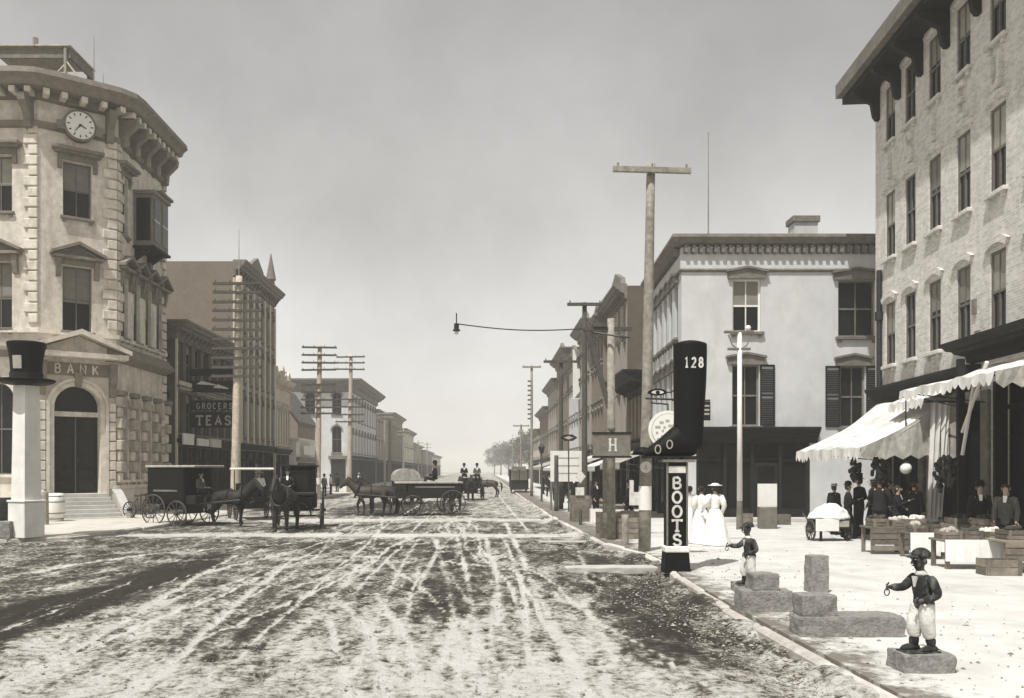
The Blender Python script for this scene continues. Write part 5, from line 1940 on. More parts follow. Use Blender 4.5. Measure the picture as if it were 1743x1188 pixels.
def person(label, x, y, z, yaw, h=1.72, pose='stand', coat='blackcloth', legs='blackcloth', hat='bowler', dress=None, group=None, arms=None, hairm='hair', apron=False):
    s = h / 1.74
    root = thing('person', label, 'person', (x, y, z), yaw, group)
    root.scale = (s, s, s)
    dz = -.83 if pose == 'sit' else 0
    V, E, Rr = [], [], []

    def v(p, r, par=None):
        V.append((p[0], p[1], p[2] + dz))
        Rr.append(r)
        if par is not None:
            E.append((par, len(V) - 1))
        return len(V) - 1
    pel = v((0, 0, .95), (.13, .10))
    wa = v((0, .0, 1.12), (.115, .085), pel)
    chs = v((0, .005, 1.33), (.13, .09), wa)
    nb = v((0, .01, 1.46), .055, chs)
    nk = v((0, 0, 1.52), .048, nb)
    jw = v((0, -.02, 1.585), (.062, .07), nk)
    hd = v((0, -.005, 1.66), (.078, .095), jw)
    tp = v((0, .005, 1.725), (.05, .06), hd)
    J = {}
    A = arms or [((-.23, .03, 1.13), (-.22, -.10, .92)), ((.23, .03, 1.13), (.22, -.10, .92))]
    if pose == 'sit' and not arms:
        A = [((-.24, .0, 1.15), (-.12, -.28, 1.12)), ((.24, .0, 1.15), (.12, -.28, 1.12))]
    roots = []
    for i, sx in enumerate((-1, 1)):
        sh = v((sx * .17, .01, 1.415), .052, chs)
        el = v(A[i][0], .04, sh)
        wr = v(A[i][1], .028, el)
        d = (Vector(A[i][1]) - Vector(A[i][0])).normalized()
        pm = Vector(A[i][1]) + d * .07
        pa = v(tuple(pm), (.034, .022), wr)
        side = Vector((1, 0, 0)) if abs(d.x) < .8 else Vector((0, 1, 0))
        for k, ln in enumerate((.07, .085, .09, .08)):
            f0 = pm + side * (-.03 + .02 * k) + d * .02
            i0 = v(tuple(f0), .009)
            roots.append(i0)
            i1 = v(tuple(f0 + d * ln * .6 + Vector((0, -.01, 0))), .0085, i0)
            v(tuple(f0 + d * ln + Vector((0, -.03, -.005))), .007, i1)
        i0 = v(tuple(pm - side * .03 * -sx - d * .03), .010)
        roots.append(i0)
        i1 = v(tuple(pm - side * .055 * -sx + d * .0), .009, i0)
        v(tuple(pm - side * .062 * -sx + d * .035 + Vector((0, -.01, 0))), .008, i1)
        J['sh', sx], J['el', sx], J['wr', sx] = Vector((sx * .17, .01, 1.415)), Vector(A[i][0]), Vector(A[i][1])
    stride = .16 if pose == 'walk' else .02
    for sx in (-1, 1):
        st = stride * sx
        if pose == 'sit':
            hp_, kn, an, to = (sx * .1, -.02, .93), (sx * .14, -.45, .98), (sx * .14, -.50, .55), (sx * .14, -.66, .50)
        else:
            hp_, kn, an, to = (sx * .09, 0, .9), (sx * .1, -.02 - st * .6, .5), (sx * .1, .03 - st, .09 + (.05 if pose == 'walk' and sx < 0 else 0)), (sx * .12, -.12 - st, .045)
        a = v(hp_, .085, pel)
        b = v(kn, .058, a)
        c = v(an, .04, b)
        v(to, .036, c)
        J['hp', sx], J['kn', sx], J['an', sx], J['to', sx] = map(Vector, (hp_, kn, an, to))
    body = skin_mesh('body', V, E, Rr, M['skin'], 0, roots)
    body.parent = root
    # face
    MB().prism([(-.012, -.105, 1.62 + dz), (.012, -.105, 1.62 + dz), (0, -.10, 1.67 + dz)], (0, -.02, -.006)).build('nose', M['skin'], root)
    for sx in (-1, 1):
        MB().ball((sx * .032, -.092, 1.672 + dz), .012, .010, .009, 6, 5).build('eye', M['black'], root, smooth=True)
        MB().ball((sx * .082, .005, 1.65 + dz), .014, .025, .035, 6, 5).build('ear', M['skin'], root, smooth=True)
    MB().box(-.024, .024, -.098, -.088, 1.598 + dz, 1.604 + dz).build('mouth', M['hair'], root)
    # hair
    hm = MB().loft([(0, .03, 1.57 + dz, .065, .06), (0, .022, 1.64 + dz, .088, .088), (0, .018, 1.70 + dz, .088, .092), (0, .012, 1.745 + dz, .06, .065), (0, .01, 1.755 + dz, .02, .02)], 12)
    hm.build('hair', M[hairm], root, smooth=True)
    if dress:
        hm2 = MB().ball((0, .09, 1.68 + dz), .05, .05, .05, 8, 6).build('bun', M[hairm], root, smooth=True)
    # clothes
    cm = M[dress or coat]

    def sleeve(sx):
        s0, e0, w0 = (J[k, sx] for k in ('sh', 'el', 'wr'))
        off = Vector((0, 0, dz))
        pts = [s0 + off + Vector((-sx * .05, 0, .01)), s0 + off + Vector((sx * .0, 0, 0)), (s0 + e0) / 2 + off, e0 + off, (e0 + w0) / 2 + off, w0 + off]
        puff = 1.5 if dress else 1
        MB().tube(pts, [.07, .078 * (1.15 if dress else 1), .07 * puff, .058 * (1.3 if dress else 1), .052, .045], 10).build('sleeve', cm, root, smooth=True)
    for sx in (-1, 1):
        sleeve(sx)
    if dress:
        MB().loft([(0, .02, 1.02, .135, .11), (0, .01, 1.1, .12, .10), (0, 0, 1.2, .14, .115), (0, -.01, 1.32, .165, .135), (0, .01, 1.42, .15, .10), (0, .01, 1.48, .065, .06), (0, .01, 1.5, .06, .055)], 16).build('bodice', cm, root, smooth=True)
        n = 28
        mb = MB()
        Vv, Ff = [], []
        lv = [(1.06, .13, .11, 0), (1.0, .17, .15, .02), (.85, .23, .23, .05), (.6, .29, .31, .08), (.3, .35, .38, .11), (.02, .41, .45, .13)]
        for (z_, rx, ry, wv) in lv:
            for k in range(n):
                t = 2 * PI * k / n
                q = 1 + wv * .35 * math.cos(9 * t + .4) + wv * .25 * math.sin(14 * t)
                Vv.append((rx * q * math.cos(t), .03 + ry * q * math.sin(t) + (1.06 - z_) * .05, z_))
        for i in range(len(lv) - 1):
            for k in range(n):
                k2 = (k + 1) % n
                Ff.append((i * n + k, i * n + k2, (i + 1) * n + k2, (i + 1) * n + k))
        crumple(mb.add(Vv, Ff).build('skirt', cm, root, smooth=True), .05, TEX2)
    else:
        zb = .80 if pose != 'sit' else .90
        crumple(MB().loft([(0, .015, zb + dz, .185, .145), (0, .012, .98 + dz, .168, .132), (0, .008, 1.12 + dz, .155, .12), (0, .0, 1.28 + dz, .178, .135), (0, .005, 1.40 + dz, .17, .11), (0, .01, 1.465 + dz, .075, .065), (0, .005, 1.50 + dz, .062, .06)], 16).build('coat', cm, root, smooth=True), .025)
        if apron:
            MB().box(-.13, .13, -.152, -.146, .5 + dz, 1.25 + dz).build('apron', M['whitecloth'], root)
        MB().prism([(-.03, -.128, 1.34 + dz), (.03, -.128, 1.34 + dz), (.045, -.075, 1.49 + dz), (-.045, -.075, 1.49 + dz)], (0, -.008, 0)).build('shirt_front', M['whitecloth'], root)
        for sx in (-1, 1):
            off = Vector((0, 0, dz))
            hp_, kn, an, to = (J[k, sx] + off for k in ('hp', 'kn', 'an', 'to'))
            MB().tube([hp_ + Vector((0, .01, .06 if pose != 'sit' else 0)), hp_, (hp_ + kn) / 2, kn, (kn + an) / 2, an + Vector((0, 0, .0))], [.105, .105, .09, .075, .07, .066], 10).build('trouser_leg', M[legs], root, smooth=True)
            MB().tube([an + Vector((0, .045, -.035)), an + Vector((0, 0, -.02)), (an + to) / 2 + Vector((0, 0, -.01)), to + Vector((0, -.02, 0))], [.045, .055, .05, .03], 8).build('shoe', M['black'], root, smooth=True)
    if hat == 'bowler':
        MB().lathe([(.155, 0), (.16, .012), (.11, .018), (.108, .07), (.085, .125), (.02, .145)], (0, .005, 1.715 + dz), 18).build('hat', M['black'], root, smooth=True)
    elif hat == 'straw':
        MB().lathe([(.19, 0), (.19, .012), (.10, .016), (.098, .09), (.02, .092)], (0, .005, 1.72 + dz), 18).build('hat', M['whitecloth'], root)
        MB().lathe([(.1005, .018), (.1, .05)], (0, .005, 1.72 + dz), 18).build('hat_band', M['black'], root)
    elif hat == 'flat':
        MB().lathe([(.21, 0), (.21, .015), (.11, .03), (.10, .06), (.03, .075)], (0, .01, 1.735 + dz), 18).build('hat', M['whitecloth'] if dress else M['black'], root, smooth=True)
    elif hat == 'top':
        MB().lathe([(.17, 0), (.17, .012), (.105, .02), (.10, .12), (.108, .18), (.02, .182)], (0, .005, 1.72 + dz), 18).build('hat', M['black'], root, smooth=True)
    return root


# two women in white walking away, a third just ahead
person('woman in white dress and flat straw hat, nearest the second statue', wx(1217, 24.6), 24.6, .11, R(186), 1.66, 'walk', dress='whitecloth', hat='flat', group='women in white on the pavement',
       arms=[((-.26, .05, 1.14), (-.22, -.05, .9)), ((.3, -.02, 1.15), (.28, -.22, 1.02))])
person('bareheaded woman in white dress just right of the BOOTS post', wx(1194, 25.2), 25.2, .11, R(172), 1.62, 'walk', dress='whitecloth', hat=None, group='women in white on the pavement')
person('woman in white half hidden behind the BOOTS post', wx(1174, 26.5), 26.5, .11, R(180), 1.6, 'stand', dress='whitecloth', hat=None, group='women in white on the pavement')
# men under the awning
mg = 'men standing under the awning'
person('man in dark coat and straw hat behind the white cart', wx(1420, 28.4), 28.4, .11, R(120), 1.6, 'stand', hat='straw', group=mg)
person('man in dark suit and bowler right of the white cart', wx(1444, 26.6), 26.6, .11, R(70), 1.66, 'walk', hat='bowler', group=mg, arms=[((-.24, -.05, 1.16), (-.15, -.25, 1.25)), ((.25, .08, 1.14), (.22, .05, .9))])
person('man in dark suit in the middle of the awning group', wx(1462, 27.6), 27.6, .11, R(215), 1.83, 'stand', hat='top', group=mg, arms=[((-.26, .06, 1.16), (-.12, -.12, 1.02)), ((.27, .05, 1.16), (.10, -.14, 1.0))])
person('stout man in long dark coat leaning at the crate stand', wx(1497, 25.3), 25.3, .11, R(140), 1.86, 'stand', hat='bowler', group=mg, arms=[((-.3, .02, 1.17), (-.2, -.24, 1.02)), ((.28, -.05, 1.17), (.2, -.3, 1.1))])
person('man with dark coat and white shirt at the fruit tables', wx(1528, 24.7), 24.7, .11, R(55), 1.64, 'walk', hat=None, group=mg, arms=[((-.22, -.08, 1.18), (-.1, -.3, 1.3)), ((.24, .0, 1.14), (.2, -.2, 1.05))])
person('bareheaded vendor in grey coat standing behind the nearest fruit table', wx(1712, 20.2), 20.2, .11, R(-40), 1.75, 'stand', coat='greycloth', hat=None, group=mg)
person('man in shirtsleeves at the back of the awning group', wx(1486, 28.4), 28.4, .11, R(220), 1.73, 'walk', coat='greycloth', hat='straw', group=mg)
person('man in black half hidden by the hanging curtain', wx(1556, 24.6), 24.6, .11, R(120), 1.78, 'stand', hat='bowler', group=mg)
person('bareheaded man in black deep under the awning', wx(1515, 27.0), 27.0, .11, R(40), 1.75, 'stand', hat=None, group=mg)
person('shopkeeper in dark waistcoat behind the tallest crate', wx(1668, 21.6), 21.6, .11, R(-20), 1.74, 'stand', coat='blackcloth', hat='bowler', group=mg)
# people farther down both pavements
rg = 'people on the far right pavement'
for i, (px, Y, c, hh, lab) in enumerate(((1006, 38.5, 'blackcloth', 'bowler', 'man in black beside the tall wooden box'), (985, 47, 'greycloth', 'bowler', 'man in grey beyond the tall wooden box'),
        (972, 52, 'blackcloth', 'bowler', 'dark suited man near the slim pole'), (958, 56, 'blackcloth', None, 'bareheaded man near the slim pole'), (940, 60, 'greycloth', 'bowler', 'grey suited man at the kerb by the dark post'),
        (930, 68, 'blackcloth', 'top', 'man in top hat far down the right pavement'), (921, 76, 'blackcloth', 'bowler', 'tiny dark man near the streetcar'), (1062, 33, 'blackcloth', 'bowler', 'man in shadow under the awning behind the H sign'))):
    person(lab, wx(px, Y) + .2, Y, .11, R(random.uniform(0, 360)), 1.7 + random.uniform(-.08, .06), 'walk' if i % 2 else 'stand', coat=c, hat=hh, group=rg)
lg = 'people on the left pavement'
for i, (px, Y, c, hh, lab) in enumerate(((552, 70, 'greycloth', 'bowler', 'man in grey at the foot of the armed telegraph pole'), (563, 76, 'whitecloth', 'straw', 'man in white shirt by the white corner block'), (574, 84, 'blackcloth', 'bowler', 'dark suited man by the white corner block'), (611, 100, 'whitecloth', 'straw', 'far man in white near the third telegraph pole'))):
    person(lab, wx(px, Y), Y, .11, R(random.uniform(0, 360)), 1.7, 'stand', coat=c, hat=hh, group=lg)


# ================================================================ HITCHING-POST STATUES
def statue(label, x, y, z, yaw, rot=0):
    """cast hitching figure of a standing boy: one continuous body, clothing and base as parts"""
    r = thing('hitching_statue', label, 'statue', (x, y, z), yaw, 'hitching-post statues at the kerb')
    V, E, Rr = [], [], []

    def v(p, rr, par=None):
        V.append(p)
        Rr.append(rr)
        if par is not None:
            E.append((par, len(V) - 1))
        return len(V) - 1
    pel = v((0, .03, .50), (.085, .08))
    wa = v((0, .035, .60), (.075, .07), pel)
    ch = v((0, .02, .735), (.085, .075), wa)
    nb = v((0, .02, .815), .045, ch)
    nk = v((0, .01, .85), .038, nb)
    jw = v((0, -.015, .895), (.05, .06), nk)
    hd = v((0, .0, .965), (.075, .085), jw)
    tp = v((0, .01, 1.03), (.055, .06), hd)
    roots = []
    # right arm reaches forward with the ring, left arm bent at the belt
    armp = [((-.125, .03, .77), (-.13, -.10, .66), (-.08, -.28, .675)), ((.125, .04, .77), (.17, .10, .60), (.10, -.05, .55))]
    for (s0, e0, w0) in armp:
        a = v(s0, .045, ch)
        b = v(e0, .036, a)
        c = v(w0, .026, b)
        d = (Vector(w0) - Vector(e0)).normalized()
        pm = Vector(w0) + d * .045
        pa = v(tuple(pm), (.03, .022), c)
        for k, ln in enumerate((.045, .055, .055, .045)):
            f0 = pm + Vector((0, 0, .027 - .018 * k)) + d * .01
            i0 = v(tuple(f0), .0095)
            roots.append(i0)
            i1 = v(tuple(f0 + d * ln * .6 + Vector((.01, 0, 0))), .009, i0)
            v(tuple(f0 + d * ln * .7 + Vector((.03, .01, 0))), .008, i1)
        i0 = v(tuple(pm + Vector((0, 0, .03))), .010)
        roots.append(i0)
        i1 = v(tuple(pm + Vector((.015, 0, .048)) + d * .01), .009, i0)
        v(tuple(pm + Vector((.03, 0, .04)) + d * .03), .008, i1)
    legp = [((-.055, .03, .47), (-.06, -.02, .26), (-.065, -.02, .055), (-.075, -.13, .028)), ((.055, .04, .47), (.065, .05, .26), (.065, .09, .055), (.08, -.01, .028))]
    for hp_, kn, an, to in legp:
        a = v(hp_, .065, pel)
        b = v(kn, .05, a)
        c = v(an, .038, b)
        v(to, .03, c)
    o = skin_mesh('body', V, E, Rr, M['statue_dark'], 0, roots)
    o.parent = r
    # face: nose, eyes, ears, mouth
    MB().prism([(-.014, -.084, .925), (.014, -.084, .925), (0, -.075, .975)], (0, -.02, -.004)).build('nose', M['statue_dark'], r)
    for sx in (-1, 1):
        MB().ball((sx * .032, -.076, .972), .013, .008, .009, 8, 5).build('eye', M['statue_white'], r, smooth=True)
        MB().ball((sx * .078, .005, .95), .014, .024, .032, 8, 5).build('ear', M['statue_dark'], r, smooth=True)
    MB().box(-.026, .026, -.078, -.066, .899, .908).build('mouth', M['leather'], r)
    # cap with peak
    crumple(MB().loft([(0, .02, .99, .088, .098), (0, .018, 1.02, .094, .104), (0, .018, 1.06, .082, .09), (0, .018, 1.085, .045, .05), (0, .018, 1.092, .01, .01)], 16).build('cap', M['statue_dark'], r, smooth=True), .012)
    MB().prism([(-.07, -.07, .995), (-.045, -.125, .985), (.045, -.125, .985), (.07, -.07, .995)], (0, 0, .014)).build('cap_peak', M['statue_dark'], r)
    # collar, open jacket, waistcoat
    crumple(MB().loft([(0, .02, .795, .085, .075), (0, .015, .83, .06, .055), (0, .01, .855, .046, .046)], 14).build('collar', M['statue_white'], r, smooth=True), .012)
    crumple(MB().loft([(0, .05, .435, .115, .10), (0, .05, .50, .112, .10), (0, .04, .58, .10, .09), (0, .03, .68, .112, .095), (0, .025, .76, .118, .09), (0, .02, .81, .07, .06)], 18).build('jacket', M['statue_dark'], r, smooth=True), .02)
    MB().prism([(-.035, -.072, .79), (.035, -.072, .79), (.012, -.066, .68), (-.012, -.066, .68)], (0, .02, 0)).build('shirt_front', M['statue_white'], r)
    MB().ball((.11, -.03, .50), .022, .012, .02, 8, 5).build('jacket_button', M['statue_white'], r, smooth=True)
    for (s0, e0, w0) in armp:
        s0, e0, w0 = map(Vector, (s0, e0, w0))
        crumple(MB().tube([s0 * .75 + Vector((0, 0, .775)) * .25, s0, (s0 + e0) / 2, e0, (e0 + w0) / 2, w0], [.05, .056, .052, .046, .042, .038], 12).build('sleeve', M['statue_dark'], r, smooth=True), .012)
    # baggy trousers gathered at the knee and boots
    for hp_, kn, an, to in legp:
        hp_, kn, an, to = map(Vector, (hp_, kn, an, to))
        crumple(MB().tube([hp_ + Vector((0, .0, .05)), hp_, (hp_ + kn) / 2 + Vector((0, -.01, 0)), kn + Vector((0, -.01, .01)), kn * .55 + an * .45, kn * .45 + an * .55], [.078, .082, .080, .078, .068, .048], 14).build('trouser_leg', M['statue_white'], r, smooth=True), .02)
        crumple(MB().tube([kn * .5 + an * .5, kn * .25 + an * .75, an], [.056, .05, .048], 12).build('boot_shaft', M['statue_dark'], r, smooth=True), .012)
        MB().tube([an + Vector((0, .05, -.022)), an + Vector((0, .01, -.012)), (an + to) / 2 + Vector((0, 0, -.004)), to + Vector((0, -.01, 0)), to + Vector((0, -.04, -.006))], [.030, .045, .042, .034, .016], 10).build('boot', M['statue_dark'], r, smooth=True)
    MB().tube([Vector((-.06, -.345 + .03 * math.sin(2 * PI * k / 12), .655 + .035 * math.cos(2 * PI * k / 12) - .03)) for k in range(13)], .006, 6, False).build('tether_ring', M['iron'], r)
    # cast foot plate
    MB().cbox(-.12, .12, -.2, .17, -.0, .016, .006).build('foot_plate', M['statue_dark'], r)
    return r


def stone_block(label, x0, x1, y0, y1, z0, z1, m='granite', name='stone_block', cat='stone', group=None, rz=0):
    """rough-dressed stone with uneven faces"""
    w, d, h = x1 - x0, y1 - y0, z1 - z0
    nx, ny, nz = max(3, int(w / .09)), max(3, int(d / .09)), max(3, int(h / .07))
    import bmesh
    bm = bmesh.new()
    bmesh.ops.create_cube(bm, size=1)
    bmesh.ops.subdivide_edges(bm, edges=bm.edges[:], cuts=8, use_grid_fill=True)
    rr = random.Random(sum(ord(q) * (i_ + 1) for i_, q in enumerate(label)))
    sd = rr.random() * 50
    from mathutils import noise
    for v_ in bm.verts:
        p = Vector((v_.co.x * w, v_.co.y * d, (v_.co.z + .5) * h))
        e = sum(1 for c in (v_.co.x, v_.co.y, v_.co.z) if abs(abs(c) - .5) < 1e-4)
        k = 1 - .018 * max(0, e - 1)
        nv = noise.noise_vector(p * 7 + Vector((sd, 0, 0)))
        p = Vector((p.x * k, p.y * k, p.z if v_.co.z < -.49 else h / 2 + (p.z - h / 2) * k)) + Vector((nv.x, nv.y, nv.z * (0 if v_.co.z < -.49 else .7))) * .02
        v_.co = p
    me = bpy.data.meshes.new(name)
    bm.to_mesh(me)
    bm.free()
    me.materials.append(M[m])
    return link(name, me, None, ((x0 + x1) / 2, (y0 + y1) / 2, z0), rz, label, cat, group)


SZ = .11
s1x, s1y = wx(1568, 9.2), 9.2
stone_block('low stone block carrying the near statue', s1x - .25, s1x + .28, s1y - .16, s1y + .24, .06, .30, cat='stone block', group='stone blocks along the kerb')
statue('near hitching statue of a boy in dark jacket and white trousers, arm outstretched', s1x - .0, s1y + .03, .298, R(-78))
s2x, s2y = wx(1278, 15.2), 15.2
stone_block('small stone under the far statue', s2x - .30, s2x + .12, s2y - .16, s2y + .20, .08, .22, cat='stone block', group='stone blocks along the kerb')
statue('farther hitching statue of a boy facing the street beside stacked stones', s2x - .06, s2y, .218, R(-82))
stone_block('lower stone of the stack in front of the far statue', wx(1262, 13.0), wx(1348, 13.0), 12.95, 13.4, .05, .42, group='stone blocks along the kerb', cat='stone block')
stone_block('upper stone of the stack in front of the far statue', wx(1282, 13.0), wx(1326, 13.0), 13.0, 13.38, .418, .66, group='stone blocks along the kerb', cat='stone block')
stone_block('long lower stone of the mounting block between the statues', wx(1362, 11.05), wx(1540, 11.05), 11.0, 11.5, .05, .36, group='stone blocks along the kerb', cat='stone block')
stone_block('small upper stone of the mounting block between the statues', wx(1366, 11.05), wx(1426, 11.05), 11.05, 11.45, .358, .62, group='stone blocks along the kerb', cat='stone block')
stone_block('squat upright stone post behind the mounting block', wx(1376, 15.1), wx(1407, 15.1), 15.0, 15.3, .08, .74, name='stone_post', cat='stone post', rz=.05)
stone_block('little square stone at the kerb left of the far statue', wx(1243, 15.6), wx(1258, 15.6), 15.4, 15.6, .06, .24, group='stone blocks along the kerb', cat='stone block')
# plank / slab bridging the gutter
gb = stone_block('long pale stone slab bridging the muddy gutter by the BOOTS post', 1.75, 3.75, 18.95, 19.5, -.05, .10, m='flag', name='gutter_slab', cat='slab', rz=.03)
sb2 = thing('gutter_plank', 'short plank over the muddy hole near the crate', 'plank', (2.3, 26.1, 0))
MB().cbox(-.7, .7, -.15, .15, .05, .10, .01).build('board', M['flag'], sb2)
for s_ in (-1, 1):
    MB().box(s_ * .55 - .06, s_ * .55 + .06, -.12, .12, -.2, .049).build('bearer', M['plank'], sb2)


# ================================================================ VEHICLES AND HORSES
def horse(label, x, y, yaw, m='horse', s=1.0, group='carriage horses', step=0):
    """local: faces -y"""
    r = thing('horse', label, 'horse', (x, y, 0), yaw, group)
    r.scale = (s, s, s)
    V, E, Rr = [], [], []

    def v(p, rr, par=None):
        V.append(p)
        Rr.append(rr)
        if par is not None:
            E.append((par, len(V) - 1))
        return len(V) - 1
    b0 = v((0, .05, 1.13), (.29, .31))
    br_ = v((0, -.42, 1.14), (.27, .33), b0)
    sh = v((0, -.64, 1.22), (.21, .28), br_)
    n1 = v((0, -.84, 1.42), (.14, .21), sh)
    n2 = v((0, -1.02, 1.60), (.11, .155), n1)
    po = v((0, -1.14, 1.72), (.105, .13), n2)
    fa = v((0, -1.30, 1.57), (.095, .115), po)
    mz = v((0, -1.45, 1.38), (.075, .08), fa)
    v((0, -1.50, 1.30), (.065, .06), mz)
    for sx in (-1, 1):
        e = v((sx * .06, -1.10, 1.83), .032, po)
        v((sx * .07, -1.10, 1.92), .012, e)
    bl = v((0, .38, 1.15), (.28, .29), b0)
    rp = v((0, .72, 1.20), (.28, .29), bl)
    rt = v((0, .92, 1.14), (.15, .17), rp)
    for sx, st, lift in ((-1, .10 + step, 0), (1, -.12 - step, .04)):
        el = v((sx * .16, -.48, .90), (.10, .14), br_)
        kn = v((sx * .16, -.50 - st, .52 + lift), .072, el)
        fe = v((sx * .16, -.47 - st * .8, .16 + lift), .052, kn)
        v((sx * .16, -.54 - st * .8, .05 + lift), .075, fe)
    for sx, st, lift in ((-1, -.10 - step, 0), (1, .10 + step, 0)):
        stf = v((sx * .16, .58, .86), (.13, .19), rp)
        hk = v((sx * .16, .82 + st, .55), .078, stf)
        fe = v((sx * .16, .75 + st, .17), .054, hk)
        v((sx * .16, .67 + st, .05), .076, fe)
    o = skin_mesh('body', V, E, Rr, M[m], 0)
    o.parent = r
    MB().tube([(0, .98, 1.24), (0, 1.12, 1.1), (0, 1.14, .8), (0, 1.10, .5)], [.04, .08, .075, .02], 8).build('tail', M['hair'], r, smooth=True)
    mn = MB()
    pts = [(0, -.62, 1.50), (0, -.80, 1.62), (0, -.97, 1.74), (0, -1.08, 1.84)]
    for a, b in zip(pts[:-1], pts[1:]):
        a, b = Vector(a), Vector(b)
        mn.prism([a + Vector((-.03, 0, -.06)), b + Vector((-.03, 0, -.06)), b + Vector((-.03, .05, .03)), a + Vector((-.03, .05, .05))], (.06, 0, 0))
    mn.build('mane', M['hair'], r)
    col_ = [(.27 * math.cos(2 * PI * k / 16), -.66 + .12 * math.sin(2 * PI * k / 16), 1.22 + .34 * math.sin(2 * PI * k / 16)) for k in range(17)]
    MB().tube(col_, .045, 7, False).build('collar', M['leather'], r, smooth=True)
    MB().tube([(.31 * math.cos(2 * PI * k / 16), .0, 1.13 + .34 * math.sin(2 * PI * k / 16)) for k in range(17)], .025, 6, False).build('girth_strap', M['leather'], r, smooth=True)
    for sx in (-1, 1):
        MB().tube([(sx * .25, -.68, 1.2), (sx * .31, 0, 1.05), (sx * .33, 1.3, .85)], .018, 6).build('trace', M['leather'], r)
    br2 = [(.10 * math.cos(2 * PI * k / 12), -1.37 + .07 * math.sin(2 * PI * k / 12), 1.48 + .10 * math.sin(2 * PI * k / 12)) for k in range(13)]
    MB().tube(br2, .012, 6, False).build('noseband', M['leather'], r)
    return r


def wheel(parent, x, y, R_, n=12, m='wheel'):
    """wheel in the yz plane at (x, y), resting on the ground"""
    def rim():
        mb = MB()
        mb.tube([(0, R_ * .965 * math.cos(2 * PI * k / 28), R_ * .965 * math.sin(2 * PI * k / 28)) for k in range(29)], (.03), 6, False)
        return mb.mesh('wheel', M[m], True)
    w = link('wheel', shared(('rim', R_, m), rim), parent, (x, y, R_ - .0))

    def sp():
        mb = MB()
        for k in range(n):
            a = 2 * PI * k / n
            mb.tube([(0, .06 * math.cos(a), .06 * math.sin(a)), (0, R_ * .95 * math.cos(a), R_ * .95 * math.sin(a))], .016, 5)
        return mb.mesh('spokes', M[m])
    link('spokes', shared(('sp', R_, n, m), sp), w)
    link('hub', shared(('hub', m), lambda: MB().tube([(-.11, 0, 0), (.11, 0, 0)], [.07, .07], 10).mesh('hub', M[m])), w)
    return w


def cab():
    Y = 33.2
    x = wx(507, Y)
    r = thing('closed_carriage', 'black closed carriage drawn by a dark horse towards the crossing', 'carriage', (x, Y, 0), R(8))
    b = MB()
    prof = [(-.15, .75), (-.2, 1.2), (-.2, 2.15), (0, 2.32), (1.5, 2.32), (1.65, 2.1), (1.65, 1.15), (1.5, .72)]
    b.prism([(-.62, p[0] + .5, p[1]) for p in prof], (1.24, 0, 0))
    b.build('body', M['black'], r)
    MB().cbox(-.68, .68, .25, 2.2, 2.321, 2.40, .02).build('roof', M['trim'], r)
    MB().box(-.36, .36, .285, .296, 1.35, 2.05).build('front_window', M['glass'], r)
    for s_ in (-1, 1):
        MB().box(s_ * .632 - .008, s_ * .632 + .008, .75, 1.55, 1.3, 2.1).build('side_window', M['glass'], r)
        MB().tube([(s_ * .75, .28, 1.65), (s_ * .75, .28, 1.9)], [.07, .09], 8).build('lamp', M['globe'], r)
        MB().tube([(s_ * .62, .28, 1.7), (s_ * .75, .28, 1.7)], .02, 5).build('lamp_arm', M['iron'], r)
        MB().tube([(s_ * .42, .0, .75), (s_ * .42, -1.3, .85), (s_ * .36, -2.6, 1.05)], .035, 6).build('shaft', M['trim'], r)
    MB().cbox(-.6, .6, -.45, .28, 1.25, 1.36, .02).build('driver_seat', M['leather'], r)
    MB().cbox(-.58, .58, -.72, .27, .72, .80, .02).build('foot_board', M['black'], r)
    MB().box(-.58, .58, -.79, -.73, .72, 1.2).build('dash', M['black'], r)
    MB().box(-.58, .58, -.2, .27, .801, 1.249).build('box', M['black'], r)
    for yy, RR in ((-.15, .48), (1.75, .62)):
        MB().tube([(-.85, yy, RR), (.85, yy, RR)], .04, 6).build('axle', M['iron'], r)
        for s_ in (-1, 1):
            wheel(r, s_ * .86, yy, RR)
        MB().tube([(-.5, yy, RR + .04), (-.45, yy, .74)], .03, 5).build('spring', M['iron'], r)
        MB().tube([(.5, yy, RR + .04), (.45, yy, .74)], .03, 5).build('spring', M['iron'], r)
    person('coachman in black sitting high on the closed carriage', x - .38 + .02, Y - .12, 1.32, R(8), 1.72, 'sit', hat='bowler', group='drivers')
    horse('dark horse facing the camera in front of the closed carriage', x - .02, Y - 2.0, R(-3), 'horse', 1.08)


cab()


def surrey(label, px, Y, yaw, roofm='whitewood'):
    x = wx(px, Y)
    r = thing('surrey_wagon', label, 'wagon', (x, Y, 0), yaw, 'parked wagons')
    b = MB()
    b.cbox(-.6, .6, -1.1, 1.1, .72, 1.02, .03)
    b.build('body', M['black'], r)
    for yy in (-.45, .55):
        MB().cbox(-.56, .56, yy - .22, yy + .22, 1.021, 1.2, .03).build('seat', M['leather'], r)
        MB().box(-.56, .56, yy + .20, yy + .27, 1.201, 1.6).build('seat_back', M['leather'], r)
    for sx in (-1, 1):
        for yy in (-.95, 1.0):
            MB().tube([(sx * .58, yy, 1.0), (sx * .58, yy, 2.2)], .025, 6).build('roof_post', M['iron'], r)
    MB().cbox(-.75, .75, -1.25, 1.25, 2.2, 2.30, .03).build('roof', M[roofm], r)
    for yy in (-.85, .85):
        MB().tube([(-.8, yy, .55), (.8, yy, .55)], .035, 6).build('axle', M['iron'], r)
        MB().box(-.4, .4, yy - .06, yy + .06, .58, .719).build('spring', M['iron'], r)
        for sx in (-1, 1):
            wheel(r, sx * .82, yy, .55)
    for sx in (-1, 1):
        MB().tube([(sx * .4, -1.0, .7), (sx * .35, -2.6, .9)], .03, 6).build('shaft', M['wheel'], r)
    return r


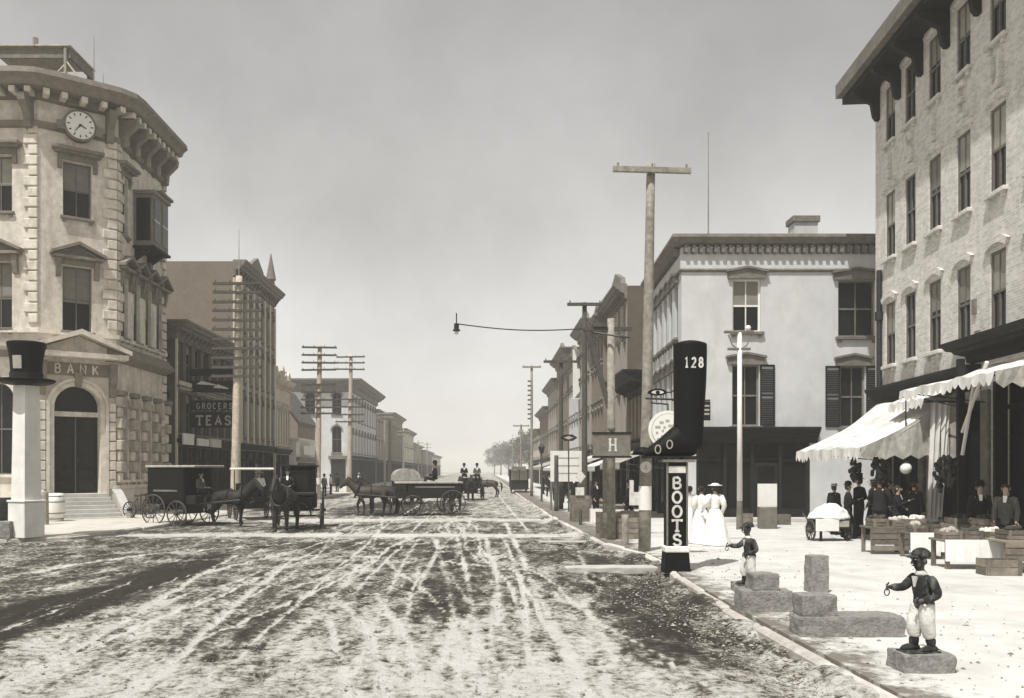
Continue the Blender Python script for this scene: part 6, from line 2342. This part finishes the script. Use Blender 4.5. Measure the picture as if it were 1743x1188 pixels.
surrey('light roofed open wagon parked left of the closed carriage', 428, 39.2, R(25))
person('man in white shirt sitting in the roofed wagon', wx(442, 39.0), 38.9, 1.22, R(20), 1.7, 'sit', coat='whitecloth', hat='straw', group='drivers')


def van(label, px, Y, yaw, m='black', canopy=None, L=3.0, Hh=2.5, W=.8, name='delivery_van'):
    x = wx(px, Y)
    r = thing(name, label, 'wagon', (x, Y, 0), yaw, 'wagons in the street')
    MB().cbox(-W, W, -L / 2, L / 2, .85, Hh if not canopy else 1.5, .04).build('body', M[m], r)
    if canopy:
        n = 10
        V, F = [], []
        for k in range(n + 1):
            a = PI * k / n
            for yy in (-L / 2 - .1, L / 2 + .1):
                V.append((math.cos(a) * (W + .06), yy, 1.501 + (Hh - 1.5) * math.sin(a) ** .6))
        for k in range(n):
            F.append((2 * k, 2 * k + 2, 2 * k + 3, 2 * k + 1))
        F += [tuple(2 * k for k in range(n + 1)), tuple(2 * k + 1 for k in range(n, -1, -1))]
        MB().add(V, F).build('canopy', M[canopy], r)
    else:
        MB().cbox(-W - .06, W + .06, -L / 2 - .6, L / 2 + .06, Hh + .001, Hh + .09, .02).build('roof', M['canvas_d'], r)
        for sx in (-1, 1):
            MB().box(sx * (W + .008) - .006, sx * (W + .008) + .006, -L / 2 + .35, L / 2 - .35, 1.35, 1.42).build('side_moulding', M['trim2'], r)
    MB().cbox(-W + .1, W - .1, -L / 2 - .5, -L / 2 - .001, .85, 1.2, .02).build('driver_box', M['trim'], r)
    for yy, RR in ((-L / 2 + .25, .5), (L / 2 - .45, .62)):
        MB().tube([(-W - .1, yy, RR), (W + .1, yy, RR)], .04, 6).build('axle', M['iron'], r)
        MB().box(-.5, .5, yy - .07, yy + .07, RR + .03, .849).build('spring', M['iron'], r)
        for sx in (-1, 1):
            wheel(r, sx * (W + .12), yy, RR)
    for sx in (-1, 1):
        MB().tube([(sx * .42, -L / 2 - .3, .85), (sx * .38, -L / 2 - 2.4, 1.05)], .035, 6).build('shaft', M['wheel'], r)
    return r


van('dark delivery wagon with pale roof turning beside the bank', 306, 35.5, R(66), 'black', None, 1.9, 2.3)
horse('dark horse hitched to the delivery wagon beside the bank', wx(306, 35.5) + 2.35, 35.5 - 1.1, R(72), 'horse', 1.0)
person('driver in grey on the delivery wagon beside the bank', wx(306, 35.5) + 1.0, 35.5 - .48, 1.22, R(72), 1.7, 'sit', coat='greycloth', group='drivers')

van('open dark freight wagon crossing the middle of the street', 738, 43, R(-82), 'trim', None, 2.6, 1.55, name='freight_wagon')
horse('left horse of the freight wagon team', wx(738, 43) - 3.0, 42.6, R(-84), 'horse_b', 1.0, step=.06)
horse('right horse of the freight wagon team', wx(738, 43) - 2.6, 43.6, R(-84), 'horse', 1.0, step=-.05)
person('driver in dark coat seated on the freight wagon', wx(740, 43), 43, 1.66, R(-82), 1.74, 'sit', hat='bowler', group='drivers')
van('grey canvas covered wagon behind the freight wagon', 690, 58, R(10), 'trim', 'canvas_d', 3.0, 2.3, name='covered_wagon')
horse('brown horse standing right of the freight wagon', wx(771, 46), 46, R(160), 'horse_b', 1.0)
van('wagon with two drivers farther up the street', 800, 66, R(5), 'trim2', None, 2.6, 1.6, name='freight_wagon')
person('left driver on the wagon farther up the street', wx(790, 64.6), 64.6, 1.7, R(5), 1.74, 'sit', group='drivers')
person('right driver in grey on the wagon farther up the street', wx(812, 64.6), 64.6, 1.7, R(5), 1.74, 'sit', coat='greycloth', group='drivers')
horse('distant brown horse right of the two-driver wagon', wx(830, 70), 70, R(-100), 'horse_b', 1.0)
horse('distant dark horse before the two-driver wagon', wx(801, 62.2), 62.2, R(3), 'horse', 1.0)


def streetcar():
    Y = 82
    r = thing('horse_streetcar', 'dark streetcar at the kerb far up the right side', 'streetcar', (wx(886, Y) - .1, Y, 0))
    MB().cbox(-.85, .85, 0, 4.2, .5, 1.25, .04).build('body', M['trim'], r)
    for x in (-.8, 0, .8):
        for y in (.05, 4.1):
            MB().box(x - .05, x + .05, y, y + .06, 1.251, 2.2).build('post', M['trim'], r)
    for k in range(1, 5):
        for sx in (-.82, .82):
            MB().box(sx - .03, sx + .03, k * .84 - .05, k * .84 + .05, 1.251, 2.2).build('post', M['trim'], r)
    for x0 in (-.74, .06):
        MB().box(x0, x0 + .68, .06, .08, 1.27, 2.18).build('pane', M['letter_d'], r)
    MB().cbox(-.95, .95, -.6, 4.8, 2.201, 2.32, .04).build('roof', M['trim2'], r)
    MB().cbox(-.6, .6, .1, 4.1, 2.321, 2.55, .04).build('clerestory', M['trim2'], r)
    MB().cbox(-.9, .9, -.6, -.01, .42, .52, .02).build('platform', M['trim'], r)
    for y in (1.0, 3.1):
        for sx in (-1, 1):
            wheel(r, sx * .7, y, .38, 8, 'wheel')
    MB().box(-.68, .68, .8, 3.3, .36, .499).build('truck', M['iron'], r)


streetcar()


# ================================================================ AWNINGS, STANDS, CRATES
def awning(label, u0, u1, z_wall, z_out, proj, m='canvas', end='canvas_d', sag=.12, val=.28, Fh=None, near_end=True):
    p0 = hpos(u0, .42, 0)
    r = thing('awning', label, 'awning', p0, FH.ang, 'awnings of the hotel shops')
    L = u1 - u0
    nu, nv = 26, 10
    V, F = [], []
    for j in range(nv + 1):
        t = j / nv
        for i in range(nu + 1):
            q = i / nu
            s_ = abs(math.sin(PI * q * 5))
            V.append((q * L, -t * proj, z_wall + (z_out - z_wall) * t - sag * math.sin(PI * t) * (.45 + .55 * (1 - s_)) + .03 * math.sin(q * 31) * t + .02 * math.sin(q * 17 + t * 9)))
    for j in range(nv):
        for i in range(nu):
            a = j * (nu + 1) + i
            F.append((a, a + 1, a + nu + 2, a + nu + 1))
    cl = MB().add(V, F).build('canopy', M[m], r, smooth=True)
    so = cl.modifiers.new('th', 'SOLIDIFY')
    so.thickness = .012
    # scalloped valance
    V, F = [], []
    n = int(L / .3) * 6
    for i in range(n + 1):
        q = i / n
        sc_ = abs(math.sin(PI * i / 6))
        zt = z_out + .03 * math.sin(q * 31) + .02 * math.sin(q * 17 + 9) - .004
        V += [(q * L, -proj - .006, zt), (q * L, -proj - .03 - .02 * math.sin(q * 40), zt - val * (.6 + .4 * sc_))]
    for i in range(n):
        F.append((2 * i, 2 * i + 2, 2 * i + 3, 2 * i + 1))
    MB().add(V, F).build('valance', M[m], r)
    # end cheek, in grey canvas that paints the shade of this side
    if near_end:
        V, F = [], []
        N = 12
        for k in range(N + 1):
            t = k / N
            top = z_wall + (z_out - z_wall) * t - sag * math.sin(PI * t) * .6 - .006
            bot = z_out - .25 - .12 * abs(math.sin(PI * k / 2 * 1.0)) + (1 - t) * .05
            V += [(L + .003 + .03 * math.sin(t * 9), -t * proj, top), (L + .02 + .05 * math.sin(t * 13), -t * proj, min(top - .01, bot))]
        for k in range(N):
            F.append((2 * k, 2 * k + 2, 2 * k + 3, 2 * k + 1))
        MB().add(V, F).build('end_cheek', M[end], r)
    for u in (0.05, L - .05):
        MB().tube([(u, -.02, z_out - .3), (u, -proj, z_out - .03)], .02, 6).build('arm', M['iron'], r)
    MB().tube([(0, -proj + .03, z_out - .09), (L, -proj + .03, z_out - .09)], .022, 6).build('front_bar', M['iron'], r)
    return r


awning('big white scalloped awning spread over the fruit stand', 1.2, 7.6, 4.5, 2.85, 2.75, sag=.26, val=.36)
awning('narrow white awning rolled high under the dark cornice', 5.6, 8.1, 4.78, 4.2, 1.2, sag=.05, near_end=False)
awning('grimy awning at the right edge under the porch cornice', 9.0, 14.0, 4.95, 4.3, 2.2, 'canvas', 'canvas_d')
# hanging curtain of white cloth at the near end of the big awning
cu = MB()
V, F = [], []
n = 20
for j in range(9):
    t = j / 8
    for i in range(n + 1):
        q = i / n
        V.append((q * (.55 - .18 * t) - .1 * t, .07 * math.sin(q * 22 + t) * (1 - .3 * t), 4.1 - t * 3.6))
for j in range(8):
    for i in range(n):
        a = j * (n + 1) + i
        F.append((a, a + 1, a + n + 2, a + n + 1))
cu.add(V, F)
ct = thing('awning_curtain', 'long gathered white curtain hanging beside the fruit stand', 'curtain', hpos(7.75, 1.3, 0), 0)
cu.build('cloth', M['canvas'], ct, smooth=True)
MB().tube([(-.15, 0, 4.12), (.7, 0, 4.12)], .03, 6).build('rail', M['iron'], ct)
po = thing('porch_post', 'dark timber post with white braces at the right edge', 'post', hpos(9.1, 1.1, 0), FH.ang)
MB().box(-.08, .08, -.08, .08, .11, 5.15).build('post', M['trim'], po)
for (a, b) in (((.1, 0, 3.2), (1.4, 0, 4.9)), ((.1, 0, 2.6), (.8, 0, 4.6))):
    MB().tube([a, b], .05, 6).build('brace', M['whitewood'], po)
gl = thing('globe_lamp', 'round white globe lamp above the fruit tables', 'lamp', hpos(7.55, 1.9, wz(797, 23.6)))
MB().ball((0, 0, 0), .16, n=14, m=9).build('globe', M['globe'], gl, smooth=True)
MB().tube([(0, 0, .15), (0, 0, 2.0)], .02, 6).build('rod', M['iron'], gl)
MB().lathe([(.09, .14), (.06, .2)], n=10).build('gallery', M['iron'], gl)


def crate(label, x, y, z, w, d, h, rz=0, group='crates of the fruit stand', top=None, cat='crate', name='crate', m='plank'):
    """slatted box: every board a part"""
    r = thing(name, label, cat, (x, y, z), rz, group)
    n = max(2, round(h / .16))
    for i in range(n):
        z0, z1 = h * i / n + .008, h * (i + 1) / n - .008
        for s_ in (-1, 1):
            link('board', shared(('cbx', w, h, n, i, m), lambda: MB().box(-w / 2, w / 2, -.012, .012, z0, z1).mesh('board', M[m])), r, (0, s_ * (d / 2 - .012), 0))
            link('board', shared(('cby', d, h, n, i, m), lambda: MB().box(-.012, .012, -d / 2 + .025, d / 2 - .025, z0, z1).mesh('board', M[m])), r, (s_ * (w / 2 - .012), 0, 0))
    for sx in (-1, 1):
        for sy in (-1, 1):
            link('corner_post', shared(('ccp', h, m), lambda: MB().box(-.03, .03, -.012, .012, 0, h).mesh('corner_post', M[m])), r, (sx * (w / 2 - .045), sy * (d / 2 + .013), 0))
    MB().box(-w / 2 + .03, w / 2 - .03, -d / 2 + .03, d / 2 - .03, 0, .02).build('bottom', M[m], r)
    if top:
        mb = MB()
        rr = random.Random(int(x * 100))
        k = int(w * d * 60) + 6
        for _ in range(min(k, 60)):
            rad = rr.uniform(.045, .075)
            mb.ball((rr.uniform(-w / 2 + .08, w / 2 - .08), rr.uniform(-d / 2 + .08, d / 2 - .08), h - .03 + rr.uniform(0, .07)), rad, n=8, m=5)
        mb.box(-w / 2 + .035, w / 2 - .035, -d / 2 + .035, d / 2 - .035, .03, h - .05)
        o = mb.build('produce', M[top], r, smooth=False)
        o['kind'] = 'stuff'
    return r


def stall(label, x, y, w, d, h, rz, cloth):
    r = thing('fruit_table', label, 'table', (x, y, .11), rz, 'fruit tables under the awnings')
    MB().cbox(-w / 2, w / 2, -d / 2, d / 2, h - .05, h, .01).build('table_top', M['plank'], r)
    for sx in (-1, 1):
        for sy in (-1, 1):
            MB().box(sx * (w / 2 - .08) - .04, sx * (w / 2 - .08) + .04, sy * (d / 2 - .08) - .04, sy * (d / 2 - .08) + .04, 0, h - .051).build('leg', M['plank'], r)
    if cloth:
        n = 30
        V, F = [], []
        for i in range(n + 1):
            q = i / n
            yy = -d / 2 - .012 - .02 * math.sin(q * 37) ** 2
            V += [(-w / 2 + q * w, -d / 2 - .004, h + .006), (-w / 2 + q * w, yy, h * .5), (-w / 2 + q * w, yy - .02 * math.sin(q * 29), h * .28)]
        for i in range(n):
            for k in range(2):
                F.append((3 * i + k, 3 * i + 3 + k, 3 * i + 4 + k, 3 * i + 1 + k))
        MB().add(V, F).build('cloth', M['whitecloth'], r, smooth=True)
    else:
        for k in range(max(2, int(h / .14))):
            MB().box(-w / 2 + .02, w / 2 - .02, -d / 2 - .001, -d / 2 + .02, .1 + k * .14, .22 + k * .14).build('front_board', M['plank'], r)
    return r


ty = 18.9
stall('white-draped fruit table right of the near statue', wx(1645, ty), ty, 1.25, .8, .62, R(-3), True)
stall('boarded fruit table at the right edge of the picture', wx(1735, 18.2), 18.2, 1.0, .8, .66, R(-3), False)
stall('white-draped table behind the near statue', wx(1570, 21.0), 21.0, .85, .8, .62, R(-5), True)
stall('boarded stand left of the draped tables', wx(1506, 22.2), 22.2, .98, .8, .68, R(-4), False)
for i, (px, Y, w, d, h, tp, lab) in enumerate((
        (1614, 18.9, .42, .4, .16, 'produce_l', 'shallow tray of pale fruit at the left of the draped table'), (1650, 18.9, .40, .4, .18, 'produce', 'tray of dark fruit in the middle of the draped table'), (1683, 18.95, .36, .42, .16, 'produce_l', 'tray of pale fruit at the right of the draped table'),
        (1722, 18.2, .42, .5, .2, 'produce', 'tray of dark fruit on the boarded right-edge table'), (1560, 21.0, .36, .45, .16, 'produce_l', 'tray of pale fruit on the table behind the near statue'), (1588, 21.0, .30, .45, .2, 'produce', 'tray of dark fruit on the table behind the near statue'),
        (1493, 22.2, .40, .5, .2, 'produce', 'tray of dark fruit on the boarded stand'), (1524, 22.2, .36, .5, .16, 'produce_l', 'tray of pale goods on the boarded stand'))):
    zt = {18.9: .62, 18.95: .62, 18.2: .66, 21.0: .62, 22.2: .68}[Y]
    crate(lab, wx(px, Y), Y, .11 + zt + .002, w, d, h, R(-3), top=tp, group='trays of fruit on the tables', cat='tray', name='fruit_tray')
for i, (px, Y, w, d, h, tp, z, lab) in enumerate((
        (1600, 22.9, .7, .6, .75, 'produce', 0, 'tall crate of dark produce behind the draped tables'), (1640, 22.2, .7, .6, .9, 'produce', 0, 'tallest crate of dark produce below the globe lamp'), (1690, 20.8, .7, .55, .95, 'produce', 0, 'crate of dark produce beside the vendor'),
        (1555, 23.5, .7, .5, .8, 'produce_l', 0, 'crate of pale goods behind the boarded stand'), (1700, 17.6, .7, .4, .32, None, 0, 'empty low crate in front of the boarded right-edge table'))):
    crate(lab, wx(px, Y), Y, .11, w, d, h, R(random.uniform(-8, 8)), top=tp)
# bunches hanging from the awning bar and sacks on the pavement
for i, (u, w, h, lab) in enumerate(((4.6, 2.3, .75, 'dark bunch of fruit hanging at the left under the big awning'), (5.7, 2.0, .95, 'long dark bunch of fruit hanging in the middle of the big awning'), (6.7, 2.2, .7, 'dark bunch of fruit hanging near the awning end cheek'), (8.6, 1.4, .9, 'dark bunch of fruit hanging left of the porch post'), (9.6, 1.6, .8, 'dark bunch of fruit hanging right of the porch post'))):
    p = hpos(u, w, 2.55)
    hb_ = thing('hanging_bunch', lab, 'fruit bunch', p, 0, 'bunches hanging under the awnings')
    MB().tube([(0, 0, 0), (0, 0, .75)], .012, 5).build('string', M['leather'], hb_)
    rr = random.Random(i)
    mb = MB()
    for k in range(26):
        t = rr.random()
        a_ = rr.uniform(0, 2 * PI)
        q_ = .16 * math.sin(PI * min(1, t * .8 + .2))
        mb.ball((math.cos(a_) * q_, math.sin(a_) * q_, -h * t), .06, .06, .085, 7, 5)
    mb.tube([(0, 0, 0), (0, 0, -h)], .05, 6)
    mb.build('fruit', M['produce'], hb_, smooth=True)['kind'] = 'stuff'
# white-covered push cart
pc = thing('push_cart', 'white-covered push cart standing in front of the awning', 'cart', (wx(1411, 26.2), 26.2, .11), R(4))
MB().cbox(-.5, .5, -.4, .4, .35, .62, .02).build('box', M['trim'], pc)
MB().cbox(-.42, .42, -.415, -.401, .42, .6, .005).build('front_panel', M['letter_d'], pc)
sh_ = MB().loft([(0, 0, .621, .60, .48), (0, 0, .68, .62, .50), (.02, 0, .85, .52, .42), (.04, 0, 1.0, .34, .30), (.05, 0, 1.08, .2, .18), (.05, 0, 1.1, .05, .05)], 18)
crumple(sh_.build('cover', M['whitecloth'], pc, smooth=True), .12, TEX2)
MB().cbox(-.6, .1, -.45, -.42, .3, .66, .01).build('hanging_cloth', M['whitecloth'], pc)
for sx in (-1, 1):
    wheel(pc, sx * .56, 0, .30, 10)
MB().tube([(-.56, 0, .30), (.56, 0, .30)], .03, 6).build('axle', M['iron'], pc)
for sx in (-.4, .4):
    MB().tube([(sx, .39, .5), (sx, .9, .75)], .025, 6).build('handle', M['wheel'], pc)
    MB().box(sx - .03, sx + .03, -.36, -.3, 0, .349).build('prop_leg', M['trim'], pc)
# board stand by the shopfront
bd = thing('board_stand', 'white board on a dark stand before the corner shopfront', 'sign', (wx(1306, 31.5), 31.5, .11))
MB().box(-.34, .34, -.03, .03, .78, 1.6).build('board', M['whitewood'], bd)
MB().cbox(-.3, .3, -.2, .2, .0, .779, .02).build('stand', M['trim2'], bd)
for i, (px, Y, w, h, lab) in enumerate(((1268, 33.5, .5, .45, 'small box on the step under the corner shopfront'), (1330, 33.8, .6, .4, 'low box right of the white board stand'))):
    crate(lab, wx(px, Y), Y, .11, w, .4, h, group='boxes by the corner shopfront', name='box', cat='box')
stp = MB().cbox(0, 5.2, -.7, 0, 0, .17, .02).build('shop_step', M['flag'], None, (8.4, 35.99, .108), label='long stone step along the dark corner shopfront', cat='step')

# crates and boxes round the H sign
crate('big slatted wooden crate at the foot of the H sign', wx(1034, 27.4), 27.4, .11, .62, .7, .78, R(3), group='crates by the corner poles')
_c2 = crate('second slatted crate with rounded lid by the tall pole', wx(1068, 27.0), 27.0, .11, .75, .7, .66, R(-4), group='crates by the corner poles')
MB().loft([(0, 0, .0, .40, .36), (0, 0, .10, .36, .32), (0, 0, .18, .2, .18), (0, 0, .2, .03, .03)], 14).build('lid', M['plank'], _c2, (0, 0, .662))
pole('short_post', 'short stubby post in front of the crates', wx(1064, 24.7), 24.7, .95, .10, .10, (), 'pole', cat='post', group='posts on the right pavement')
pole('short_post', 'thin short post in front of the tall wooden box', wx(988, 33.6), 33.6, .75, .06, .06, (), 'pole_d', cat='post', group='posts on the right pavement')
pole('dark_post', 'thick dark post left of the H sign', wx(1032, 30.5), 30.5, 3.1, .13, .13, (), 'pole_d', cat='post', group='posts on the right pavement')
crate('tall wooden box standing at the kerb beyond the crossing', wx(988, 36), 36, .11, .8, .7, 1.05, R(2), group='crates by the corner poles')
crate('white box on the far right pavement', wx(1012, 35), 35, .11, .35, .4, .55, group='crates by the corner poles', m='whitewood')
for (px, Y, z0, w, h, lab) in ((987, 35.6, 1.18, .35, .32, 'white card on the tall wooden box'), (1085, 30, 1.0, .55, .45, 'white card in the dark shop behind the tall pole'), (1075, 30.6, 1.1, .14, .75, 'narrow white card in the dark shop behind the tall pole')):
    MB().box(-w / 2, w / 2, -.015, .015, 0, h).build('show_card', M['letter'], None, (wx(px, Y), Y, z0), label=lab, cat='card', group='show cards')
for (px, Y, py, lab) in ((988, 37, 811, 'white diamond sign on the second pole'), (950, 46, 812, 'white diamond sign on the slim pole')):
    s_ = .22
    MB().prism([(-s_, 0, 0), (0, 0, -s_ * 1.3), (s_, 0, 0), (0, 0, s_ * 1.3)], (0, .02, 0)).build('diamond_sign', M['letter'], None, (wx(px, Y), Y, wz(py, Y)), label=lab, cat='sign', group='diamond signs on poles')


def street_awning(label, X, Y0, Y1, z0, z1, proj, m):
    r = thing('shop_awning', label, 'awning', (X, Y0, 0), 0, 'awnings of the right row')
    V = [(0, 0, z0), (0, Y1 - Y0, z0), (-proj, Y1 - Y0, z1), (-proj, 0, z1)]
    o = MB().add(V, [(0, 1, 2, 3)]).build('canopy', M[m], r)
    so = o.modifiers.new('th', 'SOLIDIFY')
    so.thickness = .02
    n = int((Y1 - Y0) / .3)
    V, F = [], []
    for i in range(n * 4 + 1):
        y = (Y1 - Y0) * i / (n * 4)
        V += [(-proj - .01, y, z1), (-proj - .01, y, z1 - .2 - .1 * abs(math.sin(PI * i / 4)))]
    for i in range(n * 4):
        F.append((2 * i, 2 * i + 2, 2 * i + 3, 2 * i + 1))
    MB().add(V, F).build('valance', M[m], r)
    for y in (.05, Y1 - Y0 - .05):
        MB().tube([(0, y, z1 - .3), (-proj, y, z1)], .02, 5).build('arm', M['iron'], r)
    return r


for (X, y0, y1, z0, z1, pj, m, lab) in ((8.1, 37.2, 43.5, 3.4, 2.5, 2.4, 'canvas_d', 'grey awning on the street side of the white corner building'), (8.3, 45.6, 51, 3.3, 2.4, 2.6, 'canvas', 'white awning on the low bracketed shop'),
        (8.3, 52, 59.5, 3.4, 2.5, 2.6, 'canvas_d', 'grey awning on the tall dark brick block'), (8.1, 60.6, 66.5, 3.3, 2.4, 2.6, 'canvas', 'white awning on the brown brick shop'), (8.1, 68, 83, 3.3, 2.4, 2.6, 'canvas', 'long white awning down the right row'), (8.1, 85, 110, 3.3, 2.5, 2.6, 'canvas_d', 'long grey awning far down the right row')):
    street_awning(lab, X, y0, y1, z0, z1, pj, m)
hang = thing('hanging_board', 'white hanging sign board far along the right pavement', 'sign', (wx(966, 46), 46, 0))
MB().box(-.9, .9, -.05, .05, 1.6, 3.2).build('board', M['whitewood'], hang)
for x in (-.85, .85):
    MB().box(x - .05, x + .05, -.04, .04, .1, 1.599).build('leg', M['trim2'], hang)
for k in range(3):
    MB().box(-.6, .6, -.06, -.051, 2.0 + k * .4, 2.06 + k * .4).build('line', M['letter_d'], hang)
gl2 = thing('street_lantern', 'dark gas lantern on a post near the far streetcar', 'lamp', (wx(922, 58), 58, .1))
MB().tube([(0, 0, 0), (0, 0, 3.2)], [.07, .045], 8).build('post', M['pole_d'], gl2)
MB().lathe([(.12, 3.2), (.2, 3.55), (.22, 3.6), (.03, 3.85)], n=6).build('lantern', M['iron'], gl2)

# ---- small things by the bank
MB().tube([(0, 0, 0), (0, 0, 1.25), (0, 0, 1.3)], [.13, .12, .06], 10).build('hitching_post', M['pole'], None, (wx(77, 33.8), 33.8, .1), label='grey wooden hitching post beside the bank steps', cat='post')


def barrel(label, x, y, z, r_, h, m, hoopm='iron', lie=False):
    b = thing('barrel', label, 'barrel', (x, y, z), 0, 'barrels by the bank')
    MB().lathe([(r_ * .82, 0), (r_ * .95, h * .25), (r_, h * .5), (r_ * .95, h * .75), (r_ * .82, h), (r_ * .78, h), (r_ * .78, h - .03), (.01, h - .03)], n=18).build('staves', M[m], b, smooth=True)
    for t in (.1, .3, .7, .9):
        rr = r_ * (.82 + .18 * math.sin(PI * t)) + .006
        MB().lathe([(rr, h * t - .02), (rr + .004, h * t + .02)], n=18).build('hoop', M[hoopm], b)
    return b


barrel('white-painted barrel left of the bank steps', wx(92, 36), 36, .1, .42, 1.15, 'whitewood', 'trim2')
barrel('dark barrel behind the top hat post', wx(66, 36.4), 36.4, .1, .4, 1.05, 'trim')
barrel('dark barrel at the left edge of the picture', wx(6, 35), 35, .1, .42, 1.0, 'trim')
stone_block('grey stone block at the left edge beside the top hat post', wx(-6, 26.9) - .1, wx(13, 26.9), 27.0, 27.6, .08, .62, cat='stone block')


def bicycle(label, x, y, yaw):
    r = thing('bicycle', label, 'bicycle', (x, y, .1), yaw)
    for yy in (-.55, .55):
        w = wheel(r, 0, yy, .36, 14, 'iron')
    MB().tube([(0, .55, .36), (0, .05, .32), (0, -.38, .82), (0, .12, .85), (0, .05, .32)], .018, 6).build('frame', M['iron'], r)
    MB().tube([(0, .55, .36), (0, .12, .85), (0, .14, .95)], .015, 6).build('seat_stay', M['iron'], r)
    MB().tube([(0, -.55, .36), (0, -.38, .82), (0, -.34, 1.0)], .018, 6).build('fork', M['iron'], r)
    MB().tube([(-.25, -.28, .98), (0, -.36, 1.0), (.25, -.28, .98)], .015, 6).build('handlebar', M['iron'], r)
    MB().cbox(-.08, .08, .02, .28, .95, 1.0, .02).build('saddle', M['leather'], r)


bicycle('dark bicycle leaning by the right cheek of the bank steps', wx(238, 38.4), 38.4, R(70))
fp_ = thing('iron_railing', 'low iron railing beside the bank ground-floor windows', 'railing', (-16.0, 41, .1), 0)
for k in range(9):
    MB().tube([(0, k * .6, 0), (0, k * .6, 1.0)], .022, 6).build('baluster', M['iron'], fp_)
MB().tube([(0, 0, .95), (0, 4.8, .95)], .03, 6).build('top_rail', M['iron'], fp_)
MB().tube([(0, 0, .25), (0, 4.8, .25)], .025, 6).build('bottom_rail', M['iron'], fp_)


# ================================================================ FAR TREES
def tree(label, x, y, h, w, seed):
    rr = random.Random(seed)
    r = thing('tree', label, 'tree', (x, y, 0), 0, 'hazy trees at the end of the street')
    tb = MB().tube([(0, 0, -.1), (.1, 0, h * .3), (0, .1, h * .6)], [.3, .22, .1], 8)
    limbs = []
    for k in range(6):
        a = rr.uniform(0, 2 * PI)
        e = (math.cos(a) * w * .3, math.sin(a) * w * .3, h * rr.uniform(.55, .8))
        tb.tube([(0, 0, h * .3), (e[0] * .5, e[1] * .5, h * .45), e], [.12, .08, .03], 6)
        limbs.append(e)
    tb.build('trunk', M['bark'], r)
    V, F = [], []
    cl = []
    for k in range(46):
        a, b, c = rr.uniform(0, 2 * PI), rr.random() ** .5, rr.uniform(-1, 1)
        q = (1 - c * c) ** .5
        cl.append((math.cos(a) * q * w * .42 * b, math.sin(a) * q * w * .42 * b, h * .62 + c * h * .34 * b, rr.uniform(.35, .9) * w / 8))
    for (cx, cy, cz, cr) in cl:
        for _ in range(70):
            d = Vector((rr.gauss(0, 1), rr.gauss(0, 1), rr.gauss(0, 1))).normalized() * cr * rr.random() ** .4 * 1.5
            p = Vector((cx, cy, cz)) + d
            t1 = Vector((rr.gauss(0, 1), rr.gauss(0, 1), rr.gauss(0, 1))).normalized() * .22
            t2 = t1.cross(Vector((rr.gauss(0, 1), rr.gauss(0, 1), rr.gauss(0, 1)))).normalized() * .16
            i = len(V)
            V += [p - t1, p + t2, p + t1, p - t2]
            F.append((i, i + 1, i + 2, i + 3))
    me = bpy.data.meshes.new('crown')
    me.from_pydata([tuple(p) for p in V], [], F)
    me.materials.append(M['leaf'])
    link('crown', me, r)


for i, (px, Y, h, w, lab) in enumerate(((890, 215, 12.5, 10, 'nearest hazy tree behind the right row'), (874, 250, 12.5, 11, 'broad hazy tree left of the nearest tree'), (858, 300, 13, 12, 'pale tree in the middle of the far clump'), (846, 350, 13.5, 13, 'faint tree at the left of the far clump'),
        (900, 240, 14, 11, 'hazy tree rising behind the last right block'), (836, 410, 13, 13, 'faintest tree by the street end'))):
    tree(lab, wx(px, Y) + 1.5, Y, h, w, i + 3)

# ================================================================ HAZE
hz = MB().box(-1210, 1210, -50, 1510, -1.4, 26).build('haze', None, kind='stuff', label='pale dusty haze filling the far street')
hm = bpy.data.materials.new('dusty_haze')
hm.use_nodes = True
hn, hl = hm.node_tree.nodes, hm.node_tree.links
hn.clear()
ho = hn.new('ShaderNodeOutputMaterial')
hv = hn.new('ShaderNodeVolumePrincipled')
hv.inputs['Color'].default_value = (1.0, .985, .955, 1)
hv.inputs['Density'].default_value = .00095
hv.inputs['Anisotropy'].default_value = 0.0
hl.new(hv.outputs[0], ho.inputs['Volume'])
hz.data.materials.append(hm)
hz.visible_shadow = True
